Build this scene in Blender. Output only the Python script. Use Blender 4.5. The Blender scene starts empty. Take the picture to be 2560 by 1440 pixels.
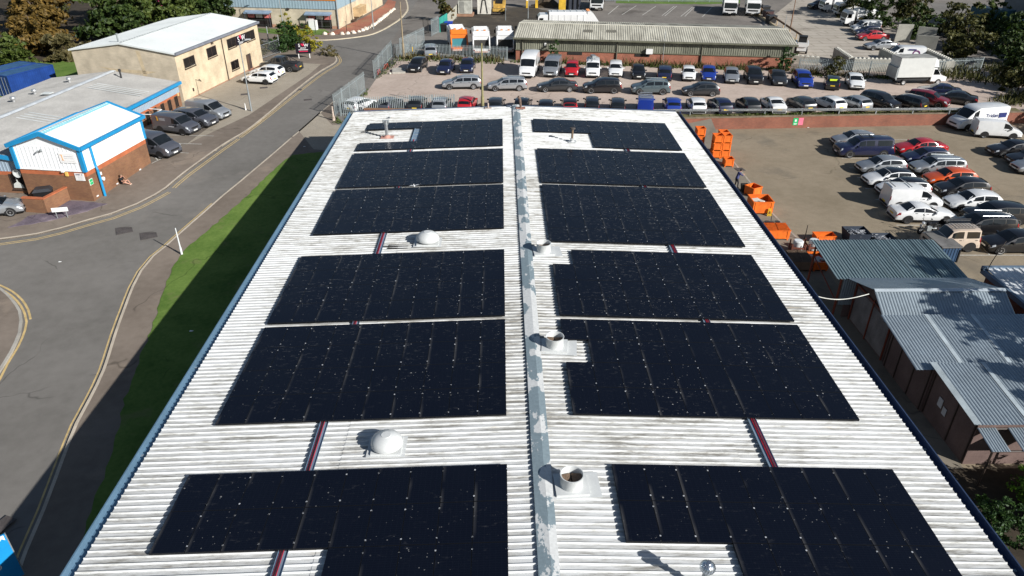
import bpy, bmesh, math, random
from mathutils import Vector, Matrix
R=math.radians; C=bpy.context.scene.collection; S=bpy.context.scene
# ---------------------------------------------------------------- camera, sky, sun, exposure
cam=bpy.data.objects.new('camera',bpy.data.cameras.new('camera')); C.objects.link(cam)
CZ=24.5
def cam_basis(p,y,r):
    fwd=Vector((math.sin(y)*math.cos(p),math.cos(y)*math.cos(p),-math.sin(p)))
    right=Vector((math.cos(y),-math.sin(y),0)); up=right.cross(fwd)
    return math.cos(r)*right+math.sin(r)*up, -math.sin(r)*right+math.cos(r)*up, fwd
ca,cb,cc=cam_basis(R(30.04426),R(1.00684),R(.2628))
cam.matrix_world=Matrix(((ca.x,cb.x,-cc.x,0),(ca.y,cb.y,-cc.y,0),(ca.z,cb.z,-cc.z,CZ),(0,0,0,1)))
cam.data.sensor_width=36; cam.data.lens=25.3125; cam.data.clip_end=1500; cam.data.clip_start=.5
S.camera=cam
SUN_AZ,SUN_EL=129.,28.
W=bpy.data.worlds.new('World'); S.world=W; W.use_nodes=True
sky=W.node_tree.nodes.new('ShaderNodeTexSky'); sky.sky_type='NISHITA'; sky.sun_disc=False
sky.sun_elevation=R(SUN_EL); sky.sun_rotation=R(SUN_AZ); sky.air_density=1.; sky.dust_density=.6
W.node_tree.links.new(sky.outputs[0],W.node_tree.nodes['Background'].inputs[0])
W.node_tree.nodes['Background'].inputs[1].default_value=.05
sl=bpy.data.lights.new('sun','SUN'); sl.energy=5.; sl.angle=R(.53); sl.color=(1.,.975,.935)
so=bpy.data.objects.new('sun',sl); C.objects.link(so)
sd=Vector((math.sin(R(SUN_AZ))*math.cos(R(SUN_EL)),math.cos(R(SUN_AZ))*math.cos(R(SUN_EL)),math.sin(R(SUN_EL))))
so.rotation_euler=sd.to_track_quat('Z','Y').to_euler(); so.location=sd*200
S.view_settings.view_transform='Standard'; S.view_settings.look='None'; S.view_settings.exposure=.5; S.view_settings.gamma=1
random.seed(5)
# ---------------------------------------------------------------- materials
MATS={}
def nd(t,typ,**k):
    n=t.nodes.new(typ)
    for a,b in k.items(): setattr(n,a,b)
    return n
def mathn(t,op,a,b=None,clamp=False):
    n=nd(t,'ShaderNodeMath',operation=op); n.use_clamp=clamp
    for i,v in enumerate((a,b)):
        if v is None: continue
        if isinstance(v,(int,float)): n.inputs[i].default_value=v
        else: t.links.new(v,n.inputs[i])
    return n.outputs[0]
def noise(t,vec,sc,det=4,ro=.55):
    n=nd(t,'ShaderNodeTexNoise'); n.inputs['Scale'].default_value=sc; n.inputs['Detail'].default_value=det; n.inputs['Roughness'].default_value=ro
    t.links.new(vec,n.inputs['Vector']); return n.outputs['Fac']
def ramp(t,fac,*stops):
    n=nd(t,'ShaderNodeValToRGB'); e=n.color_ramp.elements
    while len(e)<len(stops): e.new(.5)
    for i,(p,c) in enumerate(stops):
        e[i].position=p; e[i].color=(c if len(c)==4 else (*c,1)) if not isinstance(c,(int,float)) else (c,c,c,1)
    t.links.new(fac,n.inputs[0]); return n.outputs[0]
def mix(t,fac,a,b,mode='MIX'):
    n=nd(t,'ShaderNodeMix',data_type='RGBA',blend_type=mode)
    for s,v in ((0,fac),(6,a),(7,b)):
        if isinstance(v,(int,float)): n.inputs[s].default_value=v
        elif isinstance(v,tuple): n.inputs[s].default_value=(*v[:3],1)
        else: t.links.new(v,n.inputs[s])
    return n.outputs[2]
def start(name):
    m=bpy.data.materials.new(name); m.use_nodes=True; t=m.node_tree; b=t.nodes['Principled BSDF']; MATS[name]=m
    return m,t,b
def coords(t,world=False,scale=(1,1,1)):
    if world: o=nd(t,'ShaderNodeNewGeometry').outputs['Position']
    else: o=nd(t,'ShaderNodeTexCoord').outputs['Object']
    if scale!=(1,1,1):
        v=nd(t,'ShaderNodeVectorMath',operation='MULTIPLY'); t.links.new(o,v.inputs[0]); v.inputs[1].default_value=scale; o=v.outputs[0]
    return o
def bumpn(t,b,h,st,dist=.02):
    n=nd(t,'ShaderNodeBump'); n.inputs['Strength'].default_value=st; n.inputs['Distance'].default_value=dist
    t.links.new(h,n.inputs['Height']); t.links.new(n.outputs[0],b.inputs['Normal'])
def M(name,c,r=.6,m=0.,v=.12,sc=1.2,c2=None,world=False,st=(1,1,1),bump=0.,fine=12,spec=.4,coat=0.):
    if name in MATS: return MATS[name]
    mm,t,b=start(name); p=coords(t,world,st)
    f=mathn(t,'ADD',mathn(t,'MULTIPLY',noise(t,p,sc),.65),mathn(t,'MULTIPLY',noise(t,p,sc*fine,3),.35))
    lo=tuple(x*(1-v*2.2) for x in c); hi=c2 or tuple(min(1,x*(1+v*2.2)) for x in c)
    t.links.new(ramp(t,f,(.3,lo),(.7,hi)),b.inputs['Base Color'])
    b.inputs['Roughness'].default_value=r; b.inputs['Metallic'].default_value=m; b.inputs['Specular IOR Level'].default_value=spec; b.inputs['Coat Weight'].default_value=coat
    if bump: bumpn(t,b,noise(t,p,sc*fine*1.5,3),bump)
    return mm
def paint(name,c,m=0.,r=.32,coat=.8):
    if name in MATS: return MATS[name]
    mm,t,b=start(name); p=coords(t)
    d=ramp(t,noise(t,p,2.2,5),(.35,tuple(x*.9+.004 for x in c)),(.7,c))
    t.links.new(d,b.inputs['Base Color']); b.inputs['Metallic'].default_value=m; b.inputs['Roughness'].default_value=r; b.inputs['Coat Weight'].default_value=coat; b.inputs['Coat Roughness'].default_value=.06
    return mm
def brick(name,c1,c2,mortar,sc=1.):
    mm,t,b=start(name); p=coords(t); s=nd(t,'ShaderNodeSeparateXYZ'); t.links.new(p,s.inputs[0])
    cx=nd(t,'ShaderNodeCombineXYZ'); t.links.new(mathn(t,'ADD',s.outputs[0],s.outputs[1]),cx.inputs[0]); t.links.new(s.outputs[2],cx.inputs[1])
    n=nd(t,'ShaderNodeTexBrick'); n.inputs['Scale'].default_value=4.4*sc; n.inputs['Mortar Size'].default_value=.02; n.inputs['Brick Width'].default_value=1.; n.inputs['Row Height'].default_value=.33
    n.inputs['Color1'].default_value=(*c1,1); n.inputs['Color2'].default_value=(*c2,1); n.inputs['Mortar'].default_value=(*mortar,1)
    t.links.new(cx.outputs[0],n.inputs['Vector'])
    g=ramp(t,noise(t,p,.7,5),(.3,.72),(.7,1.1)); t.links.new(mix(t,1.,n.outputs['Color'],g,'MULTIPLY'),b.inputs['Base Color']); b.inputs['Roughness'].default_value=.9
    bumpn(t,b,n.outputs['Fac'],-.3,.01); return mm
def roof_sheet_mat(name='white_fibre_cement',k=1.,dirt=.0):
    mm,t,b=start(name); p=coords(t,True); ps=coords(t,True,(.16,1.3,1)); pf=coords(t,True,(1.2,9.,1))
    streak=noise(t,ps,2.4,6,.7); fine=noise(t,pf,2.,5,.65); big=noise(t,coords(t,True,(.06,.09,.1)),1.,3)
    f=mathn(t,'ADD',mathn(t,'MULTIPLY',streak,.62),mathn(t,'MULTIPLY',fine,.38))
    f=mathn(t,'ADD',f,mathn(t,'MULTIPLY',mathn(t,'SUBTRACT',big,.5),.3))
    base=ramp(t,mathn(t,'SUBTRACT',f,dirt),(.36,(.25*k,.24*k,.215*k)),(.44,(.47*k,.47*k,.45*k)),(.54,(.635*k,.645*k,.64*k)),(.75,(.72*k,.735*k,.735*k)))
    # dark lichen specks running along the corrugations
    sp=noise(t,coords(t,True,(1.6,22.,1)),1.6,3,.8); sel=mathn(t,'MULTIPLY',ramp(t,sp,(.6,0.),(.7,1.)),ramp(t,noise(t,coords(t,True,(.25,.8,1)),1.3,4),(.48,0.),(.66,1.)))
    col=mix(t,mathn(t,'MULTIPLY',sel,.7),base,(.16,.14,.11))
    rust=mathn(t,'MULTIPLY',ramp(t,noise(t,coords(t,True,(.4,3.,1)),1.1,5,.7),(.62,0.),(.74,1.)),.35)
    t.links.new(mix(t,rust,col,(.50,.40,.27)),b.inputs['Base Color']); b.inputs['Roughness'].default_value=.8; b.inputs['Specular IOR Level'].default_value=.25
    return mm
def ridge_mat():
    mm,t,b=start('peeling_ridge_paint'); p=coords(t,True,(1,.55,1))
    f=ramp(t,noise(t,p,1.1,6,.6),(.485,0.),(.5,1.)); f2=ramp(t,noise(t,coords(t,True),9,3),(.3,.85),(.7,1.05))
    c=mix(t,f,(.62,.63,.62),(.21,.27,.30)); t.links.new(mix(t,1.,c,f2,'MULTIPLY'),b.inputs['Base Color']); b.inputs['Roughness'].default_value=.55
    return mm
def panel_mat():
    mm,t,b=start('solar_glass'); g=nd(t,'ShaderNodeNewGeometry').outputs['Position']; ob=nd(t,'ShaderNodeTexCoord').outputs['Object']
    s=nd(t,'ShaderNodeSeparateXYZ'); t.links.new(ob,s.inputs[0]); x,y=s.outputs[0],s.outputs[1]
    # fine busbar lines across the module, cell seams
    ln=mathn(t,'GREATER_THAN',mathn(t,'FRACT',mathn(t,'MULTIPLY',y,10.98)),.93)
    lx=mathn(t,'GREATER_THAN',mathn(t,'FRACT',mathn(t,'MULTIPLY',x,5.4)),.97)
    seam=mathn(t,'MAXIMUM',ln,lx)
    base=mix(t,mathn(t,'MULTIPLY',seam,.55),(.0035,.005,.0105),(.0105,.0135,.023))
    # bird droppings: spots gathered in drifts
    d1=nd(t,'ShaderNodeTexVoronoi'); d1.inputs['Scale'].default_value=4.2; t.links.new(g,d1.inputs['Vector'])
    w=nd(t,'ShaderNodeTexWhiteNoise',noise_dimensions='3D'); t.links.new(d1.outputs['Color'],w.inputs['Vector'])
    rad=mathn(t,'MULTIPLY',mathn(t,'POWER',w.outputs['Value'],3.2),.15)
    wob=mathn(t,'ADD',d1.outputs['Distance'],mathn(t,'MULTIPLY',mathn(t,'SUBTRACT',noise(t,g,38,2),.5),.14))
    spot=mathn(t,'LESS_THAN',wob,rad)
    sy=nd(t,'ShaderNodeSeparateXYZ'); t.links.new(g,sy.inputs[0])
    far=ramp(t,mathn(t,'DIVIDE',sy.outputs[1],65.),(.3,0.),(.7,.13))
    dens=ramp(t,mathn(t,'ADD',noise(t,g,.62,4,.62),far),(.47,0.),(.62,1.))
    d2=nd(t,'ShaderNodeTexVoronoi'); d2.inputs['Scale'].default_value=8.5; t.links.new(g,d2.inputs['Vector'])
    w2=nd(t,'ShaderNodeTexWhiteNoise',noise_dimensions='3D'); t.links.new(d2.outputs['Color'],w2.inputs['Vector'])
    sp2=mathn(t,'MULTIPLY',mathn(t,'LESS_THAN',d2.outputs['Distance'],mathn(t,'MULTIPLY',mathn(t,'POWER',w2.outputs['Value'],3.),.2)),ramp(t,mathn(t,'ADD',noise(t,g,.35,3,.6),far),(.5,0.),(.58,1.)))
    dr=mathn(t,'MAXIMUM',mathn(t,'MULTIPLY',spot,dens),mathn(t,'MULTIPLY',sp2,.7),True)
    sm=mathn(t,'MULTIPLY',mathn(t,'MULTIPLY',ramp(t,noise(t,coords(t,True,(2.,5.,1)),1.5,5,.75),(.57,0.),(.72,1.)),dens),mathn(t,'ADD',mathn(t,'MULTIPLY',far,4.2),.12))
    dr=mathn(t,'MAXIMUM',dr,sm)
    # pale silt washed along the low long edge
    edge=ramp(t,mathn(t,'MULTIPLY',x,-1.) ,(.44,0.),(.565,1.)); wv=ramp(t,noise(t,coords(t,True,(.9,.5,1)),1.1,2),(.46,0.),(.7,1.))
    silt=mathn(t,'MULTIPLY',mathn(t,'MULTIPLY',edge,wv),.22)
    c=mix(t,silt,base,(.30,.29,.27)); c=mix(t,mathn(t,'MULTIPLY',dr,.6),c,(.36,.36,.35))
    t.links.new(c,b.inputs['Base Color'])
    film=ramp(t,noise(t,g,.5,3),(.35,.16),(.7,.3)); t.links.new(mathn(t,'MAXIMUM',film,mathn(t,'MULTIPLY',dr,.8)),b.inputs['Roughness'])
    b.inputs['IOR'].default_value=1.38; b.inputs['Specular IOR Level'].default_value=.36
    return mm
def ground_mat(name,c1,c2,sc=.35,patch=None,bump=.12,pc=None,lines=None):
    mm,t,b=start(name); p=coords(t,True)
    big=noise(t,p,sc*.3,5,.6); mid=noise(t,p,sc*3,4); fine=noise(t,p,sc*60,2)
    f=mathn(t,'ADD',mathn(t,'ADD',mathn(t,'MULTIPLY',big,.5),mathn(t,'MULTIPLY',mid,.25)),mathn(t,'MULTIPLY',fine,.25))
    col=ramp(t,f,(.36,c1),(.64,c2))
    if patch: col=mix(t,mathn(t,'MULTIPLY',ramp(t,noise(t,p,patch,6,.65),(.58,0.),(.68,1.)),.7),col,pc)
    if lines:
        n=nd(t,'ShaderNodeTexBrick'); n.inputs['Scale'].default_value=lines; n.inputs['Mortar Size'].default_value=.018; n.inputs['Color1'].default_value=(1,1,1,1); n.inputs['Color2'].default_value=(.9,.9,.9,1); n.inputs['Mortar'].default_value=(.72,.72,.7,1)
        t.links.new(p,n.inputs['Vector']); col=mix(t,1.,col,n.outputs['Color'],'MULTIPLY')
    # hairline cracks and tar joints
    v=nd(t,'ShaderNodeTexVoronoi',feature='DISTANCE_TO_EDGE'); v.inputs['Scale'].default_value=.11
    vm=nd(t,'ShaderNodeVectorMath',operation='ADD'); t.links.new(p,vm.inputs[0])
    nn=nd(t,'ShaderNodeTexNoise'); nn.inputs['Scale'].default_value=.5; t.links.new(p,nn.inputs['Vector'])
    sc3=nd(t,'ShaderNodeVectorMath',operation='SCALE'); sc3.inputs['Scale'].default_value=2.2; t.links.new(nn.outputs['Color'],sc3.inputs[0]); t.links.new(sc3.outputs[0],vm.inputs[1]); t.links.new(vm.outputs[0],v.inputs['Vector'])
    crack=mathn(t,'MULTIPLY',ramp(t,v.outputs['Distance'],(.0,1.),(.006,0.)),ramp(t,noise(t,p,.2,2),(.5,0.),(.56,1.)))
    col=mix(t,mathn(t,'MULTIPLY',crack,.55),col,tuple(x*.3 for x in c1))
    t.links.new(col,b.inputs['Base Color']); b.inputs['Roughness'].default_value=.93; b.inputs['Specular IOR Level'].default_value=.2
    if bump: bumpn(t,b,fine,bump,.01)
    return mm
def leaf_mat(name,c1,c2,tr=.25):
    if name in MATS: return MATS[name]
    mm,t,b=start(name); g=nd(t,'ShaderNodeNewGeometry'); p=coords(t,True)
    f=mathn(t,'ADD',mathn(t,'MULTIPLY',g.outputs['Random Per Island'],.6),mathn(t,'MULTIPLY',noise(t,p,.7,3),.4))
    col=ramp(t,f,(.2,c1),(.75,c2)); t.links.new(col,b.inputs['Base Color']); b.inputs['Roughness'].default_value=.55; b.inputs['Specular IOR Level'].default_value=.3
    tl=nd(t,'ShaderNodeBsdfTranslucent'); t.links.new(col,tl.inputs['Color']); mx=nd(t,'ShaderNodeMixShader'); mx.inputs[0].default_value=tr
    t.links.new(b.outputs[0],mx.inputs[1]); t.links.new(tl.outputs[0],mx.inputs[2]); t.links.new(mx.outputs[0],t.nodes['Material Output'].inputs[0])
    return mm
def glass(name='car_glass',c=(.012,.015,.018),r=.06):
    if name in MATS: return MATS[name]
    mm,t,b=start(name); t.links.new(ramp(t,noise(t,coords(t),1.5),(.3,tuple(x*.6 for x in c)),(.7,c)),b.inputs['Base Color']); b.inputs['Roughness'].default_value=r; b.inputs['Specular IOR Level'].default_value=.55
    return mm
# ---------------------------------------------------------------- mesh helper
class MB:
    def __init__(s): s.v=[];s.f=[];s.m=[]
    def add(s,vs,fs,m=0):
        o=len(s.v); s.v+= [tuple(v) for v in vs]; s.f+=[tuple(i+o for i in f) for f in fs]; s.m+=[m]*len(fs); return s
    def poly(s,pts,m=0): return s.add(pts,[tuple(range(len(pts)))],m)
    def box(s,c,d,rz=0,m=0,bot=True):
        x,y,z=(k/2 for k in d); cs,sn=math.cos(rz),math.sin(rz)
        vs=[(c[0]+a*x*cs-b*y*sn,c[1]+a*x*sn+b*y*cs,c[2]+k*z) for k in (-1,1) for a,b in ((-1,-1),(1,-1),(1,1),(-1,1))]
        return s.add(vs,[(3,2,1,0),(4,5,6,7),(0,1,5,4),(1,2,6,5),(2,3,7,6),(3,0,4,7)],m)
    def slab(s,pts,z0,z1,m=0):
        n=len(pts); a=sum(pts[i][0]*pts[(i+1)%n][1]-pts[(i+1)%n][0]*pts[i][1] for i in range(n))
        if a<0: pts=pts[::-1]
        return s.add([(x,y,z0) for x,y in pts]+[(x,y,z1) for x,y in pts],[tuple(range(n))[::-1],tuple(range(n,2*n))]+[(i,(i+1)%n,n+(i+1)%n,n+i) for i in range(n)],m)
    def tube(s,p0,p1,r0,r1=None,n=10,m=0,caps=True):
        p0,p1=Vector(p0),Vector(p1); r1=r0 if r1 is None else r1; d=(p1-p0).normalized()
        u=d.cross(Vector((0,0,1)) if abs(d.z)<.9 else Vector((1,0,0))).normalized(); w=d.cross(u)
        vs=[p+r*(math.cos(2*math.pi*i/n)*u+math.sin(2*math.pi*i/n)*w) for p,r in ((p0,r0),(p1,r1)) for i in range(n)]
        fs=[(i,(i+1)%n,n+(i+1)%n,n+i) for i in range(n)]
        if caps: fs+=[tuple(range(n))[::-1],tuple(range(n,2*n))]
        return s.add(vs,fs,m)
    def path(s,pts,r,n=6,m=0):
        for a,b in zip(pts,pts[1:]): s.tube(a,b,r,r,n,m)
        return s
    def lathe(s,prof,n=24,c=(0,0,0),m=0,axis='z'):
        vs=[];fs=[]
        for r,z in prof:
            for i in range(n):
                a=2*math.pi*i/n; x,y=r*math.cos(a),r*math.sin(a)
                vs.append((c[0]+x,c[1]+y,c[2]+z) if axis=='z' else (c[0]+x,c[1]+z,c[2]+y))
        for j in range(len(prof)-1):
            for i in range(n):
                q=(j*n+i,j*n+(i+1)%n,(j+1)*n+(i+1)%n,(j+1)*n+i); fs.append(q if axis=='z' else q[::-1])
        return s.add(vs,fs,m)
    def corr(s,O,U,V,pitch,amp,m=0,prof=None,thick=0.):
        O,U,V=Vector(O),Vector(U),Vector(V); L=U.length; u=U/L; nrm=u.cross(V).normalized(); n=max(1,round(L/pitch)); p=L/n
        prof=prof or [(0,0),(.25,.75),(.5,1.),(.75,.75)]
        col=[(i*p+a*p,h*amp) for i in range(n) for a,h in prof]+[(L,0)]
        vs=[O+u*d+nrm*h for d,h in col]+[O+u*d+nrm*h+V for d,h in col]; k=len(col)
        return s.add(vs,[(i,i+1,k+i+1,k+i) for i in range(k-1)],m)
    def build(s,name,mats,parent=None,loc=None,rz=0,smooth=None):
        me=bpy.data.meshes.new(name); me.from_pydata(s.v,[],s.f)
        mats=mats if isinstance(mats,(list,tuple)) else [mats]
        for x in mats: me.materials.append(x)
        me.polygons.foreach_set('material_index',s.m); me.update()
        if smooth is not None: me.shade_smooth(); me.set_sharp_from_angle(angle=R(smooth))
        o=bpy.data.objects.new(name,me); C.objects.link(o)
        if parent: o.parent=parent
        if loc is not None: o.location=loc
        o.rotation_euler.z=rz; return o
def tag(o,label,cat,group=None,kind=None):
    if label: o['label']=label
    if cat: o['category']=cat
    if group: o['group']=group
    if kind: o['kind']=kind
    return o
def thing(name,label,cat,loc,rz=0,group=None):
    o=bpy.data.objects.new(name,None); C.objects.link(o); o.location=loc; o.rotation_euler.z=rz; o.empty_display_size=.2
    return tag(o,label,cat,group)
def dup(root,loc,rz,label,group=None):
    def cp(o,par):
        c=o.copy(); C.objects.link(c)
        if par: c.parent=par
        for ch in list(o.children): cp(ch,c)
        return c
    r=cp(root,None); r.location=loc; r.rotation_euler.z=rz; r['label']=label
    if group: r['group']=group
    return r
def text(body,size,name,mat,parent,loc,rot,ext=.01,align='CENTER'):
    cu=bpy.data.curves.new(name,'FONT'); cu.body=body; cu.size=size; cu.align_x=align; cu.align_y='CENTER'; cu.extrude=ext; cu.materials.append(mat)
    o=bpy.data.objects.new(name,cu); C.objects.link(o); dg=bpy.context.evaluated_depsgraph_get(); me=bpy.data.meshes.new_from_object(o.evaluated_get(dg)); bpy.data.objects.remove(o)
    o=bpy.data.objects.new(name,me); C.objects.link(o); o.parent=parent; o.location=loc; o.rotation_euler=rot; return o
# terrain heights: lower yard .4, street rising from .4 to 1.4, upper car park 1.65
YB=[36,44,52,60,70]; ZB=[.4,.55,.85,1.15,1.4]
def yw(x): return 75.9+.06*(x-23)
def zl(y):
    if y<=YB[0]: return ZB[0]
    for a,b,c,d in zip(YB,YB[1:],ZB,ZB[1:]):
        if y<=b: return c+(d-c)*(y-a)/(b-a)
    return ZB[-1]
def gz(x,y):
    if y>yw(x)-.02: return 1.4+.25*min(1,max(0,(x+17)/8))
    return .4 if x>-13 else zl(y)
def sheet(name,pts,dz,mat,thick=0.,left=True,smat=None,kind='structure',jag=0.):
    bm=bmesh.new(); pts=[tuple(p) for p in pts]
    if jag:
        q=[]
        for a,b in zip(pts,pts[1:]+pts[:1]):
            L=math.dist(a,b); n=max(1,min(60,int(L/.5)))
            for i in range(n): q.append((a[0]+(b[0]-a[0])*i/n+random.uniform(-jag,jag),a[1]+(b[1]-a[1])*i/n+random.uniform(-jag,jag)))
        pts=q
    f=bm.faces.new([bm.verts.new((x,y,0)) for x,y in pts]); bm.normal_update()
    if f.normal.z<0: f.normal_flip()
    cuts=[((0,y,0),(0,1,0)) for y in YB]+[((x,0,0),(1,0,0)) for x in (-17,-9)]
    for co,no in cuts: bmesh.ops.bisect_plane(bm,geom=bm.verts[:]+bm.edges[:]+bm.faces[:],plane_co=co,plane_no=no)
    bmesh.ops.triangulate(bm,faces=bm.faces[:])
    for v in bm.verts: v.co.z=(zl(v.co.y) if left else gz(v.co.x,v.co.y))+dz
    if thick:
        be=[e for e in bm.edges if e.is_boundary]; r=bmesh.ops.extrude_edge_only(bm,edges=be)
        for v in r['geom']:
            if isinstance(v,bmesh.types.BMVert): v.co.z-=thick
    me=bpy.data.meshes.new(name); bm.to_mesh(me); bm.free(); me.materials.append(mat)
    o=bpy.data.objects.new(name,me); C.objects.link(o); o['kind']=kind; return o
def offset(pl,d):
    out=[]
    for i,p in enumerate(pl):
        a=Vector(pl[max(0,i-1)]); b=Vector(pl[min(len(pl)-1,i+1)]); t=(b-a).normalized(); out.append((p[0]-t.y*d,p[1]+t.x*d))
    return out
def resample(pl,step=1.2):
    # smooth polyline through the surveyed points
    pts=[Vector(p) for p in pl]; out=[]
    for i in range(len(pts)-1):
        p0=pts[max(0,i-1)];p1=pts[i];p2=pts[i+1];p3=pts[min(len(pts)-1,i+2)]; n=max(1,int((p2-p1).length/step))
        for k in range(n):
            t=k/n; out.append(tuple(.5*((2*p1)+(p2-p0)*t+(2*p0-5*p1+4*p2-p3)*t*t+(3*p1-p0-3*p2+p3)*t**3)))
    return out+[tuple(pts[-1])]
def strip(name,pl,w,dz,mat,side=0.,left=True,thick=0.):
    a=offset(pl,side-w/2); b=offset(pl,side+w/2); v=[];f=[]
    H=lambda p:(zl(p[1]) if left else gz(*p))+dz
    for p,q in zip(a,b): v+=[(*p,H(p)),(*q,H(q))]
    n=len(pl); f=[(2*i,2*i+2,2*i+3,2*i+1) for i in range(n-1)]
    if thick:
        o=len(v); v+=[(x,y,z-thick) for x,y,z in v]
        for i in range(n-1): f+=[(2*i,o+2*i,o+2*i+2,2*i+2),(2*i+1,2*i+3,o+2*i+3,o+2*i+1)]
        f+=[(0,1,o+1,o),(2*n-2,o+2*n-2,o+2*n-1,2*n-1)]
    m=MB(); m.add(v,f); o=m.build(name,mat); o['kind']='structure'; return o
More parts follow.
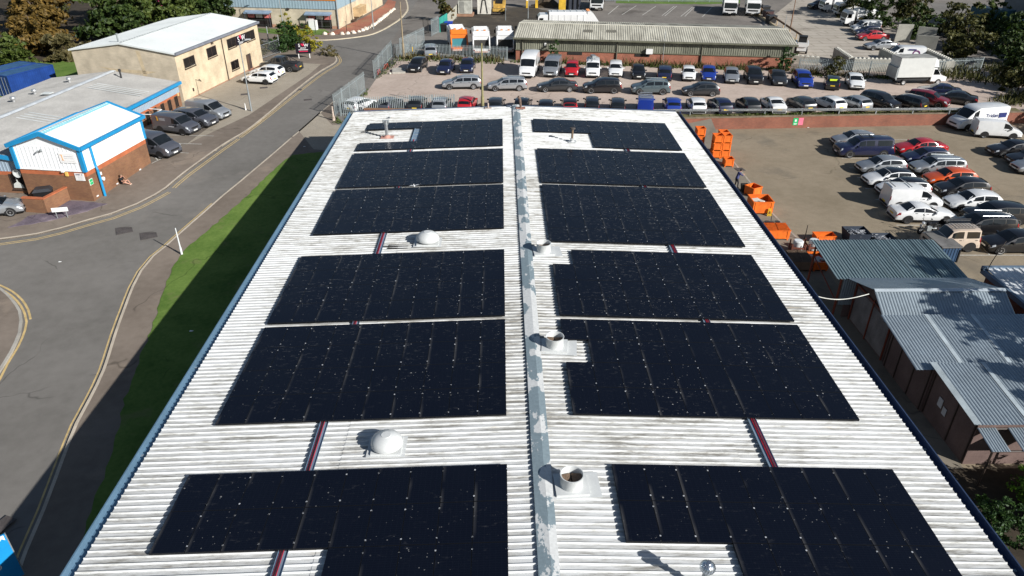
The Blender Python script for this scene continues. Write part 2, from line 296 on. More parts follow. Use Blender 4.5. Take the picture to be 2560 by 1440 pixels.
D={"kerb_east":[[-19.15,19.17],[-19.46,20.29],[-19.95,22.56],[-20.73,25.57],[-21.37,28.18],[-21.66,30.11],[-22.14,32.67],[-23.17,36.34],[-23.84,39.05],[-24.48,41.74],[-24.83,43.88],[-24.82,45.93],[-24.52,47.34],[-24.27,49.07],[-23.96,51.04],[-23.58,53.34],[-23.15,56.13],[-22.59,58.98],[-22.08,62.04],[-21.47,65.83],[-20.58,71.92],[-19.84,78.52],[-19.28,82.97]],"verge_edge":[[-17.01,18.06],[-17.11,19.14],[-17.13,19.96],[-17.5,21.33],[-18.16,24.35],[-18.87,27.23],[-19.72,30.09],[-20.2,32.21],[-20.95,35.95],[-21.62,39.03],[-22.37,42.35],[-22.78,44.68],[-22.87,46.27],[-22.69,47.51],[-22.31,49.44],[-21.9,51.02],[-21.38,54.13],[-20.8,57.56],[-20.52,60.27],[-19.99,63.29],[-19.59,65.09],[-16.65,65.91]],"kerb_west":[[-38.49,47.92],[-37.07,48.47],[-34.8,49.27],[-33.42,50.23],[-31.97,51.63],[-30.74,52.67],[-29.46,54.48],[-28.72,56.24],[-28.35,57.68],[-28.03,60.86],[-26.94,67.56],[-25.86,72.33],[-25.26,79.14],[-24.94,84.84],[-24.17,93.92],[-23.58,98.44],[-22.82,102.15],[-23.06,104.85],[-24.24,107.94],[-26.02,110.08],[-27.2,110.63],[-30.41,111.17],[-33.52,111.72]],"yellow_west_a":[[-38.23,47.5],[-36.78,47.97],[-34.53,48.76],[-33.15,49.71],[-31.71,51.09],[-30.49,52.11],[-29.12,54.03],[-28.43,55.69],[-27.96,56.95]],"yellow_west_b":[[-27.94,57.76],[-27.69,60.31],[-26.6,67.12],[-26.18,69.45],[-25.44,75.89],[-24.67,84.33],[-23.77,93.3],[-23.24,97.33],[-22.46,101.44],[-22.63,104.35],[-24.06,108.2],[-26.08,110.36]],"island":[[-35.71,43.36],[-32.95,41.4],[-31.53,40.15],[-30.26,38.78],[-29.58,37.73],[-28.92,36.4],[-28.26,34.37],[-27.92,32.87],[-27.35,29.84]],"yellow_isle_a":[[-34.57,42.79],[-33.38,42.13],[-32.12,41.34],[-30.88,40.27],[-29.84,39.1],[-29.07,37.98]],"yellow_isle_b":[[-34.28,42.3],[-33.1,41.66],[-31.77,40.73],[-30.54,39.54],[-29.72,38.54],[-29.16,37.71],[-28.74,36.78],[-28.19,35.12],[-27.77,33.31],[-27.37,31.95],[-27.12,30.88]],"kerb_north":[[-35.34,118.52],[-29.86,117.93],[-26.17,118.26],[-21.52,121.47],[-19.69,125.87],[-18.48,132.08],[-17.85,136.8],[-17.55,143.14],[-17.72,148.15],[-18.88,156.54],[-20.6,165.83]],"apron":[[-28.42,122.26],[-26.89,127.41],[-24.65,137.97],[-22.89,151.45],[-23.13,159.12],[-21.16,156.51],[-20.33,146.73],[-21.04,138.0],[-21.87,129.25],[-23.27,124.39],[-25.67,122.27]],"gravel_bed":[[-37.49,50.37],[-36.99,51.37],[-36.97,52.32],[-35.83,52.66],[-35.3,55.04],[-33.05,54.74],[-31.83,54.36],[-32.87,53.18],[-33.85,52.3],[-35.55,51.11]],"van_bays":[[-31.76,62.9],[-33.13,65.79],[-35.87,71.96],[-34.44,76.41],[-32.79,80.55],[-29.69,79.57],[-29.92,75.33],[-30.48,67.79]],"bay_left_0":[[-33.34,70.67],[-28.64,70.35]],"bay_left_1":[[-31.31,68.2],[-29.01,68.0]],"bay_left_2":[[-30.68,65.78],[-29.39,65.6]],"bay_left_3":[[-32.58,65.14],[-31.61,63.88]],"bay_left_4":[[-31.81,63.02],[-31.24,64.58]],"bay_left_5":[[-31.84,74.22],[-30.55,74.12]],"bay_left_6":[[-30.44,75.93],[-29.55,75.79]],"bay_right_0":[[33.29,66.7],[36.09,66.69]],"bay_right_1":[[32.92,64.07],[34.7,64.01]],"bay_right_2":[[32.62,61.53],[34.47,61.45]],"bay_right_3":[[32.22,58.97],[34.2,58.91]],"bay_right_4":[[31.96,56.44],[33.86,56.36]],"bay_right_5":[[31.62,53.88],[33.45,53.81]],"bay_right_6":[[31.27,51.33],[33.41,51.31]],"bay_right_7":[[31.0,48.77],[33.22,48.71]],"bay_right_8":[[41.02,72.28],[42.81,72.27]],"bay_right_9":[[33.13,46.17],[39.22,46.12]],"bay_right_10":[[35.9,47.89],[35.69,46.15]],"bay_right_11":[[38.13,58.93],[38.82,58.88]],"bay_right_12":[[37.37,53.84],[38.42,53.8]],"channel":[[22.64,75.87],[22.49,67.61],[22.42,64.07],[22.42,59.86],[22.19,54.75],[22.4,51.02],[22.69,47.94],[22.88,44.59]],"concrete_yard":[[45.13,130.36],[52.73,143.59],[62.67,161.73],[72.1,161.85],[70.77,143.76],[68.96,127.57],[59.84,100.99],[53.45,98.18],[45.39,99.78],[40.58,100.95],[44.4,114.29]],"back_lane":[[87.52,154.52],[98.91,153.63],[93.96,143.98],[87.29,140.39],[81.15,139.47]],"bay_yard_0":[[20.04,140.64],[23.43,150.8]],"bay_yard_1":[[22.58,140.23],[27.0,150.84]],"bay_yard_2":[[26.29,139.84],[30.81,150.39]],"bay_yard_3":[[29.85,139.44],[34.46,150.43]],"bay_yard_4":[[30.28,139.02],[34.93,150.43]],"bay_yard_5":[[33.14,138.63],[37.89,149.49]],"bay_yard_6":[[33.88,138.63],[38.28,149.5]],"bay_yard_7":[[37.02,138.24],[41.56,149.05]],"yard_grass":[[23.37,153.79],[40.83,152.48],[48.54,154.08],[50.39,160.46],[24.27,160.14]],"depot_dirt":[[-8.97,130.72],[-5.41,148.55],[6.26,148.68],[12.47,138.87],[4.01,125.36],[2.39,111.21],[-3.32,125.31]],"field_left":[[-56.92,83.84],[-71.09,112.13],[-70.51,131.69],[-64.16,148.61],[-57.61,161.41],[-80.28,163.9],[-121.67,163.36],[-66.98,83.85]],"shop_verge":[[-40.71,127.32],[-29.31,126.51],[-27.95,123.93],[-28.49,121.84],[-35.68,122.21],[-39.54,123.86]]}
# ---------------------------------------------------------------- common materials
black=M('black_plastic',(.012,.012,.013),.5); white=M('white_paint',(.74,.74,.72),.5,v=.04); grey=M('galvanised_steel',(.36,.39,.40),.5,.6,v=.1)
conc=M('concrete',(.36,.34,.30),.9,v=.12,world=True,bump=.2); kerbm=M('kerb_stone',(.46,.40,.32),.9,v=.12,world=True,sc=.8)
redbrick=brick('red_brick',(.265,.092,.054),(.205,.072,.046),(.23,.15,.11)); brownbrick=brick('brown_brick',(.24,.115,.055),(.19,.085,.045),(.20,.14,.09)); yellowbrick=brick('cream_brick',(.60,.485,.335),(.53,.43,.29),(.53,.45,.33)); palebrick=brick('pale_block',(.54,.46,.345),(.49,.42,.315),(.47,.41,.32),.6)
asphalt=ground_mat('asphalt',(.135,.127,.115),(.205,.192,.176),.5,.12,.15,(.235,.21,.185)); pave=ground_mat('pavement_asphalt',(.145,.118,.095),(.235,.195,.16),.6,.2,.15,(.28,.225,.175)); paver=ground_mat('block_paving',(.30,.26,.205),(.42,.37,.30),.5,.16,.2,(.30,.275,.235),4.5)
lotpave=ground_mat('car_park_paving',(.22,.18,.125),(.325,.268,.195),.5,.1,.2,(.165,.145,.115),4.5); gravel=ground_mat('pinkish_gravel',(.36,.285,.235),(.54,.445,.38),.8,.12,.3,(.29,.235,.185)); yardm=ground_mat('yard_asphalt',(.13,.118,.105),(.235,.212,.188),.6,.1,.2,(.08,.07,.06))
concyard=ground_mat('concrete_slab',(.34,.30,.25),(.47,.425,.365),.4,.1,.1,(.22,.19,.16),.12); redpave=ground_mat('red_block_paving',(.30,.115,.075),(.42,.18,.12),.8,.3,.2,(.30,.22,.12),3.)
grassm=ground_mat('grass',(.055,.115,.016),(.15,.225,.05),1.4,.5,.5,(.15,.17,.06)); purple=ground_mat('slate_chippings',(.085,.068,.085),(.19,.155,.185),3,.9,.8,(.25,.2,.22)); soil=ground_mat('soil',(.03,.024,.018),(.075,.058,.04),1.,.3,.6,(.09,.07,.045))
ypaint=M('yellow_line',(.52,.38,.17),.8,v=.14,world=True,sc=3); wline=M('white_line',(.5,.49,.45),.8,v=.2,world=True,sc=4)
cream=M('cream_kerb',(.52,.45,.33),.9,v=.1,world=True)
# ---------------------------------------------------------------- ground
m=MB()
for n,p in D.items(): D[n]=[tuple(x) for x in p]
sheet('road',[(-500,-80),(-17,-80),(-17,700),(-500,700)],0,asphalt)
sheet('road',[(-17,-80),(-12.9,-80),(-12.9,yw(-12.9)),(-17,yw(-17))],0,asphalt)
sheet('car_park',[(-12.9,-80),(500,-80),(500,yw(500)-.1),(-12.9,yw(-12.9)-.1)],0,lotpave,left=False)
o=sheet('yard',[(-17,yw(-17)),(500,yw(500)),(500,700),(-17,700)],0,yardm,left=False)
sheet('car_park',[(-16.4,yw(-16.4)+.1),(66,yw(66)+.1),(66,97),(36,97.3),(2,102.6),(-14.6,105.4),(-15.9,93)],.004,gravel,left=False)
sheet('concrete_yard',D['concrete_yard'],.004,concyard,left=False); sheet('back_lane',D['back_lane'],.012,asphalt,left=False)
sheet('dirt',D['depot_dirt'],.004,ground_mat('oily_dirt',(.035,.03,.025),(.10,.085,.065),1.,.3,.4,(.14,.11,.075)),left=False,jag=.25)
sheet('grass_strip',D['yard_grass'],.02,grassm,left=False)
sheet('grass_field',[(-200,60),(-54,60),(-52,86),(-49.5,97),(-46,106),(-43,118),(-45,135),(-50,150),(-70,175),(-200,175)],.115,grassm); sheet('soil_strip',[(-200,104),(-58,103),(-50,112),(-44,122),(-44,140),(-52,152),(-200,170)],.13,soil,jag=.4)
sheet('soil_strip',[(17.2,6),(33,6),(33,24.6),(17.2,24.6)],.006,soil,left=False)
sheet('yard_apron',[(16.4,24.6),(21.6,24.6)]+[D['channel'][7],D['channel'][6],D['channel'][5],D['channel'][4],D['channel'][3],D['channel'][2],D['channel'][1],D['channel'][0]]+[(16.4,75.3)],.004,ground_mat('concrete_apron',(.165,.145,.115),(.265,.232,.185),.7,.15,.2,(.12,.105,.085)),left=False)
strip('drain_channel',resample(D['channel']),.16,.012,M('channel_concrete',(.33,.29,.24),.9,v=.2,world=True),left=False)
kE=resample(D['kerb_east']); kE=[(kE[0][0],-10)]+kE
sheet('pavement',kE+[(-17,yw(-17)),(-12.95,yw(-12.95)),(-12.95,-10)],.1,pave,.2)
strip('kerb',kE,.16,.106,kerbm,-.08,thick=.2); strip('yellow_line',[p for p in kE if p[1]<55],.09,.004,ypaint,.22)
sheet('verge',D['verge_edge']+[(-13.0,D['verge_edge'][-1][1]),(-13.0,12)],.125,grassm,.05,jag=.09)
sheet('forecourt',[(-12.96,66.2),(-15.8,66.1),(-17.9,66.6),D['kerb_east'][-3],D['kerb_east'][-2],(-17.6,74),(-12.96,73.5)],.106,paver)
kW=resample(D['kerb_west']); 
sheet('pavement',kW+[(-90,124),(-90,40)],.1,pave,.2)
strip('kerb',kW,.18,.106,kerbm,.09,thick=.2)
sheet('forecourt',[(-31.6,66.5),D['van_bays'][0],D['van_bays'][7],(-27.3,77.5),(-26.2,86),(-24.9,95.5),(-24.6,101.3),(-29,102.5),(-34,101.5),(-37.2,82),(-36.6,75),(-38,66)],.104,paver)
sheet('car_park',D['van_bays'],.108,ground_mat('worn_tarmac',(.12,.10,.082),(.20,.172,.142),.7,.2,.2,(.22,.185,.14)))
sheet('gravel_bed',D['gravel_bed'],.135,purple,.1,jag=.1)
ki=resample(D['island'],.8); sheet('pavement',ki+[(-60,ki[-1][1])],.1,pave,.2); strip('kerb',ki,.16,.106,conc,.08,thick=.2)
for n in ('yellow_west_a','yellow_west_b'):
    l=resample(D[n]); strip('yellow_line',l,.09,.004,ypaint); strip('yellow_line',l,.09,.004,ypaint,-.24)
for n in ('yellow_isle_a','yellow_isle_b'): strip('yellow_line',resample(D[n],.6),.13,.004,ypaint)
kn=resample(D['kerb_north'])
sheet('pavement',kn+[(-12,200),(-90,200),(-90,kn[0][1])],.09,pave,.2); strip('kerb',kn,.28,.096,cream,.12,thick=.2)
sheet('apron',D['apron'],.10,redpave); sheet('shop_verge',D['shop_verge'],.104,grassm,jag=.1)
for n in sorted(D):
    if n.startswith('bay_left'): strip('bay_line',D[n],.09,.114,wline)
    if n.startswith('bay_right'): strip('bay_line',D[n],.09,.006,wline,left=False)
    if n.startswith('bay_yard'): strip('bay_line',D[n],.12,.006,wline,left=False)
iron=M('cast_iron',(.075,.065,.062),.7,v=.2)
def cover(x,y,sx,sy,rz,dz,label,left=True):
    z=(zl(y) if left else gz(x,y))+dz; mb=MB(); mb.box((0,0,0),(sx,sy,.02),m=0)
    for i in range(5): mb.box((0,-sy*.4+i*sy*.2,.012),(sx*.86,sy*.05,.01),m=0)
    o=mb.build('manhole_cover',iron,None,(x,y,z),rz); tag(o,label,'manhole cover','iron covers set in the ground')
cover(-28.66,50.07,1.15,1.3,.5,.008,'iron cover in the road nearest the slate bed, left of a similar cover'); cover(-26.47,49.22,1.15,1.3,.5,.008,'iron cover in the road nearest the leaning white post')
cover(22.44,63.65,.8,.8,.2,.018,'square drain cover on the pale channel below the single orange bin',False)
for x,y,lb in ((-24.6,88.3,'small iron cover in the street by the olive forecourt edge'),(-22.4,83.9,'iron cover in the street level with the palisade gate shadow'),(-30.3,85.9,'rusty cover in the paved forecourt in front of the cream building'),(-28.9,88.9,'rusty cover in the paved forecourt nearest the street')):
    cover(x,y,.9,.7,.3,.112 if x<-27 else .008,lb)
cover(-21.15,21.6,.6,1.0,-.35,.112,'yellowish hatch cover in the footway under the roof shadow')
# ---------------------------------------------------------------- the big warehouse
RX=1.504; SL=.0355; ZR=6.09
def zp(x): return ZR-SL*abs(x-RX)          # plane of the module faces
def zr(x): return zp(x)-.17                # troughs of the roof sheet
XL,XR,Y0,Y1=-13.4,16.15,4.,65.4
wh=thing('warehouse','long warehouse with white corrugated roof carrying twelve black solar arrays','warehouse',(RX,Y0,0))
rs=roof_sheet_mat(); rs2=roof_sheet_mat('grimy_fibre_cement',.9,.045); prof=[(0,0),(.03,.5),(.06,.9),(.10,1.),(.15,1.),(.19,.9),(.22,.5),(.25,0)]
mb=MB()
for sgn,xe in ((-1,XL),(1,XR)):
    O=Vector((0 if sgn<0 else xe-RX,0,zr(RX) if sgn<0 else zr(xe))); 
    # ripples run down the slope, pitch .268 along y
    V=Vector((xe-RX,0,zr(xe)-zr(RX))) if sgn<0 else Vector((RX-xe,0,zr(RX)-zr(xe)))
    n=round((Y1-Y0)/.268); p=(Y1-Y0)/n; col=[((i+a)*p,h*.055) for i in range(n) for a,h in prof]+[(Y1-Y0,0)]
    # sheets lap part-way down each slope: upper course sits 12 mm proud
    segs=((0,.5,.0),(.495,1,-.014)) if sgn<0 else ((.5,1,.0),(0,.505,-.014))
    for a,b,dz in segs:
        A=O+V*a; B=O+V*b; k=len(col)
        vs=[(A.x,y,A.z+h+dz) for y,h in col]+[(B.x,y,B.z+h+dz) for y,h in col]
        fs=[(i,k+i,k+i+1,i+1) for i in range(k-1)]
        for i,q in enumerate(fs): mb.f.append(tuple(z+len(mb.v) for z in q)); mb.m.append(1 if i%8==7 else 0)
        mb.v+=vs
mb.build('roof',[rs,rs2],wh,smooth=50)
mb=MB(); rm=ridge_mat()
n=24; step=(Y1-Y0)/n
for i in range(n):
    a,b=i*step,(i+1)*step+.06; dz=.004*(i%2)
    for x0,x1,z0,z1 in ((-.40,0,.085,.135),(0,.26,.135,.095)):
        mb.poly([(x0+.02*(i%3-1)*.3,a,zr(RX)+z0+dz),(x1,a,zr(RX)+z1+dz),(x1,b,zr(RX)+z1+dz),(x0,b,zr(RX)+z0+dz)])
    mb.poly([(-.40,a,zr(RX)+.085+dz),(-.40,b,zr(RX)+.085+dz),(-.41,b,zr(RX)+.055),(-.41,a,zr(RX)+.055)])
mb.build('ridge_cap',rm,wh)
gut=M('lit_gutter_steel',(.12,.21,.30),.45,.3,v=.1,world=True,sc=.6); gutr=M('shaded_gutter_steel',(.035,.055,.11),.4,.2,v=.12,world=True,sc=.6); navyfas=M('navy_edge',(.10,.13,.19),.4,.2)  # same gutter in two tones: left as lit, right darkened for inner shade
def gutter(x0,x1,z,mat,name):
    g=MB(); w=.02; s=1 if x1>x0 else -1
    pr=[(x0-s*.02,z-.02),(x0,z-.18),(x1-s*.06,z-.18),(x1,z+.01),(x1+s*.05,z+.01),(x1+s*.05,z-.24),(x0-s*.06,z-.24)]
    L=Y1-Y0; k=len(pr)
    vs=[(x-RX,0,zz) for x,zz in pr]+[(x-RX,L,zz) for x,zz in pr]
    g.add(vs,[(i,i+1,k+i+1,k+i) for i in range(k-1)]); 
    o=g.build(name,mat,wh)
    j=MB()
    for i in range(1,11):
        j=MB(); j.box(((x0+x1)/2-RX,i*L/11,z-.17),(abs(x1-x0)-.1,.10,.012)); j.build('gutter_joint',M('gutter_seal',(.2,.24,.28),.5),o)
gutter(XL+.03,XL-.38,zr(XL)-.01,gut,'gutter'); gutter(XR-.03,XR+.34,zr(XR)-.01,gutr,'gutter')
mb=MB(); cx0,cx1=XL+.25-RX,XR-.25-RX
mb.add([(cx0,0,0),(cx1,0,0),(cx1,Y1-Y0-.15,0),(cx0,Y1-Y0-.15,0),(cx0,0,zr(XL)-.1),(cx1,0,zr(XR)-.1),(cx1,Y1-Y0-.15,zr(XR)-.1),(cx0,Y1-Y0-.15,zr(XL)-.1),(0,0,zr(RX)-.06),(0,Y1-Y0-.15,zr(RX)-.06)],
  [(0,1,5,8,4),(3,7,9,6,2),(0,4,7,3),(1,2,6,5),(0,3,2,1)])
mb.build('walls',M('dark_cladding',(.09,.10,.12),.6),wh)
mb=MB(); # verge trim on the far gable, closing under the sheets
for a,b in ((XL,RX),(RX,XR)):
    for (x0,x1,dz0,dz1,yy) in ((a,b,.02,-.22,Y1-Y0+.01),):
        mb.add([(x0-RX,yy,zr(x0)+dz0+.05),(x1-RX,yy,zr(x1)+dz0+.05),(x1-RX,yy,zr(x1)+dz1),(x0-RX,yy,zr(x0)+dz1),(x0-RX,yy+.05,zr(x0)+dz0+.05),(x1-RX,yy+.05,zr(x1)+dz0+.05),(x1-RX,yy+.05,zr(x1)+dz1),(x0-RX,yy+.05,zr(x0)+dz1)],[(0,1,2,3)[::-1],(4,5,6,7),(0,4,5,1)[::-1]])
mb.build('verge_trim',navyfas,wh)
mb=MB(); mb.box((-5.95-RX,37.4-Y0,zr(-6)+.012),(1.15,.55,.02)); mb.box((-6.6-RX,37.45-Y0,zr(-6.6)+.010),(.5,.2,.02)); mb.build('bitumen_patch',M('bitumen',(.03,.028,.026),.9),wh)
# ---- solar arrays
pm=panel_mat(); fm=M('black_anodised',(.010,.011,.014),.35,.3,v=.1); cm=M('clamp_metal',(.45,.47,.5),.45,.0,v=.05)
PW,PL_,PT_,PX,PY=1.134,1.722,.035,1.147,1.742
g=MB(); bw=.011; x,y=PW/2,PL_/2
g.poly([(-x+bw,-y+bw,PT_),(x-bw,-y+bw,PT_),(x-bw,y-bw,PT_),(-x+bw,y-bw,PT_)],0)
o_=[(-x,-y),(x,-y),(x,y),(-x,y)]; i_=[(-x+bw,-y+bw),(x-bw,-y+bw),(x-bw,y-bw),(-x+bw,y-bw)]
for k in range(4):
    a,b=o_[k],o_[(k+1)%4]; c,d=i_[(k+1)%4],i_[k]; g.poly([(*a,PT_+.001),(*b,PT_+.001),(*c,PT_+.001),(*d,PT_+.001)],1); g.poly([(*a,-.05),(*b,-.05),(*b,PT_+.001),(*a,PT_+.001)],1)
for yy in (-.36,.36):
    for k in (-1,1): g.box((x+.0065,yy*PL_,PT_+.004),(.05,.05,.012),m=2)
    g.box((-.0,yy*PL_,-.045),(PW+.01,.04,.04),m=1)
panel0=g.build('solar_panel',[pm,fm,cm]); pmesh=panel0.data; bpy.data.objects.remove(panel0)
YA=[61.11,53.45,46.09,36.29,28.97,19.27]; XPL,XPR=.194,2.8135
ROWS={('L',3):4,('R',3):5}
def keep(sd,k,c,r):
    if sd=='L':
        if k==1: return not (r in (1,2) and c>=6)
        if k==6: return r<2 or c<5
    else:
        if k==1: return not (r>=2 and c<4)
        if k==4: return not (r==0 and c==0)
        if k==5: return not (r==1 and c==0)
        if k==6: return c>=1 if r<2 else c>=4
    return True
AL={('L',1):'farthest solar array left of the ridge, cut out around the silver flue',('L',2):'second solar array from the far end, left of the ridge, heavily speckled by birds',('L',3):'solar array left of the ridge just behind the smaller white roof dome',('L',4):'solar array left of the ridge just in front of the far white dome',('L',5):'solar array left of the ridge just behind the near white dome',('L',6):'nearest solar array left of the ridge with a stepped lower left corner',
('R',1):'farthest solar array right of the ridge, stepped around the brown flue',('R',2):'solar array right of the ridge just in front of the brown flue',('R',3):'five-row solar array right of the ridge behind the farthest round vent',('R',4):'solar array right of the ridge missing its far left panel',('R',5):'solar array right of the ridge with one panel left out beside the middle vent',('R',6):'nearest solar array right of the ridge with a stepped lower left corner'}
tilt={'L':-math.atan(SL),'R':math.atan(SL)}
for sd in 'LR':
    for k in range(1,7):
        rows=ROWS.get((sd,k),4)
        if k==6: rows=3
        x0=(XPL if sd=='L' else XPR); root=thing('solar_array',AL[(sd,k)],'solar array',(x0,YA[k-1],zp(x0)),0,'solar arrays on the warehouse roof')
        for r in range(rows):
            for c in range(10):
                if not keep(sd,k,c,r): continue
                xx=(-(c+.5) if sd=='L' else c+.5)*PX; p=bpy.data.objects.new('solar_panel',pmesh); C.objects.link(p); p.parent=root
                p.location=(xx,-(r+.5)*PY,zp(x0+xx)-zp(x0)-PT_+random.uniform(-.003,.003)); p.rotation_euler=(random.uniform(-.0025,.0025),tilt[sd]*1.+random.uniform(-.002,.002),0)
# ---- cable trays
trm=M('tray_steel',(.30,.40,.50),.4,.5,v=.1,world=True); redc=M('red_cable',(.42,.02,.04),.5,v=.2); blkc=M('dark_cable',(.02,.02,.025),.5)
def tray(pts,w,label,redside):
    t0=thing('cable_tray',label,'cable tray',(pts[0][0],pts[0][1],zr(pts[0][0])+.075),0,'cable trays down the roof slopes')
    b=MB(); cr=MB(); ck=MB()
    for (xa,ya),(xb,yb) in zip(pts,pts[1:]):
        A=Vector((xa-pts[0][0],ya-pts[0][1],zr(xa)-zr(pts[0][0]))); B=Vector((xb-pts[0][0],yb-pts[0][1],zr(xb)-zr(pts[0][0])))
        for x0,x1,z in ((-w/2,w/2,0),):
            b.poly([A+Vector((x0,0,0)),A+Vector((x1,0,0)),B+Vector((x1,0,0)),B+Vector((x0,0,0))])
        for sx in (-w/2,w/2):
            b.poly([A+Vector((sx,0,0)),B+Vector((sx,0,0)),B+Vector((sx,0,.05)),A+Vector((sx,0,.05))]); b.poly([A+Vector((sx,0,.05)),B+Vector((sx,0,.05)),B+Vector((sx+.015,0,.05)),A+Vector((sx+.015,0,.05))])
        for i in range(4):
            xo=redside*w*(.02+.09*i)+random.uniform(-.01,.01); cr.tube(A+Vector((xo,0,.025)),B+Vector((xo+random.uniform(-.02,.02),0,.025)),.013,.013,6)
        for i in range(2):
            xo=redside*w*(.12+.12*i); ck.tube(A+Vector((xo,0,.038)),B+Vector((xo,0,.038)),.009,.009,6)
    b.build('tray',trm,t0); cr.build('red_cables',redc,t0); ck.build('black_cables',blkc,t0)
tray([(-6.97,56.5),(-6.97,40),(-6.97,12.5)],.32,'steel cable tray with red cables left of the ridge',-1)
tray([(9.92,56.5),(9.92,40),(9.92,17)],.32,'steel cable tray with red cables right of the ridge',1)
t0=thing('cable_tray','short bare blue tray beside the notch in the far left array','cable tray',(-6.93,57.8,zr(-6.9)+.08),0,'cable trays down the roof slopes'); b=MB(); b.box((0,0,.0),(.5,4.2,.02)); [b.box((sx*.25,0,.03),(.02,4.2,.07)) for sx in (-1,1)]; b.build('tray',trm,t0); b=MB(); [b.box((0,-1.8+i*.9,.02),(.46,.05,.03)) for i in range(5)]; b.build('rungs',grey,t0)
# ---- roof plant
vw=M('white_grp',(.55,.565,.56),.35,v=.05,coat=.3); rust=M('rust_flashing',(.33,.15,.11),.8,v=.2)
def base_z(x): return zr(x)
def dome(x,y,s,label):
    t0=thing('roof_dome_vent',label,'roof vent',(x,y,base_z(x)),0,'white dome vents on the roof')
    b=MB(); b.slab([(-.62*s,-.55*s),(.62*s,-.55*s),(.62*s,.55*s),(-.62*s,.55*s)],.0,.16*s); b.slab([(-.8*s,-.62*s),(.8*s,-.62*s),(.8*s,.62*s),(-.8*s,.62*s)],.05,.075); b.build('skirt',vw,t0)
    b=MB(); b.tube((0,0,.16*s),(0,0,.34*s),.42*s,.42*s,20); b.build('throat',M('vent_throat',(.3,.3,.3),.6),t0)
    b=MB(); b.lathe([(0.0,.74*s),(.2*s,.735*s),(.21*s,.72*s),(.4*s,.66*s),(.58*s,.53*s),(.64*s,.44*s),(.66*s,.36*s),(.67*s,.28*s),(.62*s,.28*s),(.3*s,.36*s)],32); b.build('dome',vw,t0,smooth=35)
dome(-4.25,37.75,1.0,'white dome vent left of the ridge beside a dark patch'); dome(-4.3,20.5,.9,'nearer white dome vent left of the ridge')
def stack(x,y,label,rz):
    t0=thing('extract_fan_stack',label,'roof vent',(x,y,base_z(x)),rz,'open round vents right of the ridge')
    b=MB(); b.slab([(-.58,-.5),(.58,-.5),(.58,.5),(-.58,.5)],0,.16); b.slab([(-.9,-.58),(1.,-.58),(1.,.62),(-.9,.62)],.045,.07); b.build('base',vw,t0)
    b=MB(); b.lathe([(.40,.14),(.40,.62),(.415,.64),(.385,.64),(.37,.62),(.36,.2)],32); b.build('cowl',vw,t0,smooth=40)
    b=MB(); b.lathe([(.365,.22),(.0,.22)],24); b.build('shaft_floor',M('shaft_black',(.03,.027,.024),.9),t0)  # near-black disc closing the bottom of the shaft
    b=MB(); 
    for sx in (-1,1): b.add([(sx*.02,-.33,.36),(sx*.34,-.1,.52),(sx*.34,.12,.52),(sx*.02,.33,.36)],[(0,1,2,3),(3,2,1,0)])
    b.build('flap',M('rusty_flap',(.24,.17,.12),.7,v=.3),t0)
stack(2.4,36.1,'farthest open round vent right of the ridge',.1); stack(2.4,26.75,'middle open round vent right of the ridge',-.1); stack(2.42,18.25,'nearest open round vent right of the ridge with rusty flap',.06)
t0=thing('flue_pipe','tall silver flue standing in the notch of the far left array','flue',(-9.3,57.5,base_z(-9.3)))
b=MB(); b.tube((0,0,0),(0,0,1.45),.13,.13,14); b.build('pipe',M('aluminium',(.6,.61,.62),.3,.8,v=.06),t0,smooth=40)
b=MB(); b.lathe([(.14,1.12),(.2,1.14),(.2,1.2),(.14,1.22)],14); b.tube((-.22,0,1.38),(.22,0,1.38),.1,.1,10); 
for sx in(-1,1): b.tube((sx*.22,0,1.25),(sx*.22,0,1.5),.05,.05,8)
b.build('cowl',grey,t0,smooth=40)
b=MB(); b.lathe([(.42,.06),(.3,.1),(.14,.24)],14); b.slab([(-.5,-.4),(.55,-.4),(.55,.4),(-.5,.4)],.05,.075); b.build('flashing',M('pink_flashing',(.46,.24,.19),.8,v=.15),t0)
t0=thing('flue_pipe','thin brown flue with flat cap standing right of the ridge','flue',(5.72,55.6,base_z(5.7)))
b=MB(); b.tube((0,0,0),(0,0,1.15),.085,.085,12); b.build('pipe',M('brown_pipe',(.17,.12,.08),.6,v=.2),t0,smooth=40)
b=MB(); b.lathe([(.0,1.22),(.2,1.2),(.24,1.12),(.1,1.1)],14); b.build('cap',M('dark_cap',(.07,.06,.055),.7),t0)
b=MB(); b.slab([(-.3,-.26),(.34,-.26),(.34,.3),(-.3,.3)],.05,.08); b.lathe([(.2,.08),(.12,.16),(.2,.3),(.1,.34)],12); b.build('flashing',vw,t0)
t0=thing('stub_pipe','rusty stub pipe at the far end of the ridge','flue',(1.85,64.3,zr(RX)+.12))
b=MB(); b.tube((0,0,0),(-.1,0,.85),.1,.13,10); b.tube((-.1,0,.85),(-.25,-.1,1.05),.13,.1,10); b.build('pipe',M('rusty_pipe',(.16,.11,.085),.8,v=.3),t0); b=MB(); b.slab([(-.45,-.3),(.4,-.3),(.4,.3),(-.45,.3)],0,.04); b.build('flashing',rust,t0)
t0=thing('stub_pipe','small stub pipe at the far edge left of the ridge','flue',(-1.1,64.9,zr(-1.1))); b=MB(); b.tube((0,0,0),(0,0,.5),.07,.07,8); b.slab([(-.3,-.22),(.3,-.22),(.3,.22),(-.3,.22)],.05,.08); b.build('pipe',M('pale_pipe',(.45,.36,.3),.7),t0)
t0=thing('turbine_vent','silver turbine vent at the bottom edge of the photo','roof vent',(6.05,14.15,base_z(6)))
b=MB(); b.tube((0,0,0),(0,0,.9),.11,.11,12); b.build('pipe',grey,t0)
b=MB()
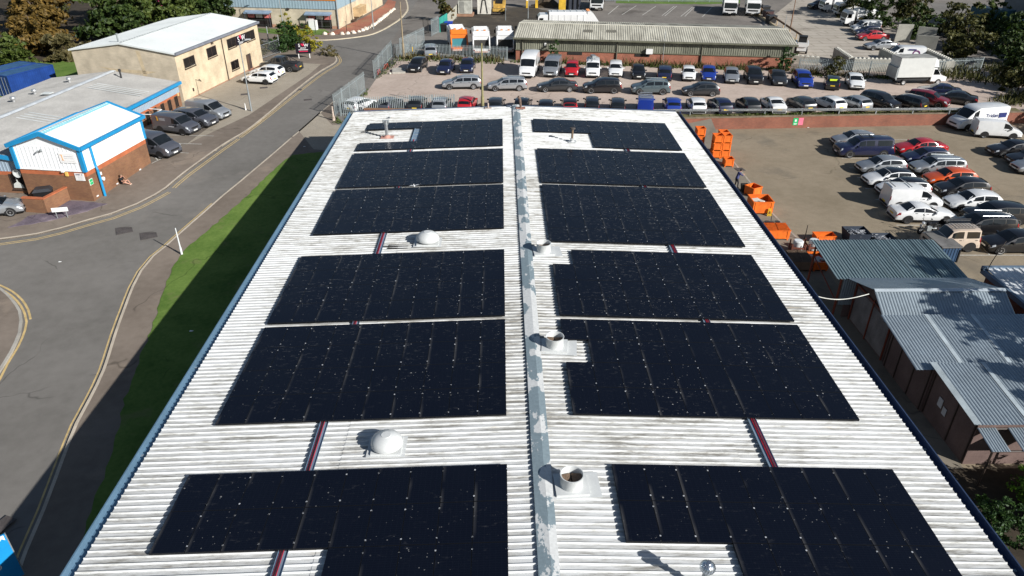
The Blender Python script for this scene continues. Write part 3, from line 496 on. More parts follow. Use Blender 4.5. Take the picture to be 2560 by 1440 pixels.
for i in range(18):
    a=i*math.pi/9; p=[]
    for k in range(7):
        ph=-1.1+k*2.45/6; tw=a+k*.12; p.append((.24*math.cos(ph)*math.cos(tw),.24*math.cos(ph)*math.sin(tw),1.02+.2*math.sin(ph))); 
    q=[(x*.93+.02*math.sin(a),y*.93-.02*math.cos(a),z) for x,y,z in p]; 
    q=[(.24*math.cos(-1.1+k*2.45/6)*.97*math.cos(a+k*.12+.3),.24*math.cos(-1.1+k*2.45/6)*.97*math.sin(a+k*.12+.3),1.02+.2*math.sin(-1.1+k*2.45/6)) for k in range(7)]
    b.add(p+q,[(k,7+k,8+k,k+1) for k in range(6)])
b.lathe([(0,1.23),(.07,1.225),(.1,1.2)],12); b.build('turbine',M('bright_steel',(.55,.6,.66),.25,.9,v=.05),t0,smooth=30)
def gull(x,y,z,rz,flying,label):
    t0=thing('gull',label,'bird',(x,y,z),rz,'gulls on the roof'); t0.scale=(.62,.62,.62) if flying else (1,1,1)
    bm=bmesh.new(); sk=bm.verts.layers.skin.verify(); pts=[((-.2,0,.14),.02),((-.1,0,.15),.06),((.02,0,.17),.085),((.12,0,.2),.06),((.17,0,.25),.042),((.2,0,.29),.045),((.27,0,.285),.012)]
    vs=[bm.verts.new(p) for p,_ in pts]
    for v,(p,r) in zip(vs,pts): v[sk].radius=(r,r)
    vs[2][sk].use_root=True
    for a,b_ in zip(vs,vs[1:]): bm.edges.new((a,b_))
    me=bpy.data.meshes.new('body'); bm.to_mesh(me); bm.free(); me.materials.append(M('gull_white',(.8,.8,.79),.6,v=.04)); o=bpy.data.objects.new('body',me); C.objects.link(o); o.parent=t0; o.modifiers.new('s','SKIN'); q=o.modifiers.new('d','SUBSURF'); q.levels=q.render_levels=1
    for s in (-1,1):
        b=MB()
        if flying: b.add([(.12,s*.06,.19),(.10,s*.3,.27),(-.05,s*.62,.24),(-.08,s*.3,.25),(-.08,s*.06,.18)],[(0,1,3,4),(1,2,3)]); 
        else: b.add([(.1,s*.085,.19),(.0,s*.1,.21),(-.28,s*.03,.15),(-.05,s*.095,.13)],[(0,1,2,3)])
        b.build('wing',M('gull_grey',(.42,.44,.46) if not flying else (.7,.7,.7),.6),t0)
    b=MB(); 
    if not flying:
        for s in (-1,1): b.tube((0,s*.03,0),(.01,s*.03,.1),.008,.008,5)
        b.build('legs',M('gull_leg',(.5,.3,.2),.6),t0)
gull(-9.6,62.8,zr(-9.6)+.06,.5,False,'white gull standing on the roof beyond the silver flue'); gull(-5.87,45.9,zp(-5.9)+.06,1.9,True,'white gull with open wings on the speckled panels left of the ridge')
# ---------------------------------------------------------------- other buildings
wglass=glass('window_glass',(.014,.012,.012),.08); frame_d=M('dark_frame',(.05,.035,.028),.5); blue=M('bright_blue_trim',(.012,.235,.48),.4,v=.06,coat=.2); clad=M('white_cladding',(.82,.84,.85),.4,v=.03,coat=.2); greyroof=M('grey_roof_sheet',(.37,.36,.34),.7,v=.1,world=True,sc=.5); lightroof=M('pale_roof_sheet',(.62,.65,.64),.6,v=.05,world=True,sc=.3); greyclad=M('grey_cladding',(.27,.34,.41),.5,v=.05); redtrim=M('red_brick_band',(.40,.12,.05),.85,v=.12)
def gable(mb,w,L,h,r,t=0.):   # walls closed by gables, x in [-w,0], y in [0,L]
    mb.add([(-w,0,-.3),(0,0,-.3),(0,L,-.3),(-w,L,-.3),(-w,0,h),(0,0,h),(0,L,h),(-w,L,h),(-w/2,0,h+r),(-w/2,L,h+r)],[(0,1,5,8,4),(2,3,7,9,6),(1,2,6,5),(3,0,4,7)])
def roof2(w,L,h,r,o,ov,pitch,amp,prof=None):
    m=MB(); s=r/(w/2)
    for sg in (-1,1):
        xe=o if sg>0 else -w-o; ze=h-s*o+.06
        # ripples along y, sheet from eave to ridge
        if sg>0: m.corr((xe,-ov,ze),(0,L+2*ov,0),(-w/2-o,0,s*(w/2+o)),pitch,amp,prof=prof)
        else: m.corr((xe,L+ov,ze),(0,-L-2*ov,0),(w/2+o,0,s*(w/2+o)),pitch,amp,prof=prof)
    return m
def window(root,x,y,z,w,h,name='window',axis='y',mull=1,fm_=None):
    # recessed unit on an east wall (axis y) or south wall (axis x)
    f=MB(); g=MB(); fm_=fm_ or frame_d; d=.05
    def bx(m,a0,a1,z0,z1,t0,t1):
        if axis=='y': m.box((x+(t0+t1)/2,y+(a0+a1)/2,z+(z0+z1)/2),(t1-t0,a1-a0,z1-z0))
        else: m.box((x+(a0+a1)/2,y-(t0+t1)/2,z+(z0+z1)/2),(a1-a0,t1-t0,z1-z0))
    bx(f,-.06,0,-.06,h+.06,-.02,d); bx(f,w,w+.06,-.06,h+.06,-.02,d); bx(f,0,w,h,h+.06,-.02,d); bx(f,-.1,w+.1,-.14,-.06,-.02,d+.06)
    for i in range(1,mull+1): bx(f,w*i/(mull+1)-.025,w*i/(mull+1)+.025,0,h,-.02,d-.01)
    o=f.build(name,fm_,root); bx(g,0,w,0,h,-.02,.012); g.build('pane',wglass,o); return o
def part(name,mat,root,fn,**k): b=MB(); fn(b); return b.build(name,mat,root,**k)
# porch block (tall white and blue)
tr=[(0,0),(.1,1),(.3,1),(.4,0)]
pb=thing('unit_building','brick and white clad unit with bright blue trim on the street corner','building',(-33.15,54.95,.98),R(-8.3))
w_,L_=5.75,8.35
part('brick_wall',brownbrick,pb,lambda b:b.slab([(-w_,0),(0,0),(0,L_),(-w_,L_)],-.3,2.32)); part('brick_band',redtrim,pb,lambda b:b.slab([(-w_-.004,-.004),(.004,-.004),(.004,L_+.004),(-w_-.004,L_+.004)],2.2,2.62))
def f(b):
    gable(b,w_,L_,4.55,1.05)
    b.v=[(x,y,max(z,2.66)) for x,y,z in b.v]
    b.corr((-w_,-.015,2.66),(w_,0,0),(0,0,1.9),.36,.03,prof=tr)
part('cladding',clad,pb,f)
part('drip_flashing',white,pb,lambda b:(b.slab([(-w_-.06,-.08),(.08,-.08),(.08,L_+.04),(-w_-.06,L_+.04)],2.6,2.66)))
roof2(w_,L_,4.6,1.05,.25,.2,.30,.035,tr).build('roof',M('white_roof_sheet',(.70,.71,.69),.6,v=.09,world=True,sc=.8),pb)
def f(b):
    for sg in (-1,1):
        x0=-w_/2; x1=(.28 if sg>0 else -w_-.28); z1=4.6-.1
        for yy in (-.24,L_+.22): b.add([(x0,yy-.06,5.5),(x1,yy-.06,z1-.1),(x1,yy-.06,z1+.2),(x0,yy-.06,5.85),(x0,yy+.1,5.5),(x1,yy+.1,z1-.1),(x1,yy+.1,z1+.2),(x0,yy+.1,5.85)],[(0,1,2,3) if sg>0 else (3,2,1,0),(3,2,6,7),(7,6,5,4),(0,4,5,1),(1,5,6,2)])
    b.box((.3,L_/2,4.58),(.22,L_+.5,.26)); b.box((-w_-.3,L_/2,4.58),(.22,L_+.5,.26))
part('trim',blue,pb,f)
part('ridge_flashing',M('aqua_flashing',(.25,.55,.62),.5),pb,lambda b:[b.add([(-w_/2,-.2,5.74),(-w_/2+sx*.34,-.2,5.63),(-w_/2+sx*.34,L_+.2,5.63),(-w_/2,L_+.2,5.74)],[(0,1,2,3) if sx>0 else (3,2,1,0)]) for sx in (-1,1)])
part('corner_post',blue,pb,lambda b:(b.box((.02,-.04,3.6),(.3,.24,1.95)))); part('corner_post',blue,pb,lambda b:b.box((-w_-.02,-.04,3.6),(.3,.24,1.95))); part('corner_post',blue,pb,lambda b:b.box((.02,L_,3.6),(.2,.2,1.95)))
part('downpipe',blue,pb,lambda b:(b.tube((.12,1.15,4.5),(.12,1.15,2.7),.1,.1,10),b.tube((.12,1.15,2.7),(.22,1.1,2.4),.1,.1,10),b.tube((.22,1.1,2.4),(.22,1.1,0),.11,.11,10)),smooth=40)
bd=part('company_board',M('board_white',(.78,.78,.77),.4,v=.02),pb,lambda b:b.box((-1.15,-.07,3.72),(1.4,.05,.8)))
org=M('orange_print',(.72,.36,.12),.5); gp=M('grey_print',(.55,.54,.55),.5); dk=M('dark_print',(.12,.1,.15),.5)
part('emblem',org,bd,lambda b:(b.box((-1.58,-.1,3.78),(.07,.01,.44)),b.box((-1.65,-.1,3.98),(.12,.01,.05)),b.box((-1.56,-.1,3.56),(.18,.01,.05))))
part('lettering',gp,bd,lambda b:(b.box((-1.0,-.1,3.88),(.78,.01,.06)),b.box((-1.0,-.1,3.72),(.78,.01,.03)),b.box((-1.15,-.1,3.5),(1.1,.01,.025))))
bd=part('unit_board',white,pb,lambda b:b.box((-.62,-.03,2.16),(.78,.05,.62))); text('UNIT  5',.17,'lettering',dk,bd,(-.62,-.06,2.36),(R(90),0,0)); part('small_print',gp,bd,lambda b:[b.box((-.58,-.06,2.2-i*.1),(.4,.006,.03)) for i in range(4)])
part('bell_box',M('yellow_box',(.68,.45,.12),.5),pb,lambda b:b.box((-1.68,-.06,2.36),(.22,.1,.34))); part('flood_lamp',white,pb,lambda b:b.box((-1.85,-.15,2.62),(.2,.22,.12)))
gs=part('exit_sign',M('sign_white',(.7,.75,.72),.5),pb,lambda b:b.box((.02,.26,1.68),(.03,.42,.5))); grn=M('sign_green',(.02,.42,.14),.5)
part('symbol',grn,gs,lambda b:(b.box((.04,.26,1.79),(.012,.36,.2)),b.box((.04,.26,1.56),(.012,.36,.2))))
part('cctv_camera',grey,pb,lambda b:(b.box((-3.5,-.2,4.2),(.09,.35,.09)),b.box((-3.3,-.06,4.2),(.3,.06,.06)),b.box((-3.2,-.16,4.3),(.1,.16,.16)))); part('wall_lamp',white,pb,lambda b:(b.box((.05,1.55,1.9),(.1,.16,.24)),b.tube((.08,1.55,1.45),(.2,1.55,1.45),.16,.16,10)))
part('vent_plate',white,pb,lambda b:[b.box((.01,yy,.35),(.03,.24,.1)) for yy in (.5,3.2,6.6)])
# main shed behind it
ms=thing('unit_building','long grey roofed unit with brick wall and blue gutter behind the white clad block','building',(-38.7,56.3,1.05),R(-6.6))
w_,L_,h_,r_=14.6,25.,3.05,.95
part('brick_wall',brownbrick,ms,lambda b:b.slab([(-w_,0.1),(0,0.1),(0,L_),(-w_,L_)],-.3,1.72)); part('brick_band',redtrim,ms,lambda b:b.slab([(-w_,.094),(.006,.094),(.006,L_+.006),(-w_,L_+.006)],1.66,1.98))
def f(b):
    gable(b,w_,L_,h_,r_); b.v=[(x,y+.1*(1-y/L_),max(z,1.98)) for x,y,z in b.v]
    b.corr((.012,.0,1.98),(0,L_,0),(0,0,1.),.3,.03,prof=tr); b.corr((-5.,.09,1.98),(5.,0,0),(0,0,.9),.3,.03,prof=tr)
part('cladding',greyclad,ms,f)
roof2(w_,L_,h_,r_,.3,.15,.26,.035,tr).build('roof',greyroof,ms)
def f(b):
    for y0,n in ((20.2,4),(15.6,0),(9.6,4)):
        for i in range(n):
            yy=y0-i*.55; b.add([(-.6,yy,h_+.19),(-.6,yy+.16,h_+.19),(-6.2,yy+.16,h_+.19+.13*5.6),(-6.2,yy,h_+.19+.13*5.6)],[(0,1,2,3)])
part('rooflight',M('rooflight_grp',(.62,.65,.64),.4,v=.1),ms,f)
part('ridge_cap',M('pale_ridge',(.55,.58,.60),.5,v=.15),ms,lambda b:[b.add([(-w_/2,-.15,h_+r_+.16),(-w_/2+s*.38,-.15,h_+r_+.10),(-w_/2+s*.38,L_+.15,h_+r_+.10),(-w_/2,L_+.15,h_+r_+.16)],[(0,1,2,3) if s>0 else (3,2,1,0)]) for s in (-1,1)])
def f(b):
    b.box((.32,L_/2,h_-.02),(.26,L_+.2,.3)); 
    for sg in (1,):
        b.add([(-w_/2,-.2,h_+r_-.1),(.4,-.2,h_-.22),(.4,-.2,h_+.13),(-w_/2,-.2,h_+r_+.2),(-w_/2,-.05,h_+r_-.1),(.4,-.05,h_-.22),(.4,-.05,h_+.13),(-w_/2,-.05,h_+r_+.2)],[(0,1,2,3),(3,2,6,7),(1,5,6,2)])
part('gutter',blue,ms,f)
for i,yy in enumerate((17.8,19.3,20.8,22.25,23.7)): window(ms,.0,yy-.02,.62,.55,1.1)
part('awning_frame',white,ms,lambda b:(b.tube((.1,16.6,1.95),(1.5,16.6,1.95),.04,.04,6),b.tube((1.5,16.6,1.95),(1.5,18.4,1.95),.04,.04,6),b.tube((.1,18.4,2.),(1.5,18.4,1.95),.04,.04,6)))
part('bell_box',M('yellow_box2',(.55,.38,.18),.5),ms,lambda b:b.box((.06,24.5,1.85),(.1,.24,.34)))
wn=window(ms,-1.75,.09,.5,1.2,1.2,axis='x',mull=0); part('window_reflection',M('reflection_white',(.6,.62,.58),.5),wn,lambda b:b.add([(-1.7,.06,.56),(-.8,.06,.56),(-.85,.06,.85),(-1.15,.06,1.1),(-1.2,.06,1.35),(-1.3,.06,1.5),(-1.28,.06,1.1),(-1.62,.06,.9)],[(0,1,2,3,4,5,6,7)]))  # white shape painted as a car's reflection in the pane
part('satellite_dish',M('dish_grey',(.45,.47,.46),.5),ms,lambda b:(b.lathe([(.0,.1),(.2,.06),(.36,-.05)],16,(-.75,-.2,1.95),axis='y'),b.tube((-.75,.1,1.8),(-.75,-.15,1.95),.03,.03,6)))
def turb(x,y):
    z=h_+r_-abs(x+w_/2)*r_/(w_/2)+.1
    return part('turbine_vent',M('bright_steel2',(.62,.63,.64),.3,.7),ms,lambda b:b.lathe([(.12,z-.1),(.12,z+.15),(.24,z+.22),(.28,z+.36),(.2,z+.5),(0,z+.56)],14,(x,y,0)),smooth=50)
turb(-9.9,21.2);turb(-10.6,16.6);turb(-10.9,13.9)
part('flue',M('black_flue',(.03,.03,.032),.5),ms,lambda b:(b.tube((-5.3,23.3,3.5),(-5.3,23.3,4.6),.09,.09,8),b.tube((-5.3,23.3,4.5),(-5.3,23.3,4.75),.14,.14,8))); part('rooflight_hatch',lightroof,ms,lambda b:b.box((-8.3,15.4,4.15),(.9,.7,.06)))
# cream office and works
bg=thing('office_building','two storey cream brick building with white low pitched roof','building',(-36.1,82.5,1.4),R(-10))
w_,L_,h_,r_=12.6,19.8,5.5,.85
part('wall',yellowbrick,bg,lambda b:(gable(b,w_,L_,h_,r_)))
stain=brick('stained_block',(.50,.40,.27),(.44,.35,.24),(.42,.35,.26),.55)
part('gable_wall',palebrick,bg,lambda b:b.poly([(-w_,-.004,-.3),(-.01,-.004,-.3),(-.01,-.004,h_),(-w_/2,-.004,h_+r_),(-w_,-.004,h_)]))
part('stain',M('rust_stain',(.50,.405,.27),.9,v=.15),bg,lambda b:(b.poly([(-4.6,-.012,5.7),(-4.1,-.012,5.6),(-4.0,-.012,4.2),(-3.85,-.012,2.6),(-4.3,-.012,2.4),(-4.4,-.012,4.0)]),b.poly([(-9.8,-.012,3.75),(-7.6,-.012,3.55),(-4.4,-.012,3.5),(-2.6,-.012,3.4),(-4.,-.012,3.1),(-8,-.012,3.3)])))
roof2(w_,L_,h_,r_,.2,.2,.33,.03,tr).build('roof',lightroof,bg)
part('ridge_line',M('ridge_grey',(.42,.45,.45),.6),bg,lambda b:[b.box((-w_/2,.4+i*.5,h_+r_+.13),(.22,.26,.05)) for i in range(39)])  # mid-grey blocks spaced along the ridge
part('gutter',M('slate_gutter',(.17,.18,.21),.5),bg,lambda b:(b.box((.2,L_/2,h_-.05),(.24,L_+.3,.26)),)); part('verge',lightroof,bg,lambda b:b.add([(-w_-.2,-.22,h_-.1),(-w_/2,-.22,h_+r_-.04),(.2,-.22,h_-.1),(.2,-.22,h_+.06),(-w_/2,-.22,h_+r_+.12),(-w_-.2,-.22,h_+.06)],[(0,1,4,5),(1,2,3,4)]))
for y,z,w,h in ((1.5,3.55,2.15,1.0),(6.55,3.6,2.05,1.05),(11.45,3.7,2.0,1.05),(16.4,3.62,2.2,1.1),(11.45,1.03,1.8,1.0)): window(bg,0,y,z,w,h)
sb=part('sign_board',M('sign_black',(.008,.006,.012),.4),bg,lambda b:b.box((.03,14.95,4.2),(.06,2.7,1.15))); wl=M('white_lettering',(.85,.84,.84),.5,v=.02); rl=M('crimson_emblem',(.48,.015,.06),.5)
text('S',.95,'lettering',wl,sb,(.065,14.2,4.28),(R(90),0,R(90)),.01); text('W',.9,'lettering',wl,sb,(.065,15.45,4.3),(R(90),0,R(90)),.01); part('emblem',rl,sb,lambda b:b.add([(.067,14.35,4.75),(.067,15.05,4.75),(.067,14.95,4.2),(.067,14.7,4.35)],[(0,1,2,3)])); text('GROUP',.34,'lettering',wl,sb,(.065,14.75,3.82),(R(90),0,R(90)),.01)
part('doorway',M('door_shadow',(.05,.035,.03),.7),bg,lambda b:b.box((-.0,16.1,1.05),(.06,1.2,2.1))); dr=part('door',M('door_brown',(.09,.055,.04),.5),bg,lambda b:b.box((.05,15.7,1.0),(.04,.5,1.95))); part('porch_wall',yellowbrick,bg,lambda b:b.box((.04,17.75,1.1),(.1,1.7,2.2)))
part('door_step',M('step_red',(.33,.14,.09),.8),bg,lambda b:b.box((.6,16.6,.05),(1.2,3.,.12))); part('plinth',M('plinth_red',(.30,.17,.11),.9),bg,lambda b:b.box((.02,L_/2,.06),(.05,L_-.1,.3)))
part('downpipe',frame_d,bg,lambda b:b.tube((.1,10.1,0),(.1,10.1,5.4),.055,.055,8)); part('wall_lamp',frame_d,bg,lambda b:b.box((.15,7.8,5.12),(.3,.16,.14))); part('meter_box',frame_d,bg,lambda b:b.box((.05,2.15,1.),(.1,.2,.34)))
part('flue',grey,bg,lambda b:(b.tube((-7.3,1.2,6.1),(-7.3,1.2,7.15),.09,.09,8),b.tube((-7.3,1.2,7.05),(-7.3,1.2,7.2),.13,.13,8)))
# tile shop at the top
sh=thing('shop_building','blue grey clad shop with poster canopies at the top of the photo','building',(-27.07,126.88,1.4),R(-8.3))
part('wall',brick('shop_block',(.55,.48,.36),(.50,.44,.33),(.46,.40,.31),.5),sh,lambda b:b.slab([(-22,0),(-.0,0),(-.0,26),(-22,26)],-.3,3.22)); part('plinth',M('shop_plinth',(.40,.22,.14),.85),sh,lambda b:b.slab([(-22.01,-.03),(.01,-.03),(.01,.5),(-22.01,.5)],0,.55)); part('east_wall',yellowbrick,sh,lambda b:b.box((.01,13,1.44),(.04,25.9,2.9)))
def f(b): b.slab([(-22,-.1),(.1,-.1),(.1,26),(-22,26)],3.2,7.6); b.corr((-22,-.11,3.2),(22,0,0),(0,0,4.4),.5,.02,prof=tr)
part('cladding',M('shop_cladding',(.26,.35,.40),.5,v=.04),sh,f)
sg=part('shop_sign',M('sign_orange',(.70,.20,.03),.5),sh,lambda b:b.box((-4.4,-.17,5.0),(9.2,.06,.9))); text('CENTER',.62,'lettering',M('sign_cream',(.8,.66,.36),.5),sg,(-3.0,-.21,5.02),(R(90),0,0))
for x0,x1 in ((-16.0,-11.4),(-5.4,-.9)):
    c=part('canopy',M('canopy_blue',(.20,.27,.36),.4),sh,lambda b:(b.add([(x0,-.02,2.75),(x1,-.02,2.75),(x1,-.95,2.45),(x0,-.95,2.45),(x0,-.02,2.45),(x1,-.02,2.45)],[(3,2,1,0),(0,4,3),(1,2,5),(4,5,2,3)]),b.box(((x0+x1)/2,-.95,2.4),(x1-x0,.05,.2))))
    for x in (x0+.12,x1-.12): part('canopy_post',M('post_dark',(.03,.035,.05),.5),c,lambda b:b.tube((x,-.9,0),(x,-.9,2.35),.06,.06,6))
    part('shop_window',wglass,sh,lambda b:b.box(((x0+x1)/2,-.03,1.2),(x1-x0-.4,.06,2.2)))
    for i in range(3): part('poster',M('poster_%s'%'abc'[i],[(.62,.20,.18),(.66,.60,.56),(.55,.16,.15)][i],.6,v=.25,sc=3),sh,lambda b:b.box((x0+.9+i*1.4,-.07,1.95),(1.2,.02,.8)))
part('poster_board',M('poster_big',(.62,.40,.32),.6,c2=(.8,.76,.72),v=.3,sc=1.6),sh,lambda b:b.box((x0+.95,-.95,.85),(1.3,.06,1.9)))
part('downpipe',grey,sh,lambda b:b.tube((.1,-.15,0),(.1,-.15,7.),.09,.09,8)); part('wall_lamp',frame_d,sh,lambda b:b.box((-8.4,-.12,3.1),(.4,.2,.3)))
o=part('cage',M('timber',(.50,.36,.20),.8,v=.15),sh,lambda b:([b.box((.55,8.+i*.72,1.5),(1.,.1,1.4)) for i in range(7)],b.box((.55,10.2,2.2),(1.1,4.5,.08)),b.box((.55,10.2,.8),(1.1,4.5,.08))))
part('air_duct',frame_d,sh,lambda b:(b.tube((.3,6.4,.4),(.3,6.4,4.),.07,.07,6),b.box((.4,6.9,.35),(.5,1.6,.25))))
part('gas_cage',white,sh,lambda b:b.box((-3.9,-1.2,.8),(1.3,.7,1.6)))
# white boulders along the red apron
bo=M('boulder',(.60,.53,.44),.9,v=.25,sc=3); tx=resample(D['apron'])[:]; 
edge=[(-21.7,121.3),(-20.2,122.4),(-18.6,124.2),(-17.2,126.8),(-16.1,130.2),(-15.4,134.4),(-15.2,139),(-16.4,143)]; ap=D['apron']; path=resample([ap[0]]+ap[11:5:-1],1.05)
for i,(x,y) in enumerate(path):
    b=MB(); n=7; r=random.uniform(.3,.5); vs=[];rings=3
    for j in range(rings+1):
        ph=j/rings*1.5
        for k in range(n):
            a=2*math.pi*k/n; q=r*math.cos(ph)*random.uniform(.8,1.15); vs.append((q*math.cos(a),q*math.sin(a),r*.95*math.sin(ph)*random.uniform(.85,1.1)))
    b.add(vs,[(j*n+k,j*n+(k+1)%n,(j+1)*n+(k+1)%n,(j+1)*n+k) for j in range(rings) for k in range(n)]+[tuple(range(rings*n,rings*n+n))])
    o=b.build('boulder',bo,None,(x,y,1.49)); tag(o,'pale boulder in the row edging the red paved apron','boulder','pale boulders edging the red apron')
# depot shed across the upper car park
dp=thing('depot_shed','long low brick and ribbed metal depot shed with pale corrugated roof','building',(2.2,103.2,1.65),R(-7.3))
rust_b=brick('weathered_brick',(.36,.12,.07),(.28,.09,.055),(.38,.24,.17)); ribs=M('ribbed_cladding',(.155,.155,.115),.6,v=.18,st=(1,1,.3),sc=.6,c2=(.27,.27,.21))
dw,dl,dh=37.3,13.,3.1
part('brick_wall',rust_b,dp,lambda b:b.slab([(0,0),(dw,0),(dw,dl),(0,dl)],-.2,1.5))
def f(b):
    b.slab([(.02,.02),(dw-.02,.02),(dw-.02,dl),(.02,dl)],1.5,dh-.05); b.corr((0,-.02,1.42),(dw,0,0),(0,0,dh-1.4),.3,.045,prof=tr)
    b.add([(0,0,dh-.05),(0,dl,dh-.05),(0,6.4,dh+.72)],[(0,2,1)]); b.add([(dw,0,dh-.05),(dw,dl,dh-.05),(dw,6.4,dh+.72)],[(0,1,2)])
part('cladding',ribs,dp,f)
part('drip_edge',M('olive_edge',(.13,.13,.09),.7),dp,lambda b:b.box((dw/2,-.06,1.46),(dw+.1,.12,.12)))
rfm=M('lichen_roof_sheet',(.34,.32,.255),.85,v=.16,world=True,st=(1.2,.25,1),sc=.9,c2=(.56,.54,.45))
b=MB(); b.corr((-.3,-.45,dh-.02),(dw+.6,0,0),(0,6.85,.8),.31,.05); b.corr((dw+.3,dl+.45,dh-.02),(-dw-.6,0,0),(0,-7.05,.8),.31,.05); b.build('roof',rfm,dp)
part('ridge_cap',M('pale_ridge2',(.58,.56,.48),.8),dp,lambda b:b.box((dw/2,6.4,dh+.83),(dw+.4,.34,.06))); part('gutter',M('mossy_gutter',(.12,.12,.085),.8,v=.2),dp,lambda b:b.box((dw/2,-.52,dh-.06),(dw+.7,.2,.2)))
for x,y in ((9.2,3.2),(12.4,3.4),(11.2,9.2),(14.6,9.3),(18,9.4),(21.5,9.5),(25,9.6)):
    z=dh+(.117*(y+.45) if y<6.4 else .117*(dl+.45-y))+.05; part('rooflight',M('dirty_rooflight',(.16,.15,.12),.7),dp,lambda b:b.add([(x,y-.55,z-.06 if y<6.4 else z+.06),(x+1.3,y-.55,z-.06 if y<6.4 else z+.06),(x+1.3,y+.55,z+.07 if y<6.4 else z-.07),(x,y+.55,z+.07 if y<6.4 else z-.07)],[(0,1,2,3)]))
for x in (.9,13.9,25.3,36.2): part('downpipe',M('olive_pipe',(.10,.095,.07),.7),dp,lambda b:b.tube((x,-.12,0),(x,-.12,dh-.1),.09,.09,8))
for x in (8.2,17.4): part('window_slot',M('slot_dark',(.02,.018,.016),.8),dp,lambda b:b.box((x,-.02,1.18),(2.,.08,.42)))
part('air_conditioner',white,dp,lambda b:(b.box((18.3,-.3,1.75),(.9,.4,.62)),b.box((18.3,-.2,1.4),(.7,.3,.08)))); part('flood_lamp',white,dp,lambda b:b.box((4.1,-.1,2.3),(.26,.2,.34)))
part('conduit',grey,dp,lambda b:b.tube((20.2,-.18,0),(20.2,-.18,4.4),.04,.04,6))
# sheds between the warehouse and the lower yard
sheetA=M('blue_grey_sheet',(.19,.26,.28),.45,.3,v=.1,world=True,sc=.5); sheetB=M('galvanised_sheet',(.33,.39,.43),.4,.45,v=.1,world=True,sc=.4); brn=M('brown_boarding',(.13,.085,.075),.8,v=.12,sc=.8,c2=(.19,.13,.115)); steelred=M('red_oxide',(.22,.05,.025),.7,v=.2)
s1=thing('lean_to','open fronted lean-to with blue grey ribbed roof beside the lower yard','shed',(20.4,37.9,.4))
b=MB(); b.corr((0,-.1,2.75),(8.1,0,0),(0,4.45,.45),.2,.045,prof=tr); b.build('roof',sheetA,s1); part('sheet_laps',M('dark_lap',(.06,.09,.11),.5),s1,lambda b:[b.add([(x,-.1,2.81),(x+.05,-.1,2.81),(x+.05,4.35,3.26),(x,4.35,3.26)],[(0,1,2,3)]) for x in (.9,1.7,2.5,3.3,4.1,4.9,5.7,6.5,7.3)])
for x,y in ((.3,4.1),(8.,4.2),(4,4.2),(.4,.1)): part('post',steelred,s1,lambda b:b.tube((x,y,0),(x,y,2.75+.1*y),.07,.07,6))
part('side_sheet',sheetB,s1,lambda b:b.corr((.5,-.02,.9),(1.3,0,0),(0,0,1.85),.15,.03)); part('rail',steelred,s1,lambda b:(b.tube((.3,.1,1.2),(.3,4.1,2.2),.04,.04,6),b.tube((.3,4.1,3.1),(8,4.2,3.1),.06,.06,6))); part('back_wall',brn,s1,lambda b:b.box((4.5,.05,1.35),(7.2,.08,2.7)))
def shedroof(b,x0,y0,x1,y1,z0,z1): b.corr((x0,y0,z0),(x1-x0,0,0),(0,y1-y0,z1-z0),.17,.035)
s2=thing('gabled_shed','brown boarded shed with shallow gabled metal roof next to the blue grey lean-to','shed',(21.7,33.,.4))
b=MB(); shedroof(b,-.65,-.0,6.8,1.8,2.75,3.75); b.build('roof',sheetB,s2); b=MB(); b.corr((6.8,4.95,2.75),(-7.45,0,0),(0,-3.15,1.0),.17,.02); b.build('roof',sheetB,s2)
part('ridge_cap',M('bright_ridge',(.5,.56,.6),.4,.3),s2,lambda b:[b.add([(-.66,1.8,3.82),(6.8,1.8,3.82),(6.8,1.8+s*.2,3.74),(-.66,1.8+s*.2,3.74)],[(0,1,2,3) if s<0 else (3,2,1,0)]) for s in (-1,1)])
part('front_wall',brn,s2,lambda b:b.add([(0,0.1,0),(0,4.85,0),(0,4.85,2.75),(0,1.8,3.68),(0,.1,2.75),(6.6,.1,0),(6.6,4.85,0),(6.6,4.85,2.75),(6.6,1.8,3.68),(6.6,.1,2.75)],[(0,4,3,2,1),(5,6,7,8,9),(0,5,9,4),(1,2,7,6)]))
pl=M('polythene',(.22,.20,.19),.5,v=.2)
for y in (.4,2.5): part('door_leaf',pl,s2,lambda b:b.corr((-.03,y,.1),(0,1.95,0),(0,0,2.2),.5,.02))
part('door_frame',steelred,s2,lambda b:[b.tube((-.06,y,0),(-.06,y,2.7),.045,.045,6) for y in (.25,2.4,4.6)]+[b.tube((-.06,.25,2.55),(-.06,4.6,2.55),.045,.045,6)]); part('notice',M('notice',(.45,.35,.35),.6),s2,lambda b:b.box((-.05,1.7,2.9),(.02,.35,.35)))
s3=thing('lean_to','wide shed with single slope metal roof in the middle of the row','shed',(21.6,28.75,.4))
b=MB(); shedroof(b,-.95,-.1,8.,4.1,2.7,3.3); b.build('roof',sheetB,s3); part('front_wall',brn,s3,lambda b:b.add([(0,0,0),(0,4.1,0),(0,4.1,3.2),(0,0,2.65),(7.8,0,0),(7.8,4.1,0),(7.8,4.1,3.2),(7.8,0,2.65)],[(0,3,2,1),(4,5,6,7),(0,4,7,3)])); part('board_joints',frame_d,s3,lambda b:[b.box((-.03,y,1.4),(.05,.06,2.7)) for y in (.1,1.4,2.8,3.9)]); part('lap_strip',M('pale_lap',(.5,.57,.6),.4,.3),s3,lambda b:[b.add([(x,-.1,2.745),(x+.22,-.1,2.745),(x+.22,4.1,3.345),(x,4.1,3.345)],[(0,1,2,3)]) for x in (1.4,3.9)])
s4=thing('lean_to','nearest brown boarded shed with pale metal roof beside the shrub','shed',(21.7,24.9,.4))
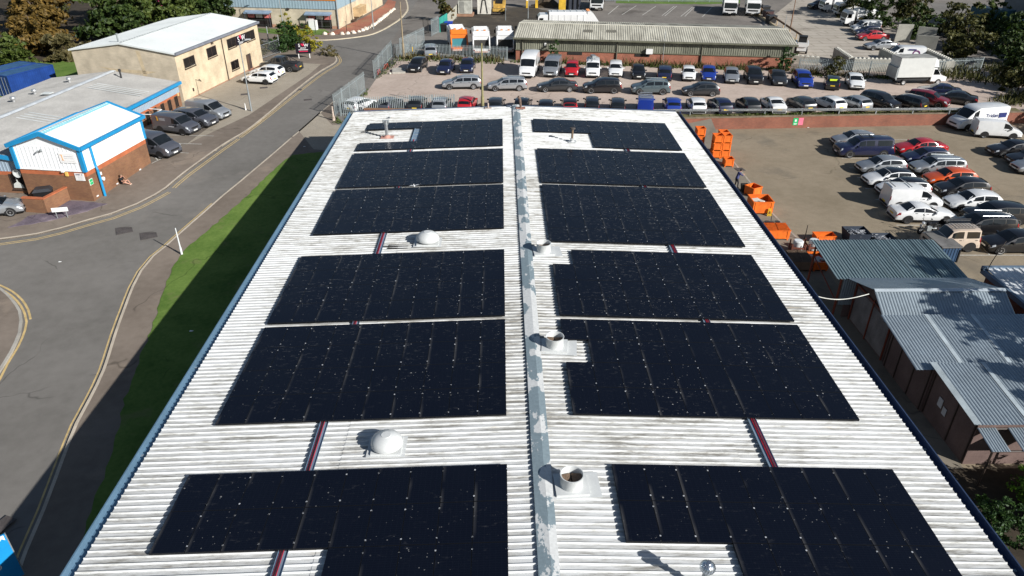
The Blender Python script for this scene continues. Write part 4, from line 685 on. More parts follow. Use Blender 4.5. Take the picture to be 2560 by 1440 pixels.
b=MB(); shedroof(b,-.3,-.15,8.,4.0,2.5,2.95); b.build('roof',sheetB,s4); part('edge_flashing',M('pale_flashing',(.42,.48,.5),.4,.3),s4,lambda b:b.add([(-.34,-.15,2.56),(.0,-.15,2.56),(.0,4,3.01),(-.34,4,3.01)],[(0,1,2,3)]))
part('front_wall',brn,s4,lambda b:b.add([(0,0,0),(0,3.9,0),(0,3.9,2.9),(0,0,2.45),(7.8,0,0),(7.8,3.9,0),(7.8,3.9,2.9),(7.8,0,2.45)],[(0,3,2,1),(4,5,6,7),(0,4,7,3)])); part('board_joints',frame_d,s4,lambda b:[b.box((-.03,y,1.3),(.05,.06,2.4)) for y in (.1,1.55,3.7)]); part('notice',M('notice_white',(.5,.5,.5),.6),s4,lambda b:(b.box((-.05,2.7,1.5),(.02,.35,.5)),b.box((-.05,2.25,1.3),(.02,.3,.42)))); part('lap_strip',MATS['pale_lap'],s4,lambda b:b.add([(2.2,-.15,2.555),(2.42,-.15,2.555),(2.42,4.,3.005),(2.2,4.,3.005)],[(0,1,2,3)]))
s5=thing('canopy','low corrugated canopy with a gap in it at the foot of the nearest shed','shed',(21.5,23.2,.4))
for x0,x1 in ((.1,.95),(1.5,3.4)): b=MB(); b.corr((x0,.3,2.05),(x1-x0,0,0),(0,1.3,.25),.13,.03); b.build('roof_sheet',sheetB,s5)
part('frame',frame_d,s5,lambda b:(b.tube((.1,.3,0),(.1,.3,2.05),.05,.05,6),b.tube((.1,.4,2.),(3.4,.4,2.),.05,.05,6),b.tube((.1,1.6,2.25),(3.4,1.6,2.25),.05,.05,6),b.tube((3.4,.3,0),(3.4,.3,2.05),.05,.05,6)))
s6=thing('brick_store','small brick store with white ribbed roof at the right edge of the lower yard','shed',(30.1,34.4,.4))
part('wall',redbrick,s6,lambda b:b.slab([(0,0),(5,0),(5,4.2),(0,4.2)],0,2.55)); b=MB(); b.corr((.0,-.3,2.62),(5.3,0,0),(0,4.8,.28),.42,.06,prof=tr); b.build('roof',M('white_ribbed',(.66,.68,.69),.5),s6); part('fascia',M('slate_fascia',(.12,.17,.23),.5),s6,lambda b:(b.box((-.1,2.1,2.68),(.2,4.9,.3)),b.box((2.5,4.5,2.86),(5.4,.2,.3)))); part('aerial',frame_d,s6,lambda b:b.path([(-.1,4.2,2.5),(.1,4.3,3.4),(.5,4.5,4.3),(.75,4.6,4.7)],.025))
bk=thing('industrial_building','dark grey building at the top right corner','building',(84.5,112,1.65),R(-4)); part('wall',M('dark_grey_cladding',(.13,.15,.17),.6),bk,lambda b:b.slab([(0,-20),(14,-20),(14,17),(0,17)],0,8)); part('roof',greyroof,bk,lambda b:b.slab([(-.2,-20.2),(14.2,-20.2),(14.2,17.2),(-.2,17.2)],8,8.2)); part('door',M('door_blue_grey',(.22,.28,.34),.5),bk,lambda b:b.box((-.03,2,2),(.06,4,4)))
# ---------------------------------------------------------------- walls, fences, rails
def wallthing(name,label,pts,z0f,z1,th,mat,cop=None,coph=.08,cat='wall'):
    t=thing(name,label,cat,(pts[0][0],pts[0][1],0)); b=MB(); c=MB(); ox,oy=pts[0]
    for a,q in zip(pts,pts[1:]):
        d=Vector((q[0]-a[0],q[1]-a[1])); L=d.length; rz=math.atan2(d.y,d.x); m_=((a[0]+q[0])/2-ox,(a[1]+q[1])/2-oy); z0=z0f
        b.box((*m_,(z0+z1)/2),(L,th,z1-z0),rz)
        if cop: c.box((*m_,z1+coph/2),(L+th*.5,th+.06,coph),rz)
    b.build('wall',mat,t)
    if cop: c.build('coping',cop,t)
    return t
X0=16.6
wallthing('retaining_wall','red brick retaining wall between the lower yard and the upper car park',[(8,yw(8)),(60,yw(60))],.2,1.66,.34,redbrick,M('mossy_coping',(.20,.15,.10),.9,v=.25,world=True),.06)
wallthing('parapet_wall','brown brick wall behind the far end of the warehouse roof',[(-14.6,76.9),(8,yw(8)+.45)],.2,2.35,.34,redbrick,M('brown_coping',(.24,.13,.07),.9),.06)
sheet('grass_strip',[(8,yw(8)+.2),(58,yw(58)+.2),(58,yw(58)+1.5),(8,yw(8)+1.35)],.03,ground_mat('rough_grass',(.075,.075,.03),(.19,.165,.09),2.,.8,.5,(.25,.2,.13)),left=False,jag=.08)
gr=thing('guard_rail','galvanised crash barrier along the edge of the upper car park','barrier',(8,76.7,1.65)); gy=lambda x:76.72+.016*(x-20)
b=MB(); pr=[(0,.44),(-.06,.48),(-.06,.54),(0,.575),(-.06,.61),(-.06,.67),(0,.71)]
for i in range(len(pr)-1):
    (d0,z0),(d1,z1)=pr[i],pr[i+1]; b.add([(0,gy(8)-76.7+d0,z0),(47,gy(55)-76.7+d0,z0),(47,gy(55)-76.7+d1,z1),(0,gy(8)-76.7+d1,z1)],[(0,1,2,3),(3,2,1,0)])
b.build('rail',M('rail_steel',(.50,.52,.53),.4,.4,v=.08),gr)
for i in range(12):
    x=.33+i*4.09; part('post',grey,gr,lambda b:b.box((x,gy(x+8)-76.7+.1,.33),(.1,.14,.75)))
pal=M('palisade_steel',(.36,.42,.43),.5,.45,v=.12,sc=.5,c2=(.47,.53,.54))
def palisade(label,pts,h,name='palisade_fence',step=.2,zf=None,cat='fence',mat=None):
    zf=zf or gz; mat=mat or pal; t=thing(name,label,cat,(pts[0][0],pts[0][1],zf(*pts[0])),0,'steel palisade fences and gates'); o=Vector(t.location); b=MB(); r=MB(); ps=[]
    for a,q in zip(pts,pts[1:]):
        d=Vector((q[0]-a[0],q[1]-a[1])); L=d.length; d/=L; rz=math.atan2(d.y,d.x); n=int(L/step)
        for i in range(n):
            x,y=a[0]+d.x*(i+.5)*L/n,a[1]+d.y*(i+.5)*L/n; z=zf(x,y)-o.z; cx,cy=x-o.x,y-o.y; w=.032; nx,ny=-d.y*.018,d.x*.018
            b.add([(cx-d.x*w,cy-d.y*w,z+.08),(cx+nx,cy+ny,z+.08),(cx+d.x*w,cy+d.y*w,z+.08),(cx-d.x*w,cy-d.y*w,z+h-.1),(cx+nx,cy+ny,z+h),(cx+d.x*w,cy+d.y*w,z+h-.1)],[(0,1,4,3),(1,2,5,4)])
        for hh in (.3,h-.38):
            r.tube((a[0]-o.x-d.y*.05*-1,a[1]-o.y+d.x*.05,zf(*a)-o.z+hh),(q[0]-o.x+d.y*.05,q[1]-o.y+d.x*.05,zf(*q)-o.z+hh),.028,.028,5)
        k=max(1,round(L/2.75))
        for i in range(k+1): ps.append((a[0]+d.x*L*i/k-o.x-d.y*.08,a[1]+d.y*L*i/k-o.y+d.x*.08,zf(a[0]+d.x*L*i/k,a[1]+d.y*L*i/k)-o.z,rz))
    b.build('pales',mat,t); r.build('rails',mat,t)
    for x,y,z,rz in ps: part('post',mat,t,lambda b:b.box((x,y,z+h*.48),(.1,.06,h*.96),rz))
    return t
palisade('palisade gate leaf standing open along the street beside the parked white car',[(-17.9,77.6),(-16.25,87.4)],2.45,'palisade_gate',cat='gate')
palisade('palisade fence running from the open gate behind the parked cars above the brown wall',[(-17.3,77.3),(-12.2,77.75),(-5.0,78.1)],2.0)
palisade('palisade gate leaf beside the bicycles and concrete slab',[(-16.05,93.7),(-15.4,105.9)],2.4,'palisade_gate',cat='gate')
palisade('palisade fence in front of the parked refuse trucks',[(-15.4,105.9),(-7,104.4),(1.0,103.0)],1.9)
palisade('palisade gate leaf standing open up the street behind the long pole',[(-14.2,106.3),(-11.5,114.2)],2.6,'palisade_gate',cat='gate')
palisade('palisade gate leaf closing the depot entrance by the green sheeting',[(-10.85,120.2),(-10.0,122.9)],2.7,'palisade_gate',cat='gate')
palisade('palisade fence behind the black and blue parked cars at the right of the depot shed',[(39.3,96.0),(51,94.0),(64,96.6)],1.95)
palisade('palisade fence along the grass strip at the back of the depot yard',[(18,156.2),(48,154.8)],2.2)
gf=thing('sheeted_fence','fence sheeted in green along the depot yard','fence',(-9.9,123.2,1.6)); part('sheeting',M('green_sheeting',(.03,.27,.22),.6,v=.15),gf,lambda b:b.add([(0,0,0),(1.0,4.8,0),(1.0,4.8,2.3),(0,0,2.3),(.06,0,0),(1.06,4.8,0),(1.06,4.8,2.3),(.06,0,2.3)],[(3,2,1,0),(4,5,6,7),(3,7,6,2)])); part('post',grey,gf,lambda b:b.tube((-.05,0,0),(-.05,0,2.4),.05,.05,6))
tf=thing('timber_fence','weathered timber fence beyond the green sheeting','fence',(-8.85,128.2,1.65)); part('boards',M('weathered_boards',(.30,.29,.24),.85,v=.2,sc=3),tf,lambda b:b.corr((0,0,0),(1.5,14.5,0),(0,0,2.0),.3,.03,prof=tr)); part('post',frame_d,tf,lambda b:b.tube((-.1,0,0),(-.1,0,2.),.06,.06,6)); 
df=thing('wire_fence','dark steel fence along the wood at the top left','fence',(-67,146.5,1.4))
part('wires',M('fence_dark',(.03,.028,.025),.7),df,lambda b:[b.tube((0,0,z),(18,14,z),.02,.02,4) for z in (.3,.9,1.6,2.2)])
for i in range(12): part('post',MATS['fence_dark'],df,lambda b:b.tube((i*1.6,i*1.25,0),(i*1.6,i*1.25,2.4),.05,.05,5))
tl=thing('wire_fence','thin dark posted fence in front of the shop','fence',(-40.5,124.4,1.4))
for i in range(7): part('post',MATS['fence_dark'],tl,lambda b:b.tube((i*2.6,-i*.3,0),(i*2.6,-i*.3,2.1),.05,.05,5))
part('wires',grey,tl,lambda b:[b.tube((0,0,z),(15.6,-1.8,z),.008,.008,4) for z in (.5,1.2,2.)])
gt=thing('wire_gate','galvanised mesh gate between the cream building and the bush','gate',(-33.6,103.4,1.4)); part('frame',grey,gt,lambda b:(b.tube((0,0,0),(0,0,2.6),.06,.06,6),b.tube((1.6,5.,0),(1.6,5,2.6),.06,.06,6),b.tube((-1.2,9.5,0),(-1.2,9.5,3.),.07,.07,6),b.tube((0,0,2.),(1.6,5,2.),.03,.03,5),b.tube((0,0,.3),(1.6,5,.3),.03,.03,5))); part('mesh',grey,gt,lambda b:[b.tube((1.6*i/24,5*i/24,.3),(1.6*i/24,5*i/24,2.),.008,.008,4) for i in range(25)])
# concrete stalls made of interlocking blocks
cb=M('block_concrete',(.33,.32,.28),.9,v=.14,sc=.7,bump=.2)
def blockwall(label,a,q,h,studs=True):
    d=Vector((q[0]-a[0],q[1]-a[1])); L=d.length; rz=math.atan2(d.y,d.x); t=thing('block_wall',label,'wall',(a[0],a[1],1.65),rz,'concrete block stalls'); b=MB(); n=round(L/1.6)
    for i in range(n):
        for j in range(round(h/.8)): b.box(((i+.5)*L/n,random.uniform(-.015,.015),(j+.5)*.8),(L/n-.02,.78,.785))
    b.build('blocks',cb,t)
    if studs:
        s=MB(); 
        for i in range(n*3): s.add([((i+.5)*L/n/3+p,k,z+round(h/.8)*.8-.005) for p,k,z in ((-.16,-.16,0),(.16,-.16,0),(.16,.16,0),(-.16,.16,0),(-.1,-.1,.14),(.1,-.1,.14),(.1,.1,.14),(-.1,.1,.14))],[(4,5,6,7),(0,1,5,4),(1,2,6,5),(2,3,7,6),(3,0,4,7)])
        s.build('studs',M('stud_concrete',(.55,.53,.47),.9),t)
blockwall('front concrete block wall running along behind the palisade fence',(46.9,97.2),(59.6,95.8),1.6); blockwall('left side wall of the concrete block stalls',(46.9,97.7),(47.4,103.9),1.6); blockwall('middle dividing wall of the concrete block stalls',(53.5,97.),(53.7,103.5),1.6); blockwall('right side wall of the concrete block stalls',(59.5,96.4),(59.8,103.2),1.6); blockwall('low concrete block wall beside the white skid loader',(40.6,103),(44.2,101.4),.8)
def slabthing(label,pts,h,th,lean):
    (x0,y0),(x1,y1)=pts; d=Vector((x1-x0,y1-y0)); t=thing('concrete_panel',label,'panel',(x0,y0,1.65),math.atan2(d.y,d.x),'upright concrete panels'); L=d.length
    part('slab',cb,t,lambda b:b.add([(0,0,0),(L,0,0),(L,lean,h),(0,lean,h),(0,th,0),(L,th,0),(L,th+lean,h),(0,th+lean,h)],[(0,1,2,3),(5,4,7,6),(3,2,6,7),(1,5,6,2),(4,0,3,7)])); part('footing',cb,t,lambda b:b.box((L/2,th+.5,.15),(L,1.4,.3)))
slabthing('tall grey concrete panel behind the red saloon in the far yard',((61.6,115.8),(63.9,115.6)),2.7,.2,-.2); slabthing('shaded concrete panel leaning beside the tall one',((64.2,114.6),(66.4,113.2)),2.5,.2,.35); slabthing('grey concrete panel behind the silver saloon in the far yard',((60.9,108.4),(63.4,107.2)),2.5,.2,-.3)
# low rail wall between depot yard and far yard
rw=thing('rail_fence','brown timber rail on posts dividing the depot yard from the far yard','fence',(48.6,146,1.65)); part('rail',M('brown_rail',(.16,.10,.06),.8,v=.2),rw,lambda b:b.box((-1.1,-16.2,1.15),(.12,33,.3),R(-3.6)))
for i in range(9): part('post',M('tan_post',(.42,.32,.2),.8),rw,lambda b:b.tube((.2-i*.26,-1-i*3.85,0),(.2-i*.26,-1-i*3.85,1.1),.09,.09,6))
part('kerb_wall',M('tan_wall',(.42,.34,.22),.9,v=.2),rw,lambda b:b.box((-1.6,-16.,.2),(.3,32,.4),R(-3.6)))
# ---------------------------------------------------------------- poles, lamps, signs
def lamp(x,y,z,h,label,arm=(0.,0.),mat=grey,head=True,r=.07):
    t=thing('street_lamp' if head else 'pole',label,'street lamp' if head else 'pole',(x,y,z)); part('column',mat,t,lambda b:(b.tube((0,0,0),(0,0,h*.28),r*1.45,r*1.4,10),b.tube((0,0,h*.28),(0,0,h),r,r*.6,10)),smooth=40)
    if head:
        ax,ay=arm; part('arm',mat,t,lambda b:b.tube((0,0,h-.05),(ax,ay,h+.12),r*.5,r*.5,8)); part('lantern',M('lantern_grey',(.42,.43,.44),.5),t,lambda b:b.add([(ax-.32,ay-.1,h+.1),(ax+.32,ay-.08,h+.16),(ax+.32,ay+.08,h+.16),(ax-.32,ay+.1,h+.1),(ax-.25,ay-.07,h+.24),(ax+.28,ay-.05,h+.26),(ax+.28,ay+.05,h+.26),(ax-.25,ay+.07,h+.24)],[(3,2,1,0),(4,5,6,7),(0,1,5,4),(1,2,6,5),(2,3,7,6),(3,0,4,7)]))
    return t
lamp(-27.46,79.,1.4,7.5,'tall grey street lamp in front of the cream building',(.9,.2)); lamp(-34.93,122.05,1.4,9,'grey street lamp in front of the blue grey shop',(.9,.1)); lamp(-21.25,126.9,1.5,9,'grey street lamp on the red paved apron',(.9,.1)); lamp(-62.5,140,1.4,9,'grey pole rising above the pink banner',(.9,.1))
tim=M('timber_pole',(.25,.20,.13),.85,v=.2)
lamp(-13.6,104.6,1.5,7.6,'tall brown timber pole behind the palisade fence',mat=tim,head=False,r=.12); lamp(-1.9,76.75,1.6,7.6,'olive timber pole rising behind the brown wall between the parked cars',mat=M('olive_pole',(.24,.22,.11),.85,v=.2),head=False,r=.13)
lamp(-22.79,46.09,.7,2.1,'leaning white post standing at the edge of the grass verge',mat=M('post_white',(.62,.64,.64),.6,v=.05),head=False,r=.055); lamp(-28.2,79.4,1.45,.8,'short white bollard beside the tall street lamp',mat=white,head=False,r=.06); lamp(-35.1,85.2,1.4,.01,'thin pole',mat=frame_d,head=False,r=.01) if False else None
t=lamp(49.7,128.2,1.65,8.5,'tall thin rusty mast beside the rail fence',mat=M('rusty_mast',(.18,.10,.06),.8),head=False,r=.07); t=lamp(5.05,136.3,1.65,4.2,'camera pole in the depot yard',mat=grey,head=False,r=.06); part('camera',white,t,lambda b:(b.box((0,-.2,4.1),(.25,.4,.2)),b.box((-.2,0,3.2),(.3,.25,.4)),b.box((.25,0,3.7),(.2,.2,.25)))); lamp(1.,134.3,1.65,2.6,'thin grey post in the dirty part of the depot yard',mat=grey,head=False,r=.04); lamp(45.2,119,1.65,3.4,'grey post at the depot end of the rail fence',mat=grey,head=False,r=.06)
lamp(23.,48.7,.4,1.25,'short dark post on the lower yard beside the orange lidded bin',mat=black,head=False,r=.04); lamp(-17.75,75.6,1.5,1.5,'rusty red and white marker post at the foot of the gate',mat=M('rusty_white',(.45,.25,.18),.8,v=.35,sc=4,c2=(.7,.6,.5)),head=False,r=.12)
st=thing('street_name_sign','white street name sign on two legs in the slate bed','sign',(-34.2,51.9,.95),R(12)); part('plate',white,st,lambda b:(b.box((0,0,.72),(1.15,.03,.34)))); 
for x in (-.35,.38): part('leg',grey,st,lambda b:b.tube((x,.03,0),(x,.03,.75),.035,.035,8))
sg=thing('company_sign','black company sign on white legs in front of the clipped bush','sign',(-27.7,105.,1.4),R(8)); sbm=part('board',MATS['sign_black'],sg,lambda b:b.box((0,0,1.45),(2.1,.08,1.4)))
for x in (-.75,.75): part('leg',white,sg,lambda b:b.tube((x,.05,0),(x,.05,1.0),.06,.06,8))
text('S',.6,'lettering',wl,sbm,(-.5,-.05,1.85),(R(90),0,0)); text('W',.6,'lettering',wl,sbm,(.45,-.05,1.85),(R(90),0,0)); part('emblem',rl,sbm,lambda b:b.add([(-.3,-.055,2.1),(.2,-.055,2.1),(.1,-.055,1.75),(-.1,-.055,1.8)],[(0,1,2,3)])); text('GROUP',.24,'lettering',wl,sbm,(0,-.05,1.5),(R(90),0,0)); part('text_lines',gp,sbm,lambda b:b.box((0,-.05,1.27),(1.3,.01,.1))); part('red_line',rl,sbm,lambda b:b.box((0,-.05,1.06),(1.2,.01,.13)))
bs=thing('billboard','blue board with white lettering cut off at the lower left corner','sign',(-18.38,18.75,.4),R(42)); bb=part('board',M('billboard_blue',(.012,.24,.55),.4,v=.05),bs,lambda b:b.box((-1.5,0,1.75),(3.,.07,2.2))); part('edge',grey,bb,lambda b:b.box((.02,0,1.75),(.035,.1,2.22))); 
for x in (-.3,-2.7): part('leg',grey,bs,lambda b:b.tube((x,.08,0),(x,.08,2.8),.05,.05,8))
part('arrow_mark',white,bb,lambda b:b.add([(-.3,-.042,2.85),(-.05,-.042,2.85),(-.05,-.042,2.6),(-.14,-.042,2.72),(-.5,-.042,2.35),(-.6,-.042,2.45),(-.24,-.042,2.78)],[(0,1,2,3,4,5,6)])); text('co',.55,'lettering',white,bb,(-.75,-.042,1.55),(R(90),0,0),.004)
bn=thing('banner','pink banner with white lettering above the pale roof of the cream building','banner',(-62.3,140.5,1.4),R(22)); bnb=part('sheet',M('banner_pink',(.78,.03,.27),.6,v=.08),bn,lambda b:b.add([(-1.6,0,1.2),(1.7,0,1.2),(1.7,0,3.4),(-1.6,0,3.4),(-1.6,.02,1.2),(1.7,.02,1.2),(1.7,.02,3.4),(-1.6,.02,3.4)],[(0,1,2,3),(5,4,7,6),(3,2,6,7)])); text('Small',.62,'lettering',wl,bnb,(0,-.01,2.9),(R(90),0,0)); text('Foodhall',.74,'lettering',wl,bnb,(0.05,-.01,2.05),(R(90),0,0))
for x in (-1.6,1.7): part('post',grey,bn,lambda b:b.tube((x,.06,0),(x,.06,3.5),.04,.04,6))
for dx,c,lb in ((0,grn,'green exit sign on the retaining wall'),(.95,M('sign_pink',(.75,.18,.27),.5),'pink notice beside the green sign on the retaining wall')):
    x=32.05+dx*.62; o=thing('wall_sign',lb,'sign',(x,yw(x)-.2,1.12)); s_=part('plate',c,o,lambda b:b.box((0,0,0),(.52,.03,.78)))
    if dx==0: part('symbol',white,s_,lambda b:(b.box((0,-.02,.12),(.2,.01,.24)),b.box((0,-.02,-.2),(.36,.01,.05)),b.box((0,-.02,-.3),(.3,.01,.04))))
# bin enclosure and wheelie bin by the slate bed
bw=thing('bin_enclosure','low L shaped brown brick wall beside the slate bed','wall',(-36.,52.8,.9)); brk=brownbrick
part('wall',brownbrick,bw,lambda b:(b.slab([(.0,0),(.24,-.05),(.8,2.4),(.55,2.45)],-.1,1.25),b.slab([(-1.6,.2),(-.002,-.02),(.0,.24),(-1.6,.46)],-.1,1.25))); part('coping',redtrim,bw,lambda b:(b.slab([(-.02,-.03),(.27,-.08),(.83,2.42),(.53,2.48)],1.25,1.33),b.slab([(-1.62,.17),(-.03,-.05),(-.03,.27),(-1.62,.49)],1.25,1.33))); part('foot',redtrim,bw,lambda b:b.slab([(-1.62,.16),(.02,-.08),(.26,-.12),(.28,.02),(-1.6,.3)],-.1,.06))
bi=thing('wheeled_bin','dark wheeled bin behind the low brown brick wall','bin',(-37.0,54.9,.98),R(20)); part('bin_body',black,bi,lambda b:b.add([(-.55,-.4,.1),(.55,-.4,.1),(.55,.4,.1),(-.55,.4,.1),(-.65,-.5,1.1),(.65,-.5,1.1),(.65,.5,1.1),(-.65,.5,1.1)],[(3,2,1,0),(0,1,5,4),(1,2,6,5),(2,3,7,6),(3,0,4,7)])); part('lid',M('bin_lid',(.03,.032,.038),.5),bi,lambda b:b.add([(-.7,-.55,1.1),(.7,-.55,1.1),(.7,.55,1.1),(-.7,.55,1.1),(-.5,-.4,1.3),(.5,-.4,1.3),(.5,.4,1.3),(-.5,.4,1.3)],[(4,5,6,7),(0,1,5,4),(1,2,6,5),(2,3,7,6),(3,0,4,7)]))
for x in (-.5,.5): part('wheel',black,bi,lambda b:b.tube((x,-.45,.1),(x,-.35,.1),.1,.1,10))
# containers
navyc=M('container_blue',(.012,.045,.20),.45,v=.12,coat=.2); topc=M('container_roof_blue',(.035,.10,.20),.5,v=.15)
def container(x,y,rz,label,L=6.06,mats=(navyc,topc)):
    t=thing('shipping_container',label,'container',(x,y,gz(x,y) if x>-13 else zl(y)),rz,'blue shipping containers'); b=MB(); w,h=2.44,2.59
    b.corr((w/2,-L/2,.12),(0,L,0),(0,0,h-.25),.28,.04,prof=tr); b.corr((-w/2,L/2,.12),(0,-L,0),(0,0,h-.25),.28,.04,prof=tr); b.box((0,0,h/2+.05),(w-.04,L-.04,h-.15)); b.build('walls',mats[0],t)
    part('frame',mats[0],t,lambda b:[b.box((sx*(w/2-.02),sy*(L/2-.05),h/2),(.14,.16,h)) for sx in (-1,1) for sy in (-1,1)]+[b.box((sx*(w/2-.01),0,zz),(.12,L-.2,.14)) for sx in (-1,1) for zz in (.08,h-.05)]+[b.box((0,sy*(L/2-.03),zz),(w-.2,.1,.14)) for sy in (-1,1) for zz in (.08,h-.05)]); b=MB(); b.corr((-w/2+.05,L/2-.1,h-.03),(0,-L+.2,0),(w-.1,0,0),.28,.025); b.build('roof',mats[1],t)
    part('door_bars',grey,t,lambda b:[b.tube((x_,-L/2-.06,.2),(x_,-L/2-.06,h-.2),.02,.02,5) for x_ in (-.8,-.3,.3,.8)]); return t
container(-56.6,87.7,R(-21),'blue shipping container nearest the cream building'); container(-59.2,88.7,R(-21),'blue shipping container at the left edge behind the grey roof')
t=thing('steel_tank','small dark blue steel box with weathered lid behind the right end of the lean-to','tank',(32.0,45.7,.4)); b=MB(); b.corr((-.65,-.6,0),(1.3,0,0),(0,0,1.15),.22,.03,prof=tr); b.box((0,0,.58),(1.28,1.16,1.14)); b.build('shell',M('dark_container',(.03,.07,.14),.6),t); part('lid',M('rusty_lid',(.16,.155,.15),.8,v=.25),t,lambda b:b.slab([(-.8,-.7),(.72,-.68),(.7,.72),(-.78,.7)],1.16,1.24)); part('leg',black,t,lambda b:b.box((.62,-.62,.5),(.08,.08,1.0)))
# ---------------------------------------------------------------- vehicles
# profile stations: (fraction of length from nose, height, width factor); cowl, roof front, roof rear, rear glass foot; belt heights; side glass spans
VK=dict(
 hatch=dict(d=(4.15,1.76,1.47),st=[(0,.48,.80),(.012,.68,.86),(.08,.80,.94),(.17,.90,.98),(.27,.98,1),(.44,1.37,1),(.58,1.47,1),(.78,1.43,.99),(.90,1.34,.95),(.985,1.0,.90),(1,.66,.86)],ix=(4,5,8,9),belt=(.90,.98),sg=[(.30,.58),(.60,.86)]),
 mini=dict(d=(3.65,1.66,1.45),st=[(0,.5,.82),(.015,.72,.88),(.08,.86,.95),(.16,.94,.98),(.24,1.0,1),(.38,1.38,1),(.54,1.45,1),(.80,1.42,.99),(.92,1.35,.95),(.985,1.0,.92),(1,.66,.88)],ix=(4,5,8,9),belt=(.93,.98),sg=[(.27,.60),(.62,.88)]),
 mpv=dict(d=(4.1,1.72,1.56),st=[(0,.5,.82),(.012,.72,.88),(.07,.88,.95),(.15,.99,.98),(.22,1.06,1),(.41,1.47,1),(.56,1.56,1),(.80,1.52,.99),(.93,1.44,.95),(.985,1.04,.92),(1,.66,.88)],ix=(4,5,8,9),belt=(.97,1.02),sg=[(.26,.56),(.58,.88)]),
 estate=dict(d=(4.62,1.8,1.5),st=[(0,.48,.80),(.012,.68,.86),(.075,.80,.94),(.16,.90,.98),(.25,.98,1),(.40,1.38,1),(.54,1.5,1),(.82,1.47,.98),(.935,1.38,.94),(.988,1.0,.90),(1,.66,.86)],ix=(4,5,8,9),belt=(.90,.99),sg=[(.28,.53),(.55,.74),(.76,.91)]),
 saloon=dict(d=(4.65,1.82,1.44),st=[(0,.46,.80),(.012,.66,.86),(.075,.78,.94),(.17,.88,.98),(.27,.96,1),(.42,1.33,1),(.54,1.44,1),(.66,1.41,.99),(.70,1.37,.98),(.85,1.02,.96),(.96,.99,.91),(.995,.92,.88),(1,.62,.86)],ix=(4,5,8,9),belt=(.90,.99),sg=[(.30,.53),(.55,.75)]),
 coupe=dict(d=(4.7,1.8,1.4),st=[(0,.46,.80),(.012,.66,.86),(.075,.78,.94),(.19,.88,.98),(.31,.95,1),(.46,1.28,1),(.56,1.40,1),(.66,1.37,.99),(.69,1.34,.98),(.86,1.0,.96),(.96,.98,.91),(.995,.92,.88),(1,.62,.86)],ix=(4,5,8,9),belt=(.89,.99),sg=[(.35,.56),(.57,.74)]),
 suv=dict(d=(4.4,1.84,1.66),st=[(0,.55,.84),(.012,.82,.90),(.06,.95,.95),(.16,1.04,.98),(.24,1.10,1),(.39,1.54,1),(.54,1.66,1),(.80,1.63,.99),(.925,1.54,.95),(.985,1.10,.92),(1,.72,.88)],ix=(4,5,8,9),belt=(1.03,1.10),sg=[(.27,.55),(.57,.78),(.80,.91)]),
 jeep=dict(d=(3.55,1.6,1.72),st=[(0,.55,.90),(.012,.95,.92),(.05,1.0,.93),(.17,1.03,.95),(.31,1.06,.97),(.41,1.62,1),(.52,1.72,1),(.88,1.72,1),(.965,1.68,.98),(.985,1.08,.96),(1,.62,.95)],ix=(4,5,8,9),belt=(1.02,1.04),sg=[(.36,.62),(.68,.94)]),
 smallvan=dict(d=(4.4,1.8,1.83),st=[(0,.5,.84),(.012,.76,.90),(.06,.92,.95),(.14,1.02,.98),(.20,1.09,1),(.35,1.68,1),(.45,1.80,1),(.90,1.83,1),(.985,1.77,.98),(.995,1.05,.97),(1,.58,.95)],ix=(4,5,8,9),belt=(1.02,1.08),sg=[(.25,.44)],van=1),
 midvan=dict(d=(5.0,1.95,1.97),st=[(0,.52,.84),(.012,.82,.90),(.05,1.0,.95),(.12,1.12,.98),(.17,1.18,1),(.31,1.82,1),(.40,1.95,1),(.92,1.97,1),(.985,1.92,.98),(.995,1.1,.97),(1,.58,.95)],ix=(4,5,8,9),belt=(1.10,1.16),sg=[(.21,.40)],van=1),
 bigvan=dict(d=(5.7,2.05,2.5),st=[(0,.55,.84),(.012,.88,.90),(.045,1.08,.95),(.10,1.22,.98),(.145,1.30,1),(.27,2.14,1),(.36,2.44,1),(.93,2.5,1),(.985,2.44,.98),(.995,1.2,.97),(1,.6,.95)],ix=(4,5,8,9),belt=(1.22,1.28),sg=[(.19,.35)],van=1),
 pickup=dict(d=(5.3,1.86,1.82),st=[(0,.6,.86),(.012,.9,.92),(.05,1.02,.96),(.15,1.1,.98),(.235,1.15,1),(.34,1.66,1),(.42,1.82,1),(.55,1.80,1),(.61,1.74,.99),(.635,1.16,.99),(.66,1.10,1),(.99,1.10,.97),(1,.66,.94)],ix=(4,5,8,9),belt=(1.10,1.12),sg=[(.27,.44),(.455,.60)]),
 hardtop=dict(d=(5.25,1.86,1.85),st=[(0,.6,.86),(.012,.9,.92),(.05,1.02,.96),(.15,1.1,.98),(.235,1.15,1),(.35,1.70,1),(.43,1.82,1),(.90,1.85,.98),(.955,1.78,.95),(.975,1.16,.95),(1,.66,.94)],ix=(4,5,8,9),belt=(1.10,1.14),sg=[(.27,.44),(.455,.60),(.66,.92)]))
tyre=M('tyre_rubber',(.016,.016,.017),.85,v=.15); alloy=M('alloy_rim',(.48,.49,.50),.3,.7,v=.1); rimb=M('black_rim',(.03,.03,.032),.35); trim=M('dark_trim',(.014,.014,.015),.55); cglass=glass(); lampw=M('headlamp_lens',(.62,.65,.68),.12,.2,v=.1,coat=.6); lampr=M('tail_lens',(.24,.008,.01),.2,coat=.6); platew=M('plate_white',(.72,.72,.68),.4); platey=M('plate_yellow',(.72,.50,.04),.4)
VM={}
